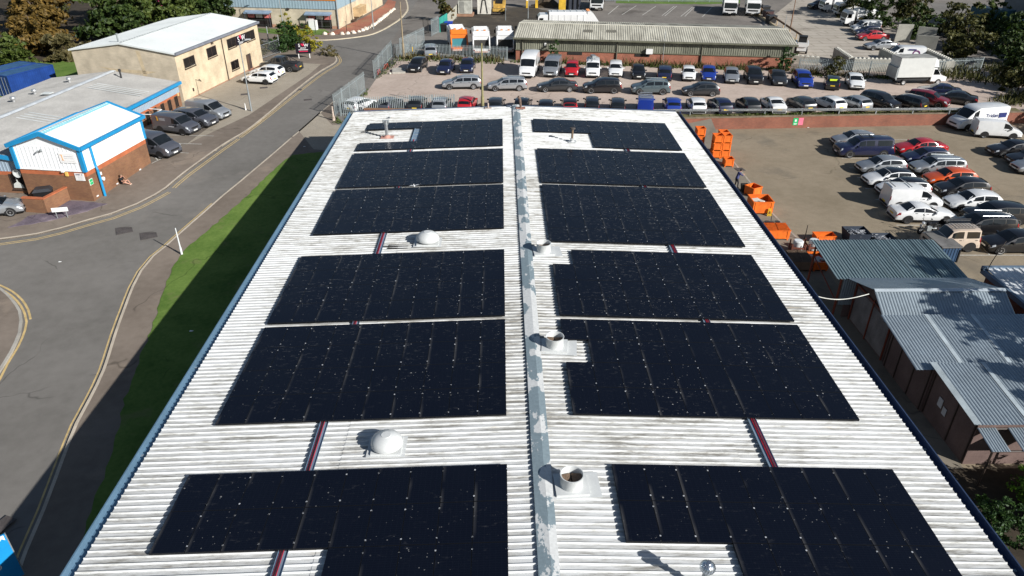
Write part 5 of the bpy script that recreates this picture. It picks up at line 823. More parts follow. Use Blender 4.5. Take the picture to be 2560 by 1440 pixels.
def profile(kd):
    L,W,H=kd['d']; st=kd['st']; c,rf,rr,rb=kd['ix']; b0,b1=kd['belt']; xs=[s[0] for s in st]
    rows=[]
    for i,(f_,z,w) in enumerate(st):
        hw=W/2*w; gh=rf<=i<=rr; bz=b0+(b1-b0)*max(0,min(1,(f_-st[c][0])/(st[rb][0]-st[c][0]+1e-6)))
        zs=bz if gh else min(bz,z-.07); van=kd.get('van'); q=.91 if van else .80
        if gh: r=[(hw*.92,.21),(hw*.985,.36),(hw,.36+.55*(zs-.36)),(hw*.975,zs),(hw*q,z-.075),(hw*q*.55,z-.006),(0,z)]
        else: r=[(hw*.92,.21 if z>.55 else .26),(hw*.985,.34),(hw,.34+.5*(zs-.34)),(hw*.965,zs),(hw*.86,z-.025),(hw*.45,z-.003),(0,z)]
        rows.append(r)
    return L,xs,rows
def vmesh(kind):
    if kind in VM: return VM[kind]
    kd=VK[kind]; L,W,H=kd['d']; L,xs,rows=profile(kd); c,rf,rr,rb=kd['ix']; n=len(xs)
    def P(row,s,side=1,off=0.):
        i=0
        while i<n-2 and s>xs[i+1]: i+=1
        t=(s-xs[i])/(xs[i+1]-xs[i]); k=min(5,int(row)); u=row-k
        def pt(a): (y0,z0),(y1,z1)=rows[a][k],rows[a][k+1]; return y0+(y1-y0)*u,z0+(z1-z0)*u
        (ya,za),(yb,zb)=pt(i),pt(i+1); return Vector((L/2-s*L,side*(ya+(yb-ya)*t),za+(zb-za)*t))
    R_={}
    b=MB(); vs=[]
    for i in range(n):
        x=L/2-xs[i]*L
        for (y,z) in rows[i]: vs.append((x,y,z))
        for (y,z) in rows[i][:-1][::-1]: vs.append((x,-y,z))
    k=13; o=len(b.v)
    for i in range(n-1):
        for j in range(12):
            q=(i*k+j,(i+1)*k+j,(i+1)*k+j+1,i*k+j+1)
            m=0
            if j in (0,11): m=1
            elif 4<=j<=7 and rf<=i<rr: m=2
            b.f.append(q); b.m.append(m)
        b.f.append((i*k+12,(i+1)*k+12,(i+1)*k,i*k)); b.m.append(1)
    b.f+=[tuple(range(k))[::-1][::-1],tuple(range((n-1)*k,n*k))[::-1]]; b.m+=[0,0]; b.v=vs
    wb=L*.30; rad=.335 if kind not in ('suv','jeep','pickup','hardtop','bigvan') else .375; wx=(L*.5-L*.195,-L*.5+L*.2)
    for x in wx:   # wheel arch openings
        for s in (-1,1):
            y=P(1.6,.5-x/L,1).y+.010; pts=[(x+(rad+.07)*math.cos(a),s*y,rad+(rad+.06)*math.sin(a)) for a in [math.pi*t/10 for t in range(11)]]+[(x-rad-.07,s*y,.2),(x+rad+.07,s*y,.2)]
            b.add(pts if s<0 else pts[::-1],[tuple(range(len(pts)))[::-1]],1)
    # lower bumpers and grille
    b.box((L/2-.05,0,.33),(.13,W*.78,.16),m=1); b.box((-L/2+.05,0,.33),(.13,W*.78,.18),m=1); zg=.6 if H<1.6 else .72; b.box((L/2-.012,0,zg-.02),(.05,W*.5,.14),m=1)
    R_['body']=(b,42)
    def strip_(name,rowsr,s0,s1,both=True,off=.008,nr=6,ns=5):
        g=MB(); vv=[]
        rr_=[rowsr[0]+(rowsr[1]-rowsr[0])*j/nr for j in range(nr+1)]
        seq=[(r,1) for r in rr_]+[(r,-1) for r in rr_[::-1][(1 if rr_[-1]>=6 else 0):]] if both else [(r,1) for r in rr_]
        for a in range(ns+1):
            s=s0+(s1-s0)*a/ns
            for r,sd in seq: vv.append(P(min(r,5.9999),s,sd))
        m_=len(seq); ff=[(a*m_+j,(a+1)*m_+j,(a+1)*m_+j+1,a*m_+j+1) for a in range(ns) for j in range(m_-1)]
        nn=[Vector((0,0,0)) for _ in vv]
        for f in ff:
            nv=(vv[f[2]]-vv[f[0]]).cross(vv[f[3]]-vv[f[1]]); 
            for q in f: nn[q]+=nv
        vv=[v+(nv.normalized() if nv.length>1e-9 else nv)*off for v,nv in zip(vv,nn)]
        g.add(vv,ff); R_[name]=(g,60); return g
    e=(xs[rf]-xs[c]); strip_('windscreen',(4.12,6),xs[c]+e*.06,xs[rf]-e*.05)
    if not kd.get('van'): e=(xs[rb]-xs[rr]); strip_('rear_window',(4.15,6),xs[rr]+e*.1,xs[rb]-e*.12)
    for q,(s0,s1) in enumerate(kd['sg']):
        for sd in (1,-1):
            g=MB(); vv=[];ns=7;nr=3
            for a in range(ns+1):
                s=s0+(s1-s0)*a/ns
                for j in range(nr+1):
                    hi=3.86; 
                    p=P(3.1+(hi-3.1)*j/nr,s,sd); p.y+=sd*.008; p.z+=.003; vv.append(p)
            g.add(vv,[(a*(nr+1)+j,a*(nr+1)+j+1,(a+1)*(nr+1)+j+1,(a+1)*(nr+1)+j)[::(-1 if sd>0 else 1)] for a in range(ns) for j in range(nr)]); R_['side_window.%d%d'%(q,sd)]=(g,60)
    for sd in (1,-1):
        def quad(name,r0,r1,s0,s1):
            g=MB(); vv=[]
            for s in (s0,(s0+s1)/2,s1):
                for r in (r0,(r0+r1)/2,r1):
                    p=P(r,s,sd); p.y+=sd*.012; p.x+=(.012 if s<.5 else -.012); p.z+=.004; vv.append(p)
            g.add(vv,[(i*3+j,i*3+j+1,i*3+j+4,i*3+j+3)[::(-1 if sd>0 else 1)] for i in range(2) for j in range(2)]); R_[name]=(g,60)
        quad('headlight.%d'%sd,2.55,3.75,.008,.085 if L<5 else .05)
        if kd.get('van'): quad('tail_light.%d'%sd,2.3,3.2,.975,.998)
        else: quad('tail_light.%d'%sd,2.35,3.3,(.93 if kind in('saloon','coupe') else .955),.997)
        g=MB(); xm=L/2-(xs[c]+.07)*L; ym=W/2*1.0; zm=kd['belt'][0]+.06; g.box((xm,sd*(ym+.07),zm),(.12,.2,.14)); g.box((xm-.02,sd*(ym-.0),zm-.04),(.07,.1,.05)); R_['mirror.%d'%sd]=(g,None)
        for q,(s0,s1) in enumerate(kd['sg'][:2]):
            sh=s1-.05; p=P(2.75,sh,sd); g=MB(); g.box((p.x,p.y+sd*.012,p.z),(.17,.03,.03)); R_['door_handle.%d%d'%(q,sd)]=(g,None)
            g=MB(); p1,p2=P(1.3,s1+.008,sd),P(3.0,s1+.008,sd); g.add([(p1.x-.006,p1.y+sd*.006,p1.z),(p1.x+.006,p1.y+sd*.006,p1.z),(p2.x+.006,p2.y+sd*.006,p2.z),(p2.x-.006,p2.y+sd*.006,p2.z)],[(0,1,2,3),(3,2,1,0)]); R_['door_seam.%d%d'%(q,sd)]=(g,None)
    g=MB(); g.box((L/2+.012,0,.46),(.02,.5,.11)); R_['number_plate.f']=(g,None); g=MB(); g.box((-L/2-.012,0,.62 if not kd.get('van') else .5),(.03,.5,.11)); R_['number_plate.r']=(g,None)
    out={}
    for nm,(g,sm) in R_.items():
        base=nm.split('.')[0]; mats=dict(body=[white,trim,white],windscreen=cglass,rear_window=cglass,side_window=cglass,headlight=lampw,tail_light=lampr,mirror=white,door_handle=trim,door_seam=trim)
        mt=mats.get(base) or (platew if nm.endswith('.f') else platey); o_=g.build(base,mt,smooth=sm); out[nm]=o_.data; bpy.data.objects.remove(o_)
    w=MB(); w.lathe([(.0,-.10),(rad*.9,-.10),(rad*.985,-.075),(rad,-.04),(rad,.04),(rad*.985,.075),(rad*.9,.10),(rad*.68,.095),(0,.06)],24,axis='y'); o_=w.build('wheel',tyre,smooth=35); out['_tyre']=o_.data; bpy.data.objects.remove(o_)
    w=MB()
    for i in range(5):
        a=i*2*math.pi/5; ca_,sa=math.cos(a),math.sin(a); u=(ca_,sa); v_=(-sa,ca_); f_=lambda r,t:(u[0]*r+v_[0]*t,.088,u[1]*r+v_[1]*t); w.add([f_(.03,-.05),f_(rad*.64,-.045),f_(rad*.64,.045),f_(.03,.05)],[(0,1,2,3)])
    m_=24; pa=[(rad*.70*math.cos(2*math.pi*i/m_),.100,rad*.70*math.sin(2*math.pi*i/m_)) for i in range(m_)]; pb=[(rad*.58*math.cos(2*math.pi*i/m_),.09,rad*.58*math.sin(2*math.pi*i/m_)) for i in range(m_)]
    w.add(pa+pb,[(i,(i+1)%m_,m_+(i+1)%m_,m_+i) for i in range(m_)]); w.add([(rad*.16*math.cos(2*math.pi*i/10),.094,rad*.16*math.sin(2*math.pi*i/10)) for i in range(10)],[tuple(range(10))])
    o_=w.build('rim',alloy); out['_rim']=o_.data; bpy.data.objects.remove(o_); out['_w']=[(x,s*(W/2-.10),rad) for x in wx for s in (1,-1)]
    VM[kind]=out; return out
PAINT=dict(black=(.007,.007,.009),navy=(.008,.012,.045),white=(.74,.75,.75),silver=(.40,.42,.44),charcoal=(.035,.038,.042),slate=(.10,.105,.125),blue=(.010,.035,.26),red=(.45,.012,.018),orange=(.62,.085,.012),maroon=(.16,.006,.012),steel=(.105,.14,.155),beige=(.56,.46,.37))
METAL=('silver','slate','steel','charcoal')
def pmat(c): return paint('paint_'+c,PAINT[c],.55 if c=='silver' else (.35 if c in METAL else 0.),.28 if c in METAL else .3,.9)
def inst(name,me,par,mats=None,loc=None,rz=0):
    o=bpy.data.objects.new(name,me); C.objects.link(o); o.parent=par
    if loc is not None: o.location=loc
    o.rotation_euler.z=rz
    for i,mm in (mats or {}).items(): o.material_slots[i].link='OBJECT'; o.material_slots[i].material=mm
    return o
def vehicle(kind,x,y,h,col,label,group,roof=None,rims=None,cat=None,z=None,s=1.):
    me=vmesh(kind); van='van' in kind; pick=kind in('pickup','hardtop')
    t=thing('van' if van else 'pickup_truck' if pick else 'car',label,cat or ('van' if van else 'pickup truck' if pick else 'car'),(x,y,(gz(x,y) if x>-17 else zl(y)+.1) if z is None else z),R(h),group); t.scale=(s,s,s)
    p=pmat(col); rp=pmat(roof) if roof else p
    for nm,m_ in me.items():
        if nm[0]=='_': continue
        base=nm.split('.')[0]
        o=inst(base,m_,t,{0:p,2:rp} if base=='body' else {0:p if not roof else rp} if base=='mirror' else None)
        if base=='number_plate': o['label']='white front plate' if nm.endswith('.f') else 'yellow rear plate'
    for (wx,wy,wz) in me['_w']:
        o=inst('wheel',me['_tyre'],t,None,(wx,wy,wz),0 if wy>0 else math.pi); inst('rim',me['_rim'],o,{0:rims} if rims else None)
    return t
GA='vehicles parked along the depot wall'; GB='cars parked broadside in the middle of the gravel'; GC='vehicles parked behind the barrier with their tails to the warehouse'; GE='vehicles in the lower yard bays'; GL='vehicles outside the brick units'; GT='vehicles in the far yard'
VEHL={"A1":"black hatchback at the left end of the depot row facing the street corner","A2":"navy hatchback second from the left among the three dark cars by the palisade","A3":"navy hatchback rightmost of the three dark cars by the palisade","A4":"tall white panel van at the left end of the depot shed wall","A5":"silver van standing between the tall white van and the small red car","A6":"small red people carrier between the silver van and the white van with a rack","A7":"small white van with ladder rack on its roof beside the red people carrier","A8":"white estate van parked right of the van with the ladder rack","A9":"small black car parked right of the white estate van by the depot wall","A10":"dark blue off-roader showing its rear and yellow plate by the depot wall","A11":"small round white car between the dark off-roader and the bright blue car","A12":"bright blue hatchback right of the small round white car","A13":"silver hatchback facing the camera right of the bright blue one","A14":"big black off-roader facing the camera right of the silver hatchback","A15":"dark grey saloon at the right end of the depot brick wall","A16":"blue crossover beside the ivy at the right end of the depot shed","A17":"small black car with fluorescent yellow sticker on its rear window","A18":"white hatchback facing the camera in front of the palisade left of the box truck","B1":"silver estate leftmost of the cars parked broadside on the gravel","B2":"silver estate second from the left broadside, right of the olive pole","B3":"dark grey saloon parked broadside on the gravel","B4":"black crossover parked broadside on the gravel","B5":"blue grey off-roader with roof rails parked broadside on the gravel","B6":"dark grey hatchback rightmost of the cars parked broadside","C1":"white hatchback seen through the palisade fence at the far left of the near row","C2":"slate grey hatchback behind the palisade second from the left","C3":"charcoal hatchback behind the palisade beside the silver one","C4":"silver hatchback with dark roof glass left of the red one behind the brown wall","C5":"red hatchback left of the olive pole","C6":"charcoal hatchback just right of the olive pole","C7":"black hatchback behind the far tip of the warehouse ridge","C8":"low black hatchback left of the black roofed red car","C9":"red car with black roof in the row behind the warehouse","C10":"small black car with yellow plate right of the black roofed red car","C11":"small black car left of the bright blue van","C12":"bright blue van with roof rack seen from behind","C13":"bright blue hatchback with dark roof right of the blue van","C14":"white hatchback seen from behind at the left end of the crash barrier","C15":"dark blue hatchback right of the white one behind the crash barrier","C16":"black hatchback between the dark blue one and the white saloon","C17":"white saloon seen from behind over the crash barrier","C18":"charcoal hatchback right of the white saloon behind the barrier","C19":"white hatchback angled left above the green and pink wall signs","C20":"silver hatchback angled beside the white one behind the barrier","C21":"black crossover facing the camera behind the barrier","C22":"black estate seen from behind beside the black crossover","C23":"dark red crossover facing the camera at the right end of the barrier","C24":"black saloon at the far right end of the gravel beneath the scrub","C25":"navy saloon parked across the front of the box truck","R1":"big white van with dark blue lettering under the trees at the right edge","R2":"small white van parked in front of the big lettered van","D1":"black saloon at the right edge nearest the small white van","D2":"black saloon at the right edge second below the vans","D3":"silver hatchback at the right edge below two black saloons","E1":"silver hatchback half hidden behind the dark pickup","E2":"dark navy pickup with hard top in the lower yard","E3":"silver hatchback directly below the dark pickup","E4":"white hatchback with black roof below the silver one","E5":"white crossover with black roof half hidden by the white van","E6":"small white van with roof bars parked tail outward in the lower yard","E7":"white coupe with black wheels parked tail outward above the motorbike","E9":"beige off-roader with roof basket and grey bonnet","F1":"red saloon behind the dark pickup in the second column","F2":"dark blue hatchback below the red saloon","F3":"silver estate with dark roof rails in the second column","F4":"orange hatchback in the second column of the lower yard","F5":"black hatchback between the orange and the white one in the second column","F6":"white hatchback in the second column facing left","F7":"black crossover at the right edge above the black estate","F8":"black estate with bright roof rails beside the beige off-roader","F9":"black hatchback lowest in the right hand column","L1":"silver van farthest along the bays by the cream building","L2":"grey crossover between the silver van and the lettered grey van","L3":"grey van with amber emblem outside the brick unit","L4":"grey van half hidden behind the white clad block","L5":"silver saloon cut off at the left edge beside the brick bin wall","S1":"white hatchback with black wheels nearest in front of the cream building","S2":"white hatchback second in front of the cream building","S3":"dark grey pickup with open bed beside the company sign","N4":"silver off-roader seen from behind through the palisade fence","T4":"white van below the road sweeper in the far yard","T5":"navy hatchback between the white van and red saloon in the far yard","T6":"red saloon in the far yard","T7":"silver saloon nearest in the far yard","T8":"white van with purple ring logo between the concrete stalls","T9":"black off-roader at the top of the far yard"}
VEH=[('hatch',-10.96,97.86,258,'black','black hatchback at the left end of the depot row facing the street corner',GA,dict(s=1.03)),
('hatch',-7.12,96.36,261,'navy','navy hatchback second from the left among the three dark cars by the palisade',GA,dict(s=1.03)),
('hatch',-4.30,97.15,266,'navy','navy hatchback rightmost of the three dark cars by the palisade',GA,dict(s=1.03)),
('bigvan',3.82,95.50,260,'white','tall white panel van at the left end of the depot shed wall',GA,dict(s=1.03)),
('midvan',6.84,95.55,259,'silver','silver van standing between the tall white van and the small red car',GA,dict(s=1.03)),
('mpv',9.37,95.20,262,'red','small red people carrier between the silver van and the white van with a rack',GA,dict(s=1.03)),
('smallvan',12.01,94.98,264,'white','small white van with ladder rack on its roof beside the red people carrier',GA,dict(s=1.03)),
('estate',15.04,95.22,262,'white','white estate van parked right of the van with the ladder rack',GA,dict(s=1.03)),
('mini',17.73,93.75,264,'black','small black car parked right of the white estate van by the depot wall',GA,dict(s=1.03)),
('suv',20.99,93.02,78,'navy','dark blue off-roader showing its rear and yellow plate by the depot wall',GA,dict(s=1.03)),
('mini',24.01,92.81,260,'white','small round white car between the dark off-roader and the bright blue car',GA,dict(s=1.03)),
('hatch',26.59,92.86,258,'blue','bright blue hatchback right of the small round white car',GA,dict(s=1.03)),
('hatch',29.26,91.93,258,'silver','silver hatchback facing the camera right of the bright blue one',GA,dict(s=1.03)),
('suv',31.95,91.58,262,'black','big black off-roader facing the camera right of the silver hatchback',GA,dict(s=1.03)),
('saloon',34.86,91.08,260,'charcoal','dark grey saloon at the right end of the depot brick wall',GA,dict(s=1.03)),
('suv',37.47,89.68,262,'blue','blue crossover beside the ivy at the right end of the depot shed',GA,dict(s=1.03)),
('mini',40.72,88.50,70,'black','small black car with fluorescent yellow sticker on its rear window',GA,dict(s=1.03)),
('hatch',43.70,88.86,256,'white','white hatchback facing the camera in front of the palisade left of the box truck',GA,dict(s=1.03)),
('estate',-4.68,88.25,183,'silver','silver estate leftmost of the cars parked broadside on the gravel',GB,dict(s=1.03)),
('estate',0.83,87.48,183,'silver','silver estate second from the left broadside, right of the olive pole',GB,dict(s=1.03)),
('saloon',6.83,87.04,182,'charcoal','dark grey saloon parked broadside on the gravel',GB,dict(s=1.03)),
('suv',12.16,86.37,180,'black','black crossover parked broadside on the gravel',GB,dict(s=1.03)),
('suv',17.86,85.83,179,'steel','blue grey off-roader with roof rails parked broadside on the gravel',GB,dict(s=1.03)),
('hatch',23.70,85.12,178,'charcoal','dark grey hatchback rightmost of the cars parked broadside',GB,dict(s=1.03)),
('hatch',-15.55,79.86,62,'white','white hatchback seen through the palisade fence at the far left of the near row',GC,dict(s=1.0)),
('hatch',-12.21,79.47,72,'slate','slate grey hatchback behind the palisade second from the left',GC,dict(s=1.0)),
('hatch',-9.18,79.49,86,'charcoal','charcoal hatchback behind the palisade beside the silver one',GC,dict(s=1.0)),
('hatch',-6.52,79.11,86,'silver','silver hatchback with dark roof glass left of the red one behind the brown wall',GC,dict(s=1.0)),
('hatch',-3.64,79.39,82,'red','red hatchback left of the olive pole',GC,dict(s=1.0)),
('hatch',-0.47,78.94,86,'charcoal','charcoal hatchback just right of the olive pole',GC,dict(s=1.0)),
('hatch',2.46,78.89,82,'black','black hatchback behind the far tip of the warehouse ridge',GC,dict(s=1.0)),
('hatch',5.00,78.12,86,'black','low black hatchback left of the black roofed red car',GC,dict(s=1.0)),
('hatch',7.61,78.61,87,'red','red car with black roof in the row behind the warehouse',GC,dict(roof='black',s=1.0)),
('mini',10.14,79.07,84,'black','small black car with yellow plate right of the black roofed red car',GC,dict(s=1.0)),
('mini',12.91,78.56,83,'black','small black car left of the bright blue van',GC,dict(s=1.0)),
('smallvan',15.92,78.33,80,'blue','bright blue van with roof rack seen from behind',GC,dict(s=1.0)),
('hatch',19.00,78.86,84,'blue','bright blue hatchback with dark roof right of the blue van',GC,dict(s=1.0)),
('hatch',21.69,78.87,86,'white','white hatchback seen from behind at the left end of the crash barrier',GC,dict(s=1.0)),
('hatch',24.29,78.83,94,'navy','dark blue hatchback right of the white one behind the crash barrier',GC,dict(s=1.0)),
('hatch',27.49,79.02,92,'black','black hatchback between the dark blue one and the white saloon',GC,dict(s=1.0)),
('saloon',30.33,79.19,90,'white','white saloon seen from behind over the crash barrier',GC,dict(s=1.0)),
('hatch',33.56,79.38,98,'charcoal','charcoal hatchback right of the white saloon behind the barrier',GC,dict(s=1.0)),
('hatch',36.78,79.58,106,'white','white hatchback angled left above the green and pink wall signs',GC,dict(s=1.0)),
('hatch',39.68,79.75,108,'silver','silver hatchback angled beside the white one behind the barrier',GC,dict(s=1.0)),
('suv',42.76,80.05,298,'black','black crossover facing the camera behind the barrier',GC,dict(s=1.0)),
('estate',45.72,80.11,122,'black','black estate seen from behind beside the black crossover',GC,dict(s=1.0)),
('suv',48.60,80.80,318,'maroon','dark red crossover facing the camera at the right end of the barrier',GC,dict(s=1.0)),
('saloon',52.12,81.67,150,'black','black saloon at the far right end of the gravel beneath the scrub',GC,dict(s=1.0)),
('saloon',52.02,84.81,160,'navy','navy saloon parked across the front of the box truck',GC,dict(s=1.0)),
('bigvan',51.94,76.35,190,'white','big white van with dark blue lettering under the trees at the right edge',GE,dict(s=1.03)),
('smallvan',52.33,73.31,-12,'white','small white van parked in front of the big lettered van',GE,dict(s=1.03)),
('saloon',50.64,67.59,180,'black','black saloon at the right edge nearest the small white van',GE,dict(s=1.03)),
('saloon',50.97,65.00,180,'black','black saloon at the right edge second below the vans',GE,dict(s=1.03)),
('hatch',49.90,62.90,180,'silver','silver hatchback at the right edge below two black saloons',GE,dict(s=1.03)),
('hatch',35.99,70.54,180,'silver','silver hatchback half hidden behind the dark pickup',GE,dict(s=1.03)),
('hardtop',35.68,67.59,180,'navy','dark navy pickup with hard top in the lower yard',GE,dict(s=1.03)),
('hatch',35.27,62.99,182,'silver','silver hatchback directly below the dark pickup',GE,dict(s=1.03)),
('hatch',34.51,59.86,182,'white','white hatchback with black roof below the silver one',GE,dict(roof='black',s=1.03)),
('hatch',34.64,57.47,182,'white','white crossover with black roof half hidden by the white van',GE,dict(roof='black',s=1.03)),
('smallvan',34.22,55.12,-2,'white','small white van with roof bars parked tail outward in the lower yard',GE,dict(s=1.03)),
('coupe',33.71,52.37,-2,'white','white coupe with black wheels parked tail outward above the motorbike',GE,dict(rims=rimb,s=1.03)),
('jeep',33.21,47.39,180,'beige','beige off-roader with roof basket and grey bonnet',GE,dict(rims=rimb,s=1.03)),
('saloon',41.60,68.16,180,'red','red saloon behind the dark pickup in the second column',GE,dict(s=1.03)),
('hatch',40.68,65.33,180,'navy','dark blue hatchback below the red saloon',GE,dict(s=1.03)),
('estate',40.49,62.85,180,'silver','silver estate with dark roof rails in the second column',GE,dict(s=1.03)),
('hatch',40.07,59.95,180,'orange','orange hatchback in the second column of the lower yard',GE,dict(s=1.03)),
('hatch',39.80,57.55,180,'black','black hatchback between the orange and the white one in the second column',GE,dict(s=1.03)),
('hatch',39.04,54.63,180,'white','white hatchback in the second column facing left',GE,dict(s=1.03)),
('suv',39.16,51.75,180,'black','black crossover at the right edge above the black estate',GE,dict(s=1.03)),
('estate',37.21,50.10,180,'black','black estate with bright roof rails beside the beige off-roader',GE,dict(s=1.03)),
('hatch',37.71,47.03,180,'black','black hatchback lowest in the right hand column',GE,dict(s=1.03)),
('smallvan',-31.18,76.62,-20,'silver','silver van farthest along the bays by the cream building',GL,dict(s=1.03)),
('suv',-31.70,74.10,-20,'slate','grey crossover between the silver van and the lettered grey van',GL,dict(s=1.03)),
('smallvan',-32.69,71.71,-20,'slate','grey van with amber emblem outside the brick unit',GL,dict(s=1.03)),
('midvan',-32.55,65.52,-20,'slate','grey van half hidden behind the white clad block',GL,dict(s=1.03)),
('saloon',-39.91,52.66,15,'silver','silver saloon cut off at the left edge beside the brick bin wall',GL,dict(s=1.03)),
('hatch',-30.06,91.28,168,'white','white hatchback with black wheels nearest in front of the cream building',GL,dict(rims=rimb,s=1.03)),
('hatch',-29.99,94.58,170,'white','white hatchback second in front of the cream building',GL,dict(s=1.03)),
('pickup',-29.02,97.91,168,'charcoal','dark grey pickup with open bed beside the company sign',GL,dict(s=1.03)),
('suv',-9.94,106.27,95,'silver','silver off-roader seen from behind through the palisade fence',GT,dict(s=1.03)),
('smallvan',60.63,124.14,180,'white','white van below the road sweeper in the far yard',GT,dict(s=1.03)),
('hatch',59.69,121.14,180,'navy','navy hatchback between the white van and red saloon in the far yard',GT,dict(s=1.03)),
('saloon',58.76,117.42,180,'red','red saloon in the far yard',GT,dict(s=1.03)),
('saloon',56.92,110.41,180,'silver','silver saloon nearest in the far yard',GT,dict(s=1.03)),
('midvan',56.83,103.33,172,'white','white van with purple ring logo between the concrete stalls',GT,dict(s=1.03)),
('suv',61.97,147.15,190,'black','black off-roader at the top of the far yard',GT,dict(s=1.03))]
for k,x,y,h,c,lb,g,o in VEH: vehicle(k,x,y,h,c,lb,g,**o)
# extras carried by particular vehicles
def byl(s): return next(o for o in C.objects if o.get('label')==s)
def extra(lb,name,mat,fn,**k): return part(name,mat,byl(lb),fn,**k)
L_=VEHL
extra(L_['A7'],'roof_rack',grey,lambda b:([b.tube((x,-.6,1.95),(x,.6,1.95),.03,.03,6) for x in (.2,-1.2)],[b.tube((.9,y,2.02),(-1.7,y,2.02),.03,.03,6) for y in (-.25,.2)],b.box((-.6,0,2.15),(.9,.5,.22),.3)))
extra(L_['C12'],'roof_rack',grey,lambda b:[b.box((x,0,1.93),(.12,1.35,.06)) for x in (.5,-.2,-.9,-1.5)]); extra(L_['E6'],'roof_bar',grey,lambda b:[b.box((x,0,1.9),(.06,1.3,.05)) for x in (-.6,-1.9)])
extra(L_['E2'],'roof_bars',M('black_bars',(.012,.012,.013),.4),lambda b:(b.box((.1,.55,1.9),(1.3,.05,.05)),b.box((.1,-.55,1.9),(1.3,.05,.05)),b.box((.55,0,1.9),(.05,1.1,.05)),b.box((-.4,0,1.9),(.05,1.1,.05)))); extra(L_['E9'],'roof_basket',black,lambda b:([b.tube((.5-.24*i,-.6,1.86),(.5-.24*i,.6,1.86),.015,.015,5) for i in range(9)],[b.tube((.5,y,1.86+z),(-1.45,y,1.86+z),.02,.02,5) for y in (-.6,.6) for z in (0,.12)])); extra(L_['E9'],'bonnet_cover',M('matt_grey',(.17,.165,.155),.7),lambda b:b.add([(1.7,-.62,1.01),(.72,-.66,1.075),(.72,.66,1.075),(1.7,.62,1.01)],[(0,3,2,1)]))
extra(L_['S3'],'load_bed',M('bed_liner',(.02,.02,.022),.8),lambda b:b.add([(-.95,-.7,1.115),(-2.5,-.68,1.115),(-2.5,.68,1.115),(-.95,.7,1.115)],[(0,3,2,1)])); extra(L_['S3'],'roll_bar',black,lambda b:(b.path([(-1.0,-.75,1.1),(-.95,-.68,1.62),(-.95,.68,1.62),(-1.0,.75,1.1)],.04),b.path([(-.95,-.68,1.6),(-1.9,-.72,1.12)],.04),b.path([(-.95,.68,1.6),(-1.9,.72,1.12)],.04)))
extra(L_['A17'],'sticker',M('fluo_yellow',(.55,.72,.03),.5),lambda b:b.add([(-1.57,-.42,1.36),(-1.61,.42,1.34),(-1.78,.40,1.16),(-1.74,-.30,1.2)],[(0,1,2,3),(3,2,1,0)]))
vb=extra(L_['R1'],'lettering_panel',M('van_navy',(.02,.03,.14),.5),lambda b:b.box((-2.0,1.01,1.55),(.9,.02,.5))); text('Tridan',.55,'lettering',MATS['van_navy'],byl(L_['R1']),(-.75,1.022,1.55),(R(90),0,R(180)),.004); extra(L_['R1'],'side_strip',trim,lambda b:b.box((-.9,1.01,.75),(2.2,.03,.14)))
extra(L_['L3'],'emblem',M('emblem_amber',(.75,.38,.03),.5),lambda b:(b.box((-1.35,-.905,1.45),(.09,.012,.34)),b.box((-1.4,-.905,1.6),(.16,.012,.06)),b.box((-1.35,-.905,1.29),(.2,.012,.05)))); extra(L_['L3'],'lettering',M('pale_letters',(.5,.5,.52),.5),lambda b:[b.box((-.8,-.905,1.5-.09*i),(.7,.01,.03)) for i in range(3)]+[b.box((.2,-.915,.8),(.7,.01,.06))])
extra(L_['T8'],'logo_ring',M('logo_purple',(.16,.02,.14),.5),lambda b:b.lathe([(.5,.985),(.36,.985)],24,(-1.2,0,1.05),axis='y')); extra(L_['T8'],'lettering',M('logo_navy',(.03,.03,.12),.5),lambda b:b.box((-.6,.985,1.6),(1.0,.012,.18)))
for q in ('B1','B2','B5','F3','F8'): extra(L_[q],'roof_rail',grey if q!='F8' else alloy,lambda b:[b.tube((.55,s*.55,VK['estate']['d'][2]+.03+(.13 if q=='B5' else 0)),(-1.5,s*.53,VK['estate']['d'][2]+.0+(.13 if q=='B5' else 0)),.025,.025,6) for s in (-1,1)])
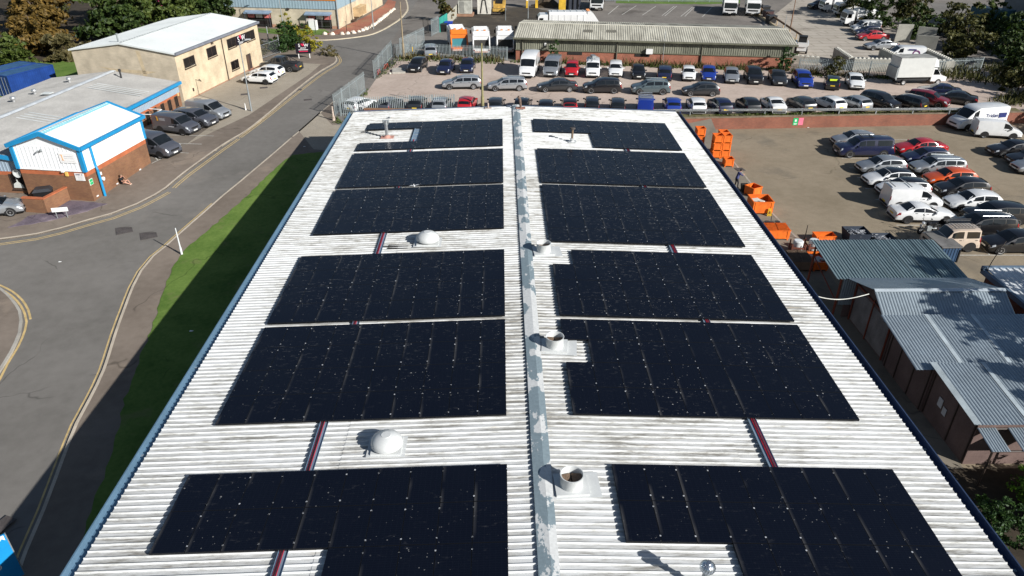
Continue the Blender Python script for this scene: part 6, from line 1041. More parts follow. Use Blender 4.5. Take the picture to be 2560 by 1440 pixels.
# ---- lorries
def wheels(t,xs,y,r=.48,w=.3):
    for x in xs:
        for s in (-1,1):
            b=MB(); b.lathe([(0,-w/2),(r*.9,-w/2),(r,-w*.3),(r,w*.3),(r*.9,w/2),(r*.6,w*.45),(0,w*.3)],20,axis='y'); o=b.build('wheel',tyre,t,(x,s*y,r),0 if s>0 else math.pi,smooth=35); g=MB(); g.lathe([(r*.58,w*.47),(r*.3,w*.38),(0,w*.42)],16,axis='y'); g.build('rim',M('steel_rim',(.4,.4,.4),.5,.4),o)
lw=paint('lorry_white',(.72,.72,.71),0,.4,.5); lo=paint('lorry_orange',(.72,.17,.015),0,.45,.4); teal=paint('lorry_teal',(.02,.17,.20),0,.45,.4); chas=M('chassis_dark',(.02,.02,.022),.7)
def cab(t,x,w,h,depth,mat,bull=0.):
    b=MB(); h0=.55
    pr=[(x,h0),(x+.02,1.25),(x-.12,h-.35),(x-.42,h),(x-depth,h),(x-depth,h0)]
    n=len(pr); b.add([(a,-w/2,z) for a,z in pr]+[(a,w/2,z) for a,z in pr],[tuple(range(n)),tuple(range(n,2*n))[::-1]]+[(i,n+i,n+(i+1)%n,(i+1)%n) for i in range(n)]); o=b.build('cab',mat,t)
    part('windscreen',cglass,o,lambda b:b.add([(x+.022,-w*.44,1.42),(x+.022,w*.44,1.42),(x-.10,w*.43,h-.42),(x-.10,-w*.43,h-.42)],[(0,1,2,3)]) if False else b.add([(x+.012,-w*.45,1.40),(x+.012,w*.45,1.40),(x-.095,w*.44,h-.42),(x-.095,-w*.44,h-.42)],[(0,1,2,3)]))
    for s in (-1,1): part('side_window',cglass,o,lambda b:b.add([(x-.2,s*(w/2+.008),1.45),(x-.95,s*(w/2+.008),1.45),(x-.95,s*(w/2+.008),h-.5),(x-.3,s*(w/2+.008),h-.5)],[(0,1,2,3),(3,2,1,0)])); part('mirror',black,o,lambda b:b.box((x+.05,s*(w/2+.2),h-.75),(.1,.2,.5))); part('headlight',lampw,o,lambda b:b.box((x+.02,s*w*.36,.78),(.06,.38,.16)))
    part('grille',black,o,lambda b:(b.box((x+.025,0,1.08),(.03,w*.7,.24)),b.box((x+.02,0,.6),(.05,w*.9,.14)))); part('number_plate',platew,o,lambda b:b.box((x+.05,0,.6),(.02,.5,.11))); return o
def refuse(x,y,h,label,rear=lw,door=None,L=8.6):
    t=thing('refuse_truck',label,'refuse truck',(x,y,gz(x,y)),R(h),'white refuse trucks in the depot'); w=2.45; cab(t,L/2,w,2.75,1.7,lw); part('chassis',chas,t,lambda b:b.box((0,0,.75),(L-.6,1.,.35))); x0=L/2-1.9; x1=-L/2+2.1
    def f(b):
        pr=[(-w/2,.95),(-w/2,2.75),(-w/2+.22,3.15),(w/2-.22,3.15),(w/2,2.75),(w/2,.95)]; n=len(pr); b.add([(x0,a,z) for a,z in pr]+[(x1,a,z) for a,z in pr],[tuple(range(n))[::-1],tuple(range(n,2*n))]+[(i,(i+1)%n,n+(i+1)%n,n+i) for i in range(n)])
        for i in range(6): xx=x0-(x0-x1)*(i+.5)/6; b.box((xx,0,3.17),(.12,w-.5,.07)); [b.box((xx,s*(w/2+.02),1.85),(.1,.05,1.8)) for s in (-1,1)]
    part('body',lw,t,f)
    def g(b):
        pr=[(x1,.95),(x1,3.2),(x1-.5,3.28),(x1-1.15,2.75),(x1-1.9,1.75),(x1-1.85,.9),(x1-.9,.55)]; n=len(pr)
        for s in (-1,1): b.add([(a,s*w/2,z) for a,z in pr]+[(a,s*(w/2-.16),z) for a,z in pr],[tuple(range(n))[::s],tuple(range(n,2*n))[::-s]]+[(i,(i+1)%n,n+(i+1)%n,n+i)[::-s] for i in range(n)])
        b.add([(x1,-w/2,3.2),(x1,w/2,3.2),(x1-.5,w/2,3.28),(x1-.5,-w/2,3.28),(x1-1.15,w/2,2.75),(x1-1.15,-w/2,2.75)],[(0,1,2,3)[::-1],(3,2,4,5)[::-1]]); b.box((x1-1.6,0,.85),(.5,w-.2,.5)); b.box((x1-1.0,0,2.45),(.3,w-.1,.5))
    part('tailgate',rear,t,g); part('hopper',M('hopper_dark',(.03,.028,.025),.8) if door is None else door,t,lambda b:b.add([(x1-1.3,-w/2+.16,1.1),(x1-1.3,w/2-.16,1.1),(x1-1.0,w/2-.16,2.4),(x1-1.0,-w/2+.16,2.4)],[(3,2,1,0)]))
    for s in (-1,1): part('tail_light',lampr,t,lambda b:b.box((x1-1.93,s*1.05,.95),(.05,.22,.14)))
    part('warning_board',M('warning_red',(.6,.12,.08),.6,v=.25,sc=5,c2=(.75,.6,.5)),t,lambda b:b.box((x1-1.9,0,.72),(.06,w-.5,.22))); part('roof_gear',M('gear_orange',(.65,.25,.08),.6),t,lambda b:(b.box((x1-.2,.5,3.32),(.5,.3,.14)),b.box((x1-.2,-.5,3.32),(.5,.3,.14)))); wheels(t,(L/2-1.2,-L/2+3.2,-L/2+2.0),1.05); return t
refuse(-6.3,110.3,98,'refuse truck with orange tailgate and teal doors behind the palisade fence',lo,teal,8.4); refuse(-2.8,108.9,93,'white refuse truck in the middle of the three behind the palisade fence',L=8.0); refuse(.7,109.3,91,'white refuse truck nearest the depot shed gable',L=8.0)
refuse(11.2,124.5,181,'long white refuse truck broadside behind the depot shed roof',lw,lo,10.2); refuse(18.9,148.6,262,'white refuse truck facing the camera at the far left of the bays',L=9.4); refuse(43.2,143.2,256,'left one of two white lorries facing the camera at the back of the yard',L=9.6); refuse(47.4,142.8,255,'right one of two white lorries facing the camera at the back of the yard',L=9.6)
# box truck
t=thing('box_truck','white box truck with tail lift beside the palisade fence','truck',(52.2,90.6,1.65),R(4)); part('box',paint('box_white',(.56,.57,.55),0,.5,.2),t,lambda b:b.box((-1.0,0,2.15),(4.5,2.2,2.3))); part('box_roof',M('grp_roof',(.22,.21,.19),.6,v=.3,st=(.6,3,1),sc=1.2,c2=(.5,.5,.47)),t,lambda b:b.box((-1.,0,3.325),(4.44,2.14,.05))); part('wind_deflector',lw,t,lambda b:b.add([(1.26,-1,2.2),(1.26,1,2.2),(2.0,.9,2.15),(2.0,-.9,2.15),(1.26,-1,3.25),(1.26,1,3.25),(1.7,.9,3.0),(1.7,-.9,3.0)],[(0,4,7,3),(1,2,6,5),(4,5,6,7),(3,7,6,2)]))
def f(b):
    pr=[(3.3,.45),(3.3,.95),(2.5,1.2),(1.75,2.05),(1.3,2.1),(1.28,.45)]; n=len(pr); b.add([(a,-1,z) for a,z in pr]+[(a,1,z) for a,z in pr],[tuple(range(n)),tuple(range(n,2*n))[::-1]]+[(i,n+i,n+(i+1)%n,(i+1)%n) for i in range(n)])
o=part('cab',lw,t,f); part('windscreen',cglass,o,lambda b:b.add([(2.46,-.9,1.28),(2.46,.9,1.28),(1.83,.85,1.99),(1.83,-.85,1.99)],[(0,1,2,3)]))
for s in (-1,1): part('side_window',cglass,o,lambda b:b.add([(2.35,s*1.01,1.25),(1.45,s*1.01,1.25),(1.45,s*1.01,1.9),(1.85,s*1.01,1.9)],[(0,1,2,3),(3,2,1,0)]))
part('tail_lift',grey,t,lambda b:(b.box((-3.4,0,1.5),(.12,2.2,1.3)),b.box((-3.32,-1.05,1.5),(.1,.1,1.6)),b.box((-3.32,1.05,1.5),(.1,.1,1.6)))); part('chassis',chas,t,lambda b:b.box((-.6,0,.75),(5.2,1.6,.4))); wheels(t,(2.3,-2.2),.95,.36,.24)
# tipper and sweeper in the far yard
t=thing('road_sweeper','white road sweeper lorry with rounded body in the far yard','truck',(61.9,129.5,1.65),R(180),'vehicles in the far yard'); cab(t,2.9,2.2,2.6,1.5,lw); part('tank',lw,t,lambda b:b.add([(1.0,-1.1,1.0),(1.0,1.1,1.0),(1.0,1.1,2.4),(1.0,-1.1,2.4),(-2.9,-1.1,1.1),(-2.9,1.1,1.1),(-3.,1.1,2.6),(-3.,-1.1,2.6),(.9,.8,2.85),(.9,-.8,2.85),(-2.6,.8,3.0),(-2.6,-.8,3.0)],[(3,2,1,0),(0,4,7,3),(1,2,6,5),(4,5,6,7),(2,8,10,6),(3,7,11,9),(8,9,11,10),(2,3,9,8),(7,6,10,11)])); part('brush_gear',black,t,lambda b:(b.box((.9,0,1.0),(.7,2.1,1.2)),b.box((-.8,0,.7),(4,1.2,.4)),b.tube((.6,1.1,.3),(.6,1.3,.3),.3,.3,12))); part('gear_yellow',M('gear_yellow',(.45,.30,.08),.6),t,lambda b:b.box((.3,1.12,1.4),(.8,.06,.3))); wheels(t,(1.9,-1.6),.95,.45,.28)
t=thing('tipper_truck','white pick up lorry with red cab roof at the top of the far yard','truck',(63.5,144,1.65),R(185),'vehicles in the far yard'); o=cab(t,2.7,2.0,2.3,1.5,lw); part('roof_cap',pmat('red'),o,lambda b:b.box((1.8,0,2.33),(1.2,1.9,.1))); part('body',lw,t,lambda b:b.box((-.9,0,1.9),(3.4,2.1,1.7))); part('chassis',chas,t,lambda b:b.box((-.2,0,.75),(4.8,1.2,.4))); wheels(t,(1.8,-1.6),.88,.38,.24)
t=thing('panel_lorry','pale grey box lorry at the top of the far yard','truck',(64.5,139.5,1.65),R(180),'vehicles in the far yard'); part('body',lw,t,lambda b:(b.box((-1.2,0,2.1),(4.6,2.3,2.5)))); o=cab(t,2.8,2.1,2.3,1.6,lw); part('chassis',chas,t,lambda b:b.box((-.4,0,.75),(5.,1.2,.4))); wheels(t,(1.9,-1.9),.92,.4,.25)
bt=thing('box_truck','blue box lorry behind the hawthorns at the right edge','truck',(82.2,124.2,1.65),R(-60)); part('box',paint('truck_blue',(.05,.15,.19),0,.5,.2),bt,lambda b:b.box((-1,0,2.3),(6,2.4,2.7))); cab(bt,4.2,2.3,2.7,1.9,lw); part('fluo_panel',M('fluo_green',(.5,.72,.05),.5),bt,lambda b:b.box((2.9,-1.17,1.3),(1.6,.04,1.4))); part('chassis',chas,bt,lambda b:b.box((0,0,.75),(7,1.2,.4))); wheels(bt,(3.,-2.4),1.0,.46,.28)
# skid loader
t=thing('skid_loader','white skid steer loader beside the end of the depot shed','loader',(44.2,108.4,1.65),R(70)); part('body',lw,t,lambda b:(b.box((-.3,0,.85),(2.2,1.3,.8)),b.box((-1.2,0,1.3),(.7,1.3,.5)))); part('cage',black,t,lambda b:(b.box((.1,0,1.75),(1.1,1.1,1.0)),b.box((.1,0,2.28),(1.3,1.2,.08)))); part('arm',lw,t,lambda b:[b.box((.2,s*.8,1.35),(2.6,.16,.24)) for s in (-1,1)]+[b.box((1.5,s*.8,.9),(.24,.16,1.0)) for s in (-1,1)]); part('bucket',grey,t,lambda b:b.add([(1.5,-.9,.1),(2.2,-.9,.1),(2.2,.9,.1),(1.5,.9,.1),(1.5,-.9,.75),(1.5,.9,.75)],[(0,1,2,3),(0,3,5,4),(0,4,1),(3,2,5),(3,2,1,0),(4,5,3,0)])); part('stripe',pmat('red'),t,lambda b:b.box((-1.3,.66,1.2),(.6,.02,.3))); wheels(t,(.5,-.9),.72,.36,.26)
# yard clutter at the back
t=thing('cabin','pale grey steel cabin on a plinth in the depot yard','cabin',(-6.3,139.2,1.65),R(-3)); part('cabin_body',M('cabin_grey',(.36,.36,.32),.7,v=.2),t,lambda b:b.box((0,0,1.7),(2.4,2.2,2.4))); part('roof',M('cabin_roof',(.42,.40,.34),.8),t,lambda b:b.box((0,0,2.95),(2.7,2.5,.12))); part('door',M('cabin_door',(.22,.22,.2),.7),t,lambda b:b.box((-.5,-1.12,1.6),(.8,.05,1.9))); part('plinth',M('plinth_rust',(.30,.17,.11),.8),t,lambda b:b.box((0,-.1,.25),(3.0,2.7,.4)))
t=thing('skip_container','tall off white waste container with black struts in the depot yard','container',(-2.8,141.6,1.65),R(-2)); part('shell',M('skip_white',(.55,.53,.47),.7,v=.15),t,lambda b:b.box((0,0,1.9),(2.5,3.6,3.5))); part('struts',black,t,lambda b:(b.tube((-.3,-1.84,2.6),(-.7,-1.84,.3),.09,.09,6),b.tube((.2,-1.84,2.6),(.6,-1.84,.3),.09,.09,6),b.tube((-.3,-1.84,2.6),(.2,-1.84,2.6),.09,.09,6)))
t=thing('site_dumper','muddy yellow plant machine beside the off white container','machine',(-.1,141.8,1.65),R(265)); part('body',M('plant_yellow',(.45,.28,.06),.7,v=.3),t,lambda b:(b.box((-.6,0,1.4),(2.4,2.1,1.5)),b.box((1.,.0,.8),(1.4,2.2,.5)))); part('cab',black,t,lambda b:b.box((.1,0,2.4),(1.2,1.3,1.2))); part('bucket',M('bucket_dark',(.06,.05,.04),.8),t,lambda b:b.add([(1.5,-1.2,.2),(2.4,-1.2,.2),(2.4,1.2,.2),(1.5,1.2,.2),(1.5,-1.2,1.1),(1.5,1.2,1.1)],[(0,1,2,3),(0,3,5,4),(0,4,1),(3,2,5)])); wheels(t,(1.,-1.3),.95,.55,.4)
t=thing('yellow_hopper','yellow steel hopper post at the top edge of the depot yard','hopper',(6.2,148,1.65)); part('frame',M('hopper_yellow',(.58,.36,.03),.6,v=.15),t,lambda b:(b.box((-.9,0,1.6),(.5,.6,3.2)),b.box((.9,0,1.6),(.5,.6,3.2)),b.box((0,0,3.1),(2.4,1.6,.4)))); part('hopper_bin',M('hopper_tan',(.45,.38,.26),.8),t,lambda b:b.box((0,.3,2.2),(1.3,1.2,1.6)))
t=thing('yellow_hopper','yellow guarded machine left of the refuse truck in the bays','machine',(12.5,146,1.65)); part('guard',MATS['hopper_yellow'],t,lambda b:b.box((-.6,0,1.5),(1.3,.8,3.0))); part('housing',M('housing_dark',(.03,.035,.05),.7),t,lambda b:b.box((1.6,.6,1.6),(2.6,2.,3.2))); part('legs',black,t,lambda b:[b.box((.6+i*.9,-.5,1.),(.15,.2,2.)) for i in range(3)])
t=thing('tip_mound','heap of dark earth at the back of the depot yard','heap',(9.3,150,1.65)); b=MB(); 
vs=[(0,0,1.9)]+[(r*math.cos(a),r*.8*math.sin(a),z+random.uniform(-.15,.15)) for r,z in ((1.2,1.3),(2.3,.5),(3.2,0)) for a in [i*math.pi/6 for i in range(12)]]; b.add(vs,[(0,1+i,1+(i+1)%12) for i in range(12)]+[(1+k*12+i,13+k*12+i,13+k*12+(i+1)%12,1+k*12+(i+1)%12) for k in range(2) for i in range(12)]); b.build('heap',M('earth',(.06,.045,.03),.95,v=.3),t)
t=thing('wheeled_bin','blue wheeled bin behind the steel gate leaf','bin',(-8.5,125.4,1.65)); part('bin_body',M('bin_blue',(.012,.04,.35),.5),t,lambda b:b.add([(-.5,-.4,.1),(.5,-.4,.1),(.5,.4,.1),(-.5,.4,.1),(-.62,-.5,1.2),(.62,-.5,1.2),(.62,.5,1.2),(-.62,.5,1.2)],[(0,1,5,4),(1,2,6,5),(2,3,7,6),(3,0,4,7),(4,5,6,7)])); part('lid',M('bin_blue_lid',(.015,.06,.42),.5),t,lambda b:b.box((0,0,1.25),(1.35,1.1,.12)))
t=thing('wheeled_bin','black wheeled bin beside the blue one','bin',(-9.3,124.,1.6)); part('bin_body',black,t,lambda b:b.add([(-.5,-.4,.1),(.5,-.4,.1),(.5,.4,.1),(-.5,.4,.1),(-.62,-.5,1.2),(.62,-.5,1.2),(.62,.5,1.2),(-.62,.5,1.2)],[(0,1,5,4),(1,2,6,5),(2,3,7,6),(3,0,4,7),(4,5,6,7)])); part('lid',M('bin_lid',(.03,.032,.038),.5),t,lambda b:b.box((0,0,1.25),(1.35,1.1,.12)))
for x,y,h_,lb in ((49.4,141.5,1.3,'dark bin nearest the white lorries by the rail fence'),(48.2,136,1.4,'dark red bin in the middle of the rail fence'),(47.3,131.5,1.3,'dark bin at the near end of the row by the rail fence')):
    t=thing('wheeled_bin',lb,'bin',(x,y,1.65),.2,'dark bins by the rail fence'); part('bin_body',M('bin_maroon',(.05,.02,.022),.6) if 'red' in lb else black,t,lambda b:b.add([(-.7,-.5,.1),(.7,-.5,.1),(.7,.5,.1),(-.7,.5,.1),(-.8,-.6,h_),(.8,-.6,h_),(.8,.6,h_),(-.8,.6,h_)],[(0,1,5,4),(1,2,6,5),(2,3,7,6),(3,0,4,7),(4,5,6,7)])); part('lid',MATS['bin_lid'],t,lambda b:b.box((0,0,h_+.05),(1.7,1.3,.12)))
t=thing('barrier_frame','yellow post barrier behind the palisade fence','barrier',(-11.6,107.6,1.6),R(-10)); part('post',MATS['hopper_yellow'],t,lambda b:(b.tube((-1.1,0,0),(-1.1,0,.9),.12,.12,8),b.tube((1.1,0,0),(1.1,0,.9),.12,.12,8))); part('rail',grey,t,lambda b:(b.box((0,0,.75),(2.2,.06,.16)),b.box((0,0,.4),(2.2,.06,.12))))
t=thing('litter_shelter','dark mesh screen beside the depot gate leaf','screen',(-12.3,121.2,1.55),R(72)); part('frame',MATS['fence_dark'],t,lambda b:(b.tube((0,0,0),(0,0,2.4),.05,.05,6),b.tube((2,0,0),(2,0,2.4),.05,.05,6),b.tube((0,0,2.4),(2,0,2.4),.05,.05,6),b.tube((0,0,.2),(2,0,.2),.05,.05,6))); part('mesh',MATS['fence_dark'],t,lambda b:[b.tube((i*.2,0,.2),(i*.2,0,2.4),.012,.012,4) for i in range(1,10)])
# concrete slab with bicycles
t=thing('concrete_slab','pale broken concrete slab beside the bicycles','slab',(-13.4,97.,1.52),R(10)); part('slab',conc,t,lambda b:b.slab([(-.9,-1.1),(.8,-1.2),(1.,.6),(.4,1.5),(-.8,1.2)],0,.22)); part('rubble',M('rubble',(.5,.47,.4),.9,v=.2),t,lambda b:[b.box((random.uniform(-1.3,.8),random.uniform(-1.6,1.2),.1),(.3,.25,.18),random.random()) for i in range(7)])
def bicycle(x,y,h,col,lb):
    t=thing('bicycle',lb,'bicycle',(x,y,1.46),R(h),'bicycles by the palisade gate'); fm_=M('bike_'+col,dict(red=(.4,.03,.03),black=(.02,.02,.022),dark=(.03,.035,.05))[col],.4)
    part('frame',fm_,t,lambda b:(b.tube((-.15,0,.3),(.4,0,.75),.022,.022,6),b.tube((-.2,0,.8),(.38,0,.82),.022,.022,6),b.tube((-.15,0,.3),(-.22,0,.9),.02,.02,6),b.tube((-.15,0,.3),(-.52,0,.34),.016,.016,6),b.tube((-.52,0,.34),(-.2,0,.78),.016,.016,6),b.tube((.38,0,.95),(.55,0,.34),.02,.02,6)))
    for wx in (-.52,.55):
        b=MB(); n=20
        for i in range(n): a,q=2*math.pi*i/n,2*math.pi*(i+1)/n; b.tube((wx+.33*math.cos(a),0,.34+.33*math.sin(a)),(wx+.33*math.cos(q),0,.34+.33*math.sin(q)),.02,.02,5)
        for i in range(6): a=math.pi*i/6; b.tube((wx+.33*math.cos(a),0,.34+.33*math.sin(a)),(wx-.33*math.cos(a),0,.34-.33*math.sin(a)),.004,.004,4)
        b.build('wheel',tyre,t)
    part('saddle',black,t,lambda b:b.add([(-.36,-.08,.93),(-.36,.08,.93),(-.08,.02,.94),(-.08,-.02,.94),(-.36,-.07,.88),(-.36,.07,.88),(-.08,.015,.9),(-.08,-.015,.9)],[(0,1,2,3)[::-1],(0,4,5,1),(1,5,6,2),(2,6,7,3),(3,7,4,0)])); part('handlebar',black,t,lambda b:(b.tube((.37,-.28,1.0),(.37,.28,1.0),.015,.015,6),b.tube((.38,0,.9),(.37,0,1.),.015,.015,6)))
bicycle(-15.2,97.9,60,'red','red bicycle leaning by the palisade gate'); bicycle(-14.4,100.6,20,'dark','dark bicycle furthest along the palisade gate'); bicycle(-15.7,94.8,75,'red','red bicycle nearest the gate opening'); bicycle(-14.7,99.2,40,'black','black bicycle in the middle of the three by the gate')
# motorbike
t=thing('motorbike','black motorbike parked beside the beige off-roader','motorbike',(33.0,49.9,.4),R(196)); mb_=M('bike_black',(.012,.012,.014),.35,coat=.4)
for wx in (-.68,.72):
    b=MB(); b.lathe([(.19,-.05),(.28,-.065),(.315,0),(.28,.065),(.19,.05),(.18,0)],22,(wx,0,.315),axis='y'); o=b.build('wheel',tyre,t,smooth=40); g=MB(); [g.tube((wx+.2*math.cos(a),0,.315+.2*math.sin(a)),(wx-.2*math.cos(a),0,.315-.2*math.sin(a)),.012,.012,5) for a in [i*math.pi/5 for i in range(5)]]; g.build('rim',alloy,o)
part('tank',mb_,t,lambda b:b.lathe([(0,-.14),(.14,-.13),(.2,-.03),(.19,.08),(.1,.14),(0,.15)],14,(.16,0,.84)),smooth=50); part('engine',grey,t,lambda b:(b.box((.05,0,.42),(.42,.3,.32)),b.tube((.1,0,.5),(.22,0,.74),.11,.09,10),b.tube((.1,-.16,.3),(-.7,-.2,.36),.05,.06,8))); part('saddle',black,t,lambda b:b.add([(.02,-.13,.82),(.02,.13,.82),(-.72,.12,.9),(-.72,-.12,.9),(.02,-.12,.72),(.02,.12,.72),(-.72,.08,.8),(-.72,-.08,.8)],[(0,1,2,3)[::-1],(0,4,5,1),(1,5,6,2),(2,6,7,3),(3,7,4,0)]))
part('fork',grey,t,lambda b:[b.tube((.72,s*.09,.315),(.5,s*.09,.98),.028,.028,6) for s in (-1,1)]+[b.tube((-.68,s*.09,.315),(-.1,s*.09,.45),.025,.025,6) for s in (-1,1)]); part('handlebar',black,t,lambda b:(b.path([(.42,-.4,1.12),(.47,-.18,1.04),(.5,0,1.0),(.47,.18,1.04),(.42,.4,1.12)],.018))); part('mirror',black,t,lambda b:[(b.tube((.46,s*.25,1.06),(.42,s*.38,1.36),.01,.01,5),b.box((.42,s*.4,1.4),(.04,.13,.08))) for s in (-1,1)]); part('headlight',lampw,t,lambda b:b.lathe([(0,.1),(.1,.09),(.12,0),(.06,-.1),(0,-.12)],12,(.66,0,.92))); part('number_plate',platew,t,lambda b:b.box((.82,0,.72),(.02,.2,.24))); part('mudguard',mb_,t,lambda b:b.add([(-.62,-.07,.68),(-.62,.07,.68),(-1.05,.07,.6),(-1.05,-.07,.6)],[(0,1,2,3),(3,2,1,0)]))
# ---- stillages and scrap by the warehouse wall
orange=M('stillage_orange',(.72,.145,.015),.55,v=.14,sc=2.2); orange_d=M('stillage_inside',(.42,.075,.02),.7,v=.2)
def stillage(x,y,z,label,sx=.42,sy=.42,h=.62,group='orange steel stillages by the warehouse wall',rz=0.,mat=None,fill=None,lid=False):
    mat=mat or orange; t=thing('stillage',label,'stillage',(x,y,z),rz,group); t0=.03; zb=.14
    b=MB()
    for (cx,cy,dx,dy) in ((0,-sy,2*sx,t0),(0,sy,2*sx,t0),(-sx,0,t0,2*sy-t0),(sx,0,t0,2*sy-t0)): b.box((cx,cy,zb+h/2),(dx,dy,h))
    b.box((0,0,zb+.015),(2*sx-t0,2*sy-t0,.03)); b.build('bin_box',mat,t)
    part('feet',mat,t,lambda b:[b.box((px*sx*.88,py*sy*.9,zb/2),(.1,.08,zb)) for px in (-1,1) for py in (-1,1)]); part('rim',mat,t,lambda b:(b.box((0,-sy,zb+h),(2*sx+.08,.08,.06)),b.box((0,sy,zb+h),(2*sx+.08,.08,.06)),b.box((-sx,0,zb+h),(.08,2*sy-.08,.06)),b.box((sx,0,zb+h),(.08,2*sy-.08,.06)))); part('ribs',mat,t,lambda b:[b.box((px*sx*.8,-sy-.02,zb+h*.5),(.06,.05,h)) for px in (-1,1)]+[b.box((0,-sy-.018,zb+.06),(2*sx-.2,.04,.1))])
    if fill: part('contents',fill,t,lambda b:[b.box((random.uniform(-sx*.7,sx*.7),random.uniform(-sy*.7,sy*.7),zb+h*random.uniform(.4,.85)),(sx*.5,sy*.5,.1),random.random()*3) for i in range(12)])
    if lid: part('lid',mat,t,lambda b:(b.add([(-sx,-sy,zb+h+.04),(sx,-sy,zb+h+.04),(sx,sy,zb+h+.12),(-sx,sy,zb+h+.12)],[(0,1,2,3),(3,2,1,0)]),b.tube((-.05,-sy,zb+h+.06),(.1,sy,zb+h+.14),.02,.02,5)))
    return t
hh=.76
for (cx,cy,wh_,n) in ((20.95,67.0,'near left stack',3),(21.8,67.0,'near right stack',3),(21.8,68.1,'stack behind these',3),(19.8,69.2,'stack nearest the gutter',3)):
    for i in range(n): stillage(cx,cy,.4+i*hh,'orange stillage, %s of the %s by the warehouse'%(('bottom','middle','top')[i],wh_))
for i in range(2): stillage(19.05,69.1,.4+i*hh,'orange stillage, %s one half hidden by the warehouse gutter'%('lower','upper')[i])
stillage(21.55,64.7,.4,'single orange stillage standing clear of the stacks',.42,.42,.62); stillage(21.75,57.6,.4,'open empty orange stillage tilted beside the sweeping worker',.5,.5,.66,rz=.5)
stillage(21.25,54.2,.4,'large open orange bin holding white sacks',.82,.8,.95,fill=M('white_sack',(.6,.57,.5),.8)); stillage(20.95,49.3,.4,'orange lidded bin next to the black trolley',.85,.6,.65,lid=True); stillage(24.4,48.6,.4,'flat orange tray just behind the lean-to roof',.75,.4,.4)
t=thing('caution_sign','yellow floor sign leaning on the large orange bin','sign',(21.75,53.1,.4)); part('panel',M('caution_yellow',(.75,.50,.03),.5),t,lambda b:b.add([(-.2,0,0),(.22,0,0),(.14,.16,.62),(-.1,.16,.62)],[(0,1,2,3),(3,2,1,0)])); part('symbol',M('caution_mark',(.25,.12,.05),.6),t,lambda b:b.add([(-.05,.03,.22),(.08,.03,.22),(.06,.08,.4),(-.03,.08,.4)],[(0,1,2,3),(3,2,1,0)]))
t=thing('trolley','black pallet trolley between the orange bins','trolley',(21.3,51.4,.4)); part('forks',black,t,lambda b:[b.box((x,0,.2),(.14,.7,.1)) for x in (-.3,-.15,.5,.65)]+[b.tube((-.5,.2,.25),(.8,.2,.25),.03,.03,6)]); part('handle',black,t,lambda b:b.tube((.1,.3,.25),(.15,.5,.6),.025,.025,6)); part('wheel',tyre,t,lambda b:[b.tube((x,-.3,.08),(x+.08,-.3,.08),.08,.08,8) for x in (-.3,.5)])
ibc=M('ibc_white',(.62,.64,.64),.35,v=.1); cage=M('ibc_cage',(.42,.44,.45),.4,.5)
def ibct(x,y,lb,basem=orange):
    t=thing('drum_crate',lb,'crate',(x,y,.4),random.uniform(-.2,.2),'crates of white drums by the lean-to'); part('crate',basem,t,lambda b:[b.box((px*.45,py*.45,.4),(.08,.08,.8)) for px in (-1,1) for py in (-1,1)]+[b.box((0,0,.1),(.95,.95,.1)),b.box((0,-.45,.5),(.9,.04,.14)),b.box((.45,0,.5),(.04,.9,.14)),b.box((-.45,0,.5),(.04,.9,.14))]); part('drum',ibc,t,lambda b:b.lathe([(0,.95),(.3,.94),(.36,.88),(.36,.2),(0,.2)],18),smooth=40)
ibct(21.7,46.8,'crate with white drum nearest the warehouse gutter',M('crate_brown',(.16,.05,.03),.8)); ibct(22.9,46.9,'crate with white drum beside the lean-to post',M('crate_brown',(.16,.05,.03),.8)); stillage(22.3,44.6,.4,'orange bin with grey lid under the lean-to edge',.5,.8,.55,fill=M('grey_sheet',(.45,.45,.44),.6))
stillage(21.0,44.6,.4,'brown timber crate by the warehouse gutter',.7,.8,.6,mat=M('crate_timber',(.19,.13,.09),.85,v=.2),lid=True)
def skipbin(x,y,lb,sx,sy,h):
    t=thing('scrap_bin',lb,'skip',(x,y,.4),0,'dark scrap bins behind the lean-to'); dm=M('scrap_bin_navy',(.02,.03,.05),.6); b=MB()
    v=[(-sx*.8,-sy*.8,.12),(sx*.8,-sy*.8,.12),(sx*.8,sy*.8,.12),(-sx*.8,sy*.8,.12),(-sx,-sy,h),(sx,-sy,h),(sx,sy,h),(-sx,sy,h)]; b.add(v,[(0,1,5,4),(1,2,6,5),(2,3,7,6),(3,0,4,7),(3,2,1,0)]); b.add([(a*.96,c*.96,z+.02) for a,c,z in v],[(4,5,1,0),(5,6,2,1),(6,7,3,2),(7,4,0,3),(0,1,2,3)]); b.build('shell',dm,t)
    part('scrap',M('swarf',(.42,.43,.45),.45,.5,v=.3,sc=6),t,lambda b:[b.box((random.gauss(0,sx*.35),random.gauss(0,sy*.35),h*random.uniform(.6,.95)),(random.uniform(.1,.4),random.uniform(.03,.12),.05),random.random()*3) for i in range(70)])
skipbin(26.6,48.3,'dark bin heaped with metal turnings behind the lean-to',.85,.75,1.0); skipbin(28.4,47.9,'dark low bin with grey scrap beside the heaped one',.85,.6,.7)
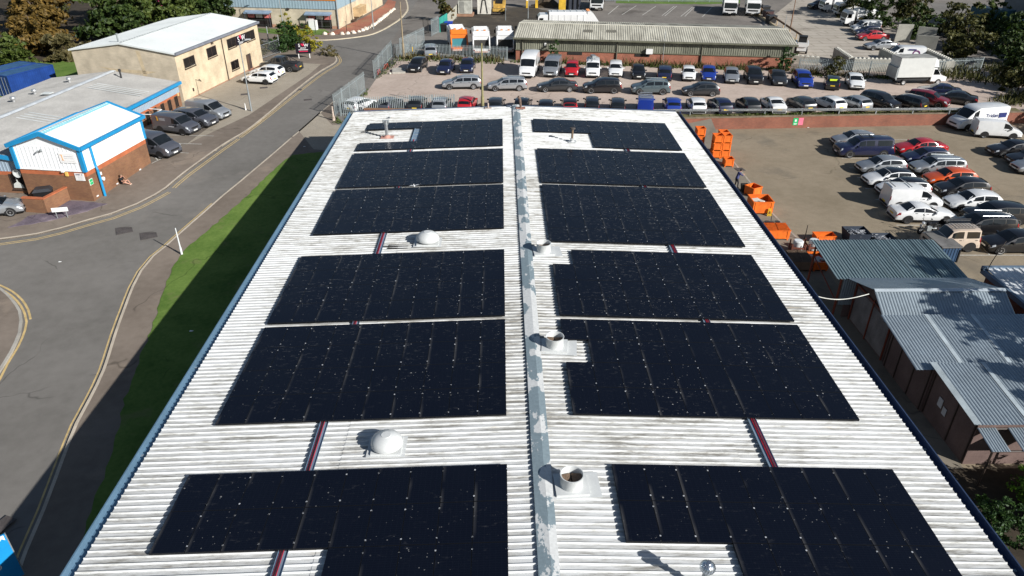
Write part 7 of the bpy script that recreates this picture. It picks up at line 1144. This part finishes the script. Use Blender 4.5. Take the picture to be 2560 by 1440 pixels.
# ---------------------------------------------------------------- people
skin=M('skin',(.50,.27,.19),.5,v=.08)
def person(label,loc,rz,joints,bones,clothes,hair,headc,face,extra_fn=None):
    t=thing('person',label,'person',loc,rz)
    bm=bmesh.new(); sk=bm.verts.layers.skin.verify(); V={}
    for n,(p,r) in joints.items(): V[n]=bm.verts.new(p); V[n][sk].radius=(r,r)
    V['pelvis'][sk].use_root=True
    for a,b in bones: bm.edges.new((V[a],V[b]))
    me=bpy.data.meshes.new('body'); bm.to_mesh(me); bm.free(); me.materials.append(skin); o=bpy.data.objects.new('body',me); C.objects.link(o); o.modifiers.new('skin','SKIN'); q=o.modifiers.new('sub','SUBSURF'); q.levels=q.render_levels=2
    dg=bpy.context.evaluated_depsgraph_get(); m2=bpy.data.meshes.new_from_object(o.evaluated_get(dg)); bpy.data.objects.remove(o)
    for i,(mm,_) in enumerate(clothes): m2.materials.append(mm)
    if not m2.materials or m2.materials[0]!=skin: m2.materials.clear(); m2.materials.append(skin); [m2.materials.append(mm) for mm,_ in clothes]
    for p in m2.polygons:
        c=p.center; p.material_index=0; p.use_smooth=True
        for i,(_,fn) in enumerate(clothes):
            if fn(c): p.material_index=i+1
    o=bpy.data.objects.new('body',m2); C.objects.link(o); o.parent=t
    hx,hy,hz=headc; fx,fy=face; sx,sy=-fy,fx
    b=MB(); prof_=[(0,.12),(.05,.115),(.085,.08),(.097,.02),(.093,-.03),(.07,-.06)]; b.lathe(prof_,14,(hx-fx*.02,hy-fy*.02,hz+.012)) ; hb=[(v[0],v[1],v[2]) for v in b.v]
    b.f=[f for f in b.f if not all(((b.v[i][0]-hx)*fx+(b.v[i][1]-hy)*fy)>.02 and b.v[i][2]<hz+.055 for i in f)]; b.m=[0]*len(b.f); b.build('hair',hair,t,smooth=60)
    b=MB(); b.add([(hx+fx*.095+sx*-.012,hy+fy*.095+sy*-.012,hz-.005),(hx+fx*.095+sx*.012,hy+fy*.095+sy*.012,hz-.005),(hx+fx*.125,hy+fy*.125,hz-.03),(hx+fx*.09,hy+fy*.09,hz+.03)],[(0,1,3),(0,2,1),(1,2,3),(2,0,3)]); b.build('nose',skin,t)
    part('eye',M('eye_dark',(.03,.02,.02),.3),t,lambda b:[b.box((hx+fx*.09+sx*s*.033,hy+fy*.09+sy*s*.033,hz+.015),(.02,.02,.014)) for s in (-1,1)]); part('mouth',M('lips',(.35,.10,.08),.5),t,lambda b:b.box((hx+fx*.092,hy+fy*.092,hz-.06),(.02,.045,.01),math.atan2(fy,fx))); part('ear',skin,t,lambda b:[b.box((hx+sx*s*.088,hy+sy*s*.088,hz),(.03,.03,.055)) for s in (-1,1)])
    return t
def hand(J,B,wr,name,p,d,n):
    # palm plus four fingers and a thumb, slightly curled
    p=Vector(p); d=Vector(d).normalized(); n=Vector(n).normalized(); s=d.cross(n)
    J[name+'p']=(tuple(p+d*.045),.030); B.append((wr,name+'p'))
    for i,(off,ln) in enumerate(((-.03,.065),(-.01,.078),(.011,.074),(.03,.058))):
        a=p+d*.09+s*off; J['%sf%da'%(name,i)]=(tuple(a),.010); J['%sf%db'%(name,i)]=(tuple(a+d*ln*.55-n*.012),.009); J['%sf%dc'%(name,i)]=(tuple(a+d*ln*.8-n*(.03+.004*i)),.0075); B+= [(name+'p','%sf%da'%(name,i)),('%sf%da'%(name,i),'%sf%db'%(name,i)),('%sf%db'%(name,i),'%sf%dc'%(name,i))]
    a=p+d*.03-s*.045; J[name+'ta']=(tuple(a),.012); J[name+'tb']=(tuple(a+d*.04-s*.012-n*.015),.009); B+=[(name+'p',name+'ta'),(name+'ta',name+'tb')]
# seated person against the unit wall, legs drawn in, holding a phone to the face
J=dict(pelvis=((0,0,.13),.14),spine=((-.06,0,.34),.13),chest=((-.05,0,.5),.145),neck=((0,0,.63),.055),jaw=((.05,0,.70),.06),head=((.05,0,.77),.09),crown=((.04,0,.82),.07),
 shl=((-.04,.19,.55),.062),ell=((.14,.27,.36),.045),wrl=((.16,.12,.60),.03),shr=((-.04,-.19,.55),.062),elr=((.17,-.28,.36),.045),wrr=((.38,-.22,.40),.03),
 hpl=((.06,.11,.13),.095),knl=((.36,.26,.30),.065),anl=((.60,.10,.08),.04),tol=((.74,.06,.05),.04),hpr=((.06,-.11,.13),.095),knr=((.40,-.22,.26),.065),anr=((.64,-.06,.07),.04),tor=((.78,-.08,.05),.04))
B=[('pelvis','spine'),('spine','chest'),('chest','neck'),('neck','jaw'),('jaw','head'),('head','crown'),('chest','shl'),('shl','ell'),('ell','wrl'),('chest','shr'),('shr','elr'),('elr','wrr'),('pelvis','hpl'),('hpl','knl'),('knl','anl'),('anl','tol'),('pelvis','hpr'),('hpr','knr'),('knr','anr'),('anr','tor')]
hand(J,B,'wrl','l',(.15,.09,.62),(-.3,-.3,1),(0,1,.2)); hand(J,B,'wrr','r',(.40,-.21,.41),(1,.1,.2),(0,0,1))
dkc=M('black_top',(.012,.012,.014),.85,v=.2); shorts=M('dark_shorts',(.02,.02,.024),.85,v=.2)
sp=person('person in black top sitting on the ground against the brick wall, legs crossed',(-32.35,58.35,1.2),R(-8),J,B,[(dkc,lambda c:c.z>.26 and c.x<.16 and c.z<.62 and not(c.x>.1 and c.z<.3)),(shorts,lambda c:c.z<=.27 and c.x<.18)],M('fair_hair',(.16,.10,.06),.7),(.05,0,.77),(1,0)); part('phone',black,sp,lambda b:b.box((.11,.085,.76),(.02,.012,.13))); part('shoe',M('pale_shoe',(.5,.36,.28),.6),sp,lambda b:[b.lathe([(0,.07),(.05,.06),(.07,.02),(.06,0)],10,(.74,y,.0)) for y in (.06,-.08)])
# worker sweeping by the bins
J=dict(pelvis=((0,0,.92),.13),spine=((.05,0,1.08),.125),chest=((.14,0,1.28),.15),neck=((.22,0,1.45),.055),jaw=((.27,0,1.50),.06),head=((.30,0,1.58),.092),crown=((.29,0,1.64),.07),
 shl=((.15,.2,1.36),.065),ell=((.32,.26,1.12),.048),wrl=((.52,.12,1.10),.03),shr=((.15,-.2,1.36),.065),elr=((.36,-.24,1.16),.048),wrr=((.58,-.08,1.22),.03),
 hpl=((-.02,.1,.86),.1),knl=((.05,.13,.48),.065),anl=((-.06,.13,.09),.045),tol=((.1,.14,.05),.045),hpr=((-.02,-.1,.86),.1),knr=((.12,-.12,.48),.065),anr=((.1,-.12,.09),.045),tor=((.27,-.13,.05),.045))
B=[b for b in [('pelvis','spine'),('spine','chest'),('chest','neck'),('neck','jaw'),('jaw','head'),('head','crown'),('chest','shl'),('shl','ell'),('ell','wrl'),('chest','shr'),('shr','elr'),('elr','wrr'),('pelvis','hpl'),('hpl','knl'),('knl','anl'),('anl','tol'),('pelvis','hpr'),('hpr','knr'),('knr','anr'),('anr','tor')]]
hand(J,B,'wrl','l',(.54,.10,1.10),(1,-.5,0),(0,.5,1)); hand(J,B,'wrr','r',(.60,-.06,1.23),(1,.4,0),(0,-.5,1))
person('worker in dark blue top leaning over a broom beside the warehouse gutter',(20.75,59.2,.4),R(15),J,B,[(M('work_blue',(.05,.06,.16),.85,v=.25,sc=6),lambda c:.9<c.z<1.46 and c.x<.48),(M('work_trousers',(.015,.016,.025),.85),lambda c:.1<c.z<=.9),(black,lambda c:c.z<=.1)],M('dark_hair',(.015,.012,.01),.7),(.30,0,1.58),(.95,0))
t=thing('broom','broom held by the worker near the warehouse gutter','broom',(21.0,59.2,.4),R(15)); part('handle',tim,t,lambda b:b.tube((.42,.02,1.3),(.85,-.15,.1),.014,.014,6)); part('head',black,t,lambda b:b.box((.88,-.16,.06),(.12,.42,.12)))
t=thing('waste_cart','small black bin the worker is sweeping into','bin',(21.2,58.2,.4)); part('shell',black,t,lambda b:b.add([(-.22,-.25,.05),(.22,-.25,.05),(.22,.25,.05),(-.22,.25,.05),(-.3,-.34,.7),(.3,-.34,.7),(.3,.34,.7),(-.3,.34,.7)],[(0,1,5,4),(1,2,6,5),(2,3,7,6),(3,0,4,7)])); part('wheel',tyre,t,lambda b:[b.tube((s*.2,.2,.08),(s*.26,.2,.08),.08,.08,8) for s in (-1,1)])
# overhead cable and litter
cbl=MB(); n=14; cbl.path([(16.3+(20.7-16.3)*i/n,32.6+(34.6-32.6)*i/n,5.2+(4.0-5.2)*i/n-.35*math.sin(math.pi*i/n)) for i in range(n+1)],.025,6); tag(cbl.build('overhead_cable',M('pale_cable',(.55,.55,.5),.6)),'pale cable slung from the warehouse gutter to the gabled shed','cable')
lit=M('litter_white',(.75,.75,.73),.7)
for x,y,lb in ((-18.6,36.4,'white scrap of litter on the footway beside the verge'),(-16.6,31.5,'tiny white scrap of litter on the shaded verge'),(-31.,45.2,'white scrap of litter on the side road'),(-18.9,67.2,'white scrap of litter on the paved forecourt'),(33.6,76.3,'white scrap on the grass behind the crash barrier')):
    b=MB(); b.add([(-.12,-.04,0),(.1,-.06,.02),(.13,.05,.01),(-.08,.07,.03),(0,0,.05)],[(0,1,4),(1,2,4),(2,3,4),(3,0,4)]); o=b.build('litter',lit,None,(x,y,(zl(y) if x<-13 else gz(x,y))+(.14 if -20<x<-13 else .03))); tag(o,lb,'litter')
# ---------------------------------------------------------------- vegetation
bark=M('bark',(.09,.065,.045),.9,v=.25)
LF=dict(dark=leaf_mat('dark_leaves',(.012,.03,.006),(.055,.085,.018)),mid=leaf_mat('mid_leaves',(.03,.055,.008),(.10,.13,.028)),olive=leaf_mat('olive_leaves',(.028,.036,.009),(.115,.11,.032)),rust=leaf_mat('rusty_leaves',(.07,.05,.012),(.20,.125,.03)),bright=leaf_mat('bright_leaves',(.03,.085,.006),(.12,.22,.02)),gold=leaf_mat('golden_leaves',(.16,.15,.01),(.36,.32,.03)),scrub=leaf_mat('scrub_leaves',(.05,.045,.018),(.15,.125,.05)),hedge=leaf_mat('hedge_leaves',(.014,.04,.01),(.05,.10,.022)))
def crown_mesh(blobs,n,size,flat=.0):
    # blobs: (cx,cy,cz,rx,ry,rz). leaves sit in sub-clumps spread through each blob so gaps stay open
    b=MB(); vol=[r[3]*r[4]*r[5] for r in blobs]; tot=sum(vol)
    for bl,vv in zip(blobs,vol):
        k=max(20,int(n*vv/tot)); ncl=max(6,k//42); cl=[]
        for i in range(ncl):
            d=Vector((random.gauss(0,1),random.gauss(0,1),random.gauss(0,1))).normalized(); rr=random.uniform(.45,1.02)
            cl.append((d*rr,random.uniform(.16,.36)))
        for i in range(k):
            c,cr=random.choice(cl); d=Vector((random.gauss(0,.5),random.gauss(0,.5),random.gauss(0,.42)))*cr; q=c+d
            p=Vector((bl[0]+q.x*bl[3],bl[1]+q.y*bl[4],bl[2]+q.z*bl[5]))
            nrm=(q.normalized()*.6+Vector((random.gauss(0,.6),random.gauss(0,.6),random.gauss(.3,.6)))).normalized()
            u=nrm.orthogonal().normalized(); a=random.uniform(0,6.28); w=nrm.cross(u); u,w=u*math.cos(a)+w*math.sin(a),w*math.cos(a)-u*math.sin(a)
            s=size*random.uniform(.6,1.4)
            b.add([p-u*s,p+w*s*.55+nrm*s*.15,p+u*s,p-w*s*.55+nrm*s*.1],[(0,1,2,3)])
    return b
def limb(b,p,d,L,r,depth):
    q=p+d*L; b.tube(p,q,r,r*.62,7 if depth>1 else 5,0,False)
    if depth>0:
        for i in range(3):
            nd_=(d+Vector((random.gauss(0,.55),random.gauss(0,.55),random.uniform(-.1,.45)))).normalized(); limb(b,q-d*L*.05*i,nd_,L*random.uniform(.6,.8),r*.6,depth-1)
def tree(x,y,h,rad,kind,label,group='trees and scrub round the yards',n=2600,size=.3,low=.25,z=None,name='tree',cat='tree',lean=(0,0)):
    z=(zl(y) if x<-13 else gz(x,y)) if z is None else z
    t=thing(name,label,cat,(x,y,z),random.uniform(0,6),group)
    b=MB(); limb(b,Vector((0,0,-.2)),Vector((.05,.03,1)).normalized(),h*.36,max(.06,h*.028),2 if h>4 else 1); b.build('trunk',bark,t,smooth=60)
    bl=[]; 
    for i in range(9):
        a=i*2.4+random.uniform(-.4,.4); rr=rad*random.uniform(.3,.62); zz=h*random.uniform(low+.12,.86); s=rad*random.uniform(.36,.58)*(1.1-.35*zz/h)
        bl.append((math.cos(a)*rr+lean[0]*zz,math.sin(a)*rr+lean[1]*zz,zz,s,s,s*random.uniform(.6,.85)))
    bl.append((lean[0]*h,lean[1]*h,h*.88,rad*.42,rad*.42,h*.14)); bl.append((0,0,h*(low+.3),rad*.62,rad*.62,h*.28))
    crown_mesh(bl,n,size).build('crown',LF[kind],t); return t
def weeds(name,segs,kind,n,h,label=None):
    b=MB()
    for (x0,y0,x1,y1,w) in segs:
        L=math.hypot(x1-x0,y1-y0)
        cl=[(random.random(),random.uniform(.2,1.)) for _ in range(max(3,int(L/1.2)))]
        for i in range(int(n*L)):
            c,am=random.choice(cl); t=min(1,max(0,c+random.gauss(0,.9/L))); x=x0+(x1-x0)*t+random.uniform(-w,w); y=y0+(y1-y0)*t+random.uniform(-w,w); z=zl(y) if x<-17 else gz(x,y)
            hh=h*am*random.uniform(.4,1.2); a=random.uniform(0,6.28); lx,ly=random.gauss(0,.25)*hh,random.gauss(0,.25)*hh; ww=.05+.06*random.random(); dx,dy=math.cos(a)*ww,math.sin(a)*ww
            b.add([(x-dx,y-dy,z),(x+dx,y+dy,z),(x+lx+dx*.6,y+ly+dy*.6,z+hh*.7),(x+lx*1.5,y+ly*1.5,z+hh)],[(0,1,2,3)])
    o=b.build(name,LF[kind]); o['kind']='stuff'; return o
G1='wood behind the cream building'
for x,y,h,r,k,lb,n in [(-66,108,8,4.8,'rust','rusty brown tree leftmost in the wood behind the blue containers',5600),(-59.5,117,9.5,5.4,'dark','dark green tree right of the rusty one behind the cream building',7000),(-53.5,123,10,5.4,'mid','tall mid green tree in the middle of the wood behind the cream building',7000),(-48.3,130,9.5,5.,'dark','dark tree toward the pink banner end of the wood',6400),(-43.5,139,8.4,4.2,'mid','leafy tree left of the pink banner',4600),
  (-72,120,11,5.6,'rust','large brownish tree at the top left corner of the photo',6000),(-65,131,12,6.2,'mid','green tree in the back row of the wood at upper left',6500),(-56,140,11,6,'dark','dark tree in the back row behind the pale roof',6500),(-49,152,10,5.6,'olive','olive tree in the back row above the pink banner',5000),(-78,131,12,6,'olive','brownish tree in the far corner of the wood',4500),(-64.5,99,4.4,2.8,'mid','low green bush behind the blue containers at the left edge',3000),(-60.5,104.5,3.4,3.0,'scrub','straggly brown scrub at the foot of the wood near the lawn',2600),(-53.5,111.5,3.6,3.2,'dark','dark undergrowth behind the roof of the cream building',3000),(-47.8,120.5,3.4,3.,'dark','dark undergrowth behind the ridge of the cream building',2800)]:
    tree(x,y,h,r,k,lb,G1,n,.34,low=-.02)
tree(-9.9,134,4.2,2.0,'olive','small olive tree by the green sheeted fence',None,1200,.2); tree(-8.9,132.5,2.6,1.1,'rust','orange bush at the corner of the green sheeted fence',None,700,.16)
G2='scrub bank right of the yards'
for x,y,h,r,k,lb,n in [(64,137,6,4.2,'olive','dark scrub tree behind the white road sweeper',2600),(64,128,5.6,4,'dark','dark tree behind the small white van in the far yard',2600),(71,130,6,4.2,'olive','olive tree beside the back lane at the top right',2600),(66,119,5.2,3.6,'dark','dark scrub behind the red car in the far yard',2200),(73,120,5.6,4.2,'olive','yellowish hawthorn right of the concrete stalls',2800),(80,122,5.2,3.8,'mid','hawthorn in front of the blue truck',2400),(70,110,5.,4.,'olive','hawthorn behind the far end of the palisade fence',2800),(78,110,5.6,4.4,'dark','dark hawthorn at the middle of the scrub bank',2800),(64.5,103,3.6,3.,'olive','low scrub beside the concrete block stalls',1800),(70,100,4.8,3.8,'dark','dark bush behind the box truck cab',2600),(77,100,5.2,4.2,'olive','olive hawthorn right of the box truck',2600),(66,92,4.4,3.4,'dark','dark bush in front of the box truck',2200),(63.,87,4.,3.,'olive','olive bush beside the black parked cars at the top right',2000),(71,90,5.4,4.,'olive','tall hawthorn at the right edge above the vans',2800),(65,81,4.6,3.4,'mid','leafy green bush behind the big white van',2200),(63,75.5,4.2,2.8,'mid','leafy bush at the right edge beside the small white van',2000),(70,82,6.5,4.2,'dark','dark tree at the right edge of the photo',2600)]:
    tree(x,y,h,r,k,lb,G2,n,.26,low=.02)
tree(69,66,9.5,4.5,'mid','tall tree just outside the right edge shading the vans',G2,3200,.3); tree(66,59,7.5,3.4,'mid','tree outside the right edge shading the parked cars',G2,2000,.3)
G3='trees right of the sheds'
for x,y,h,r,k,lb,n in [(34.8,27.8,10.5,4.2,'mid','tree shading the gabled shed from the right',5200),(37.5,23.5,12.,4.6,'dark','tree shading the middle shed from the right',5200),(33.2,22.3,8.6,3.6,'mid','tree shading the nearest shed from the right',3800),(38.5,31.,11.,4.2,'dark','tree shading the far side of the gabled shed',4800)]:
    tree(x,y,h,r,k,lb,G3,n,.3,low=.1)
for x,y,h,r,k,lb,n,sz in [(23.6,21.6,2.6,2.1,'bright','bright green shrub beside the nearest lean-to roof',6500,.085),(26.6,20.8,2.9,2.2,'hedge','darker shrub at the right edge below the lean-to roof',5500,.09),(20.7,20.9,1.9,1.3,'hedge','low dark shrub between the warehouse gutter and the bright shrub',2600,.08)]:
    tree(x,y,h,r,k,lb,'shrubs at the lower right',n,sz,low=0.,name='shrub',cat='shrub')
tree(-31.3,110.2,4.,3.2,'hedge','big clipped dark green bush by the black company sign',None,6500,.13,low=-.1,name='shrub',cat='shrub'); tree(-31.8,113.4,4.8,2.4,'gold','yellow conifer behind the clipped bush',None,3800,.12,low=-.1,name='shrub',cat='shrub'); tree(-27.9,110.2,3.6,1.9,'gold','yellow green bush right of the clipped bush',None,3000,.11,low=-.1,name='shrub',cat='shrub'); tree(-24.5,106.8,1.6,1.5,'scrub','low brown bush right of the black company sign',None,1300,.1,low=-.1,name='shrub',cat='shrub'); tree(-34.3,107.6,1.9,1.5,'scrub','low reddish bush at the corner of the cream building',None,1300,.1,low=-.1,name='shrub',cat='shrub')
weeds('weeds',[(3,102,38,97.3,.5),(-15,105,0,102.4,.6),(38.6,95.4,51,93,.4)],'scrub',42,1.05); weeds('weeds',[(2,102,38,97.,.7),(-14.5,104,0,101.4,.9),(39,94.6,52,92.4,.6)],'mid',26,.7)
weeds('weeds',[(17,76.3,52,78.,.25),(-16.3,76.5,-16.,92,.4),(-18.4,77.6,-17.2,75,.5),(-15.8,93.5,-14.8,104,.6)],'mid',26,.35); weeds('weeds',[(57,95,66,90,2.2),(56,80,62,84,1.5),(60,99,70,96,2)],'olive',60,1.3)
tree(7.6,101.2,3.2,1.2,'hedge','bushy ivy growing up the depot wall behind the silver van',None,1400,.12,low=0.,name='shrub',cat='shrub'); tree(37.6,96.6,3.2,1.5,'hedge','dark ivy at the right end of the depot shed',None,1600,.12,low=0.,name='shrub',cat='shrub'); tree(43.2,94.2,2.6,1.7,'olive','olive shrub in front of the palisade beside the small black car',None,1500,.11,low=0.,name='shrub',cat='shrub')
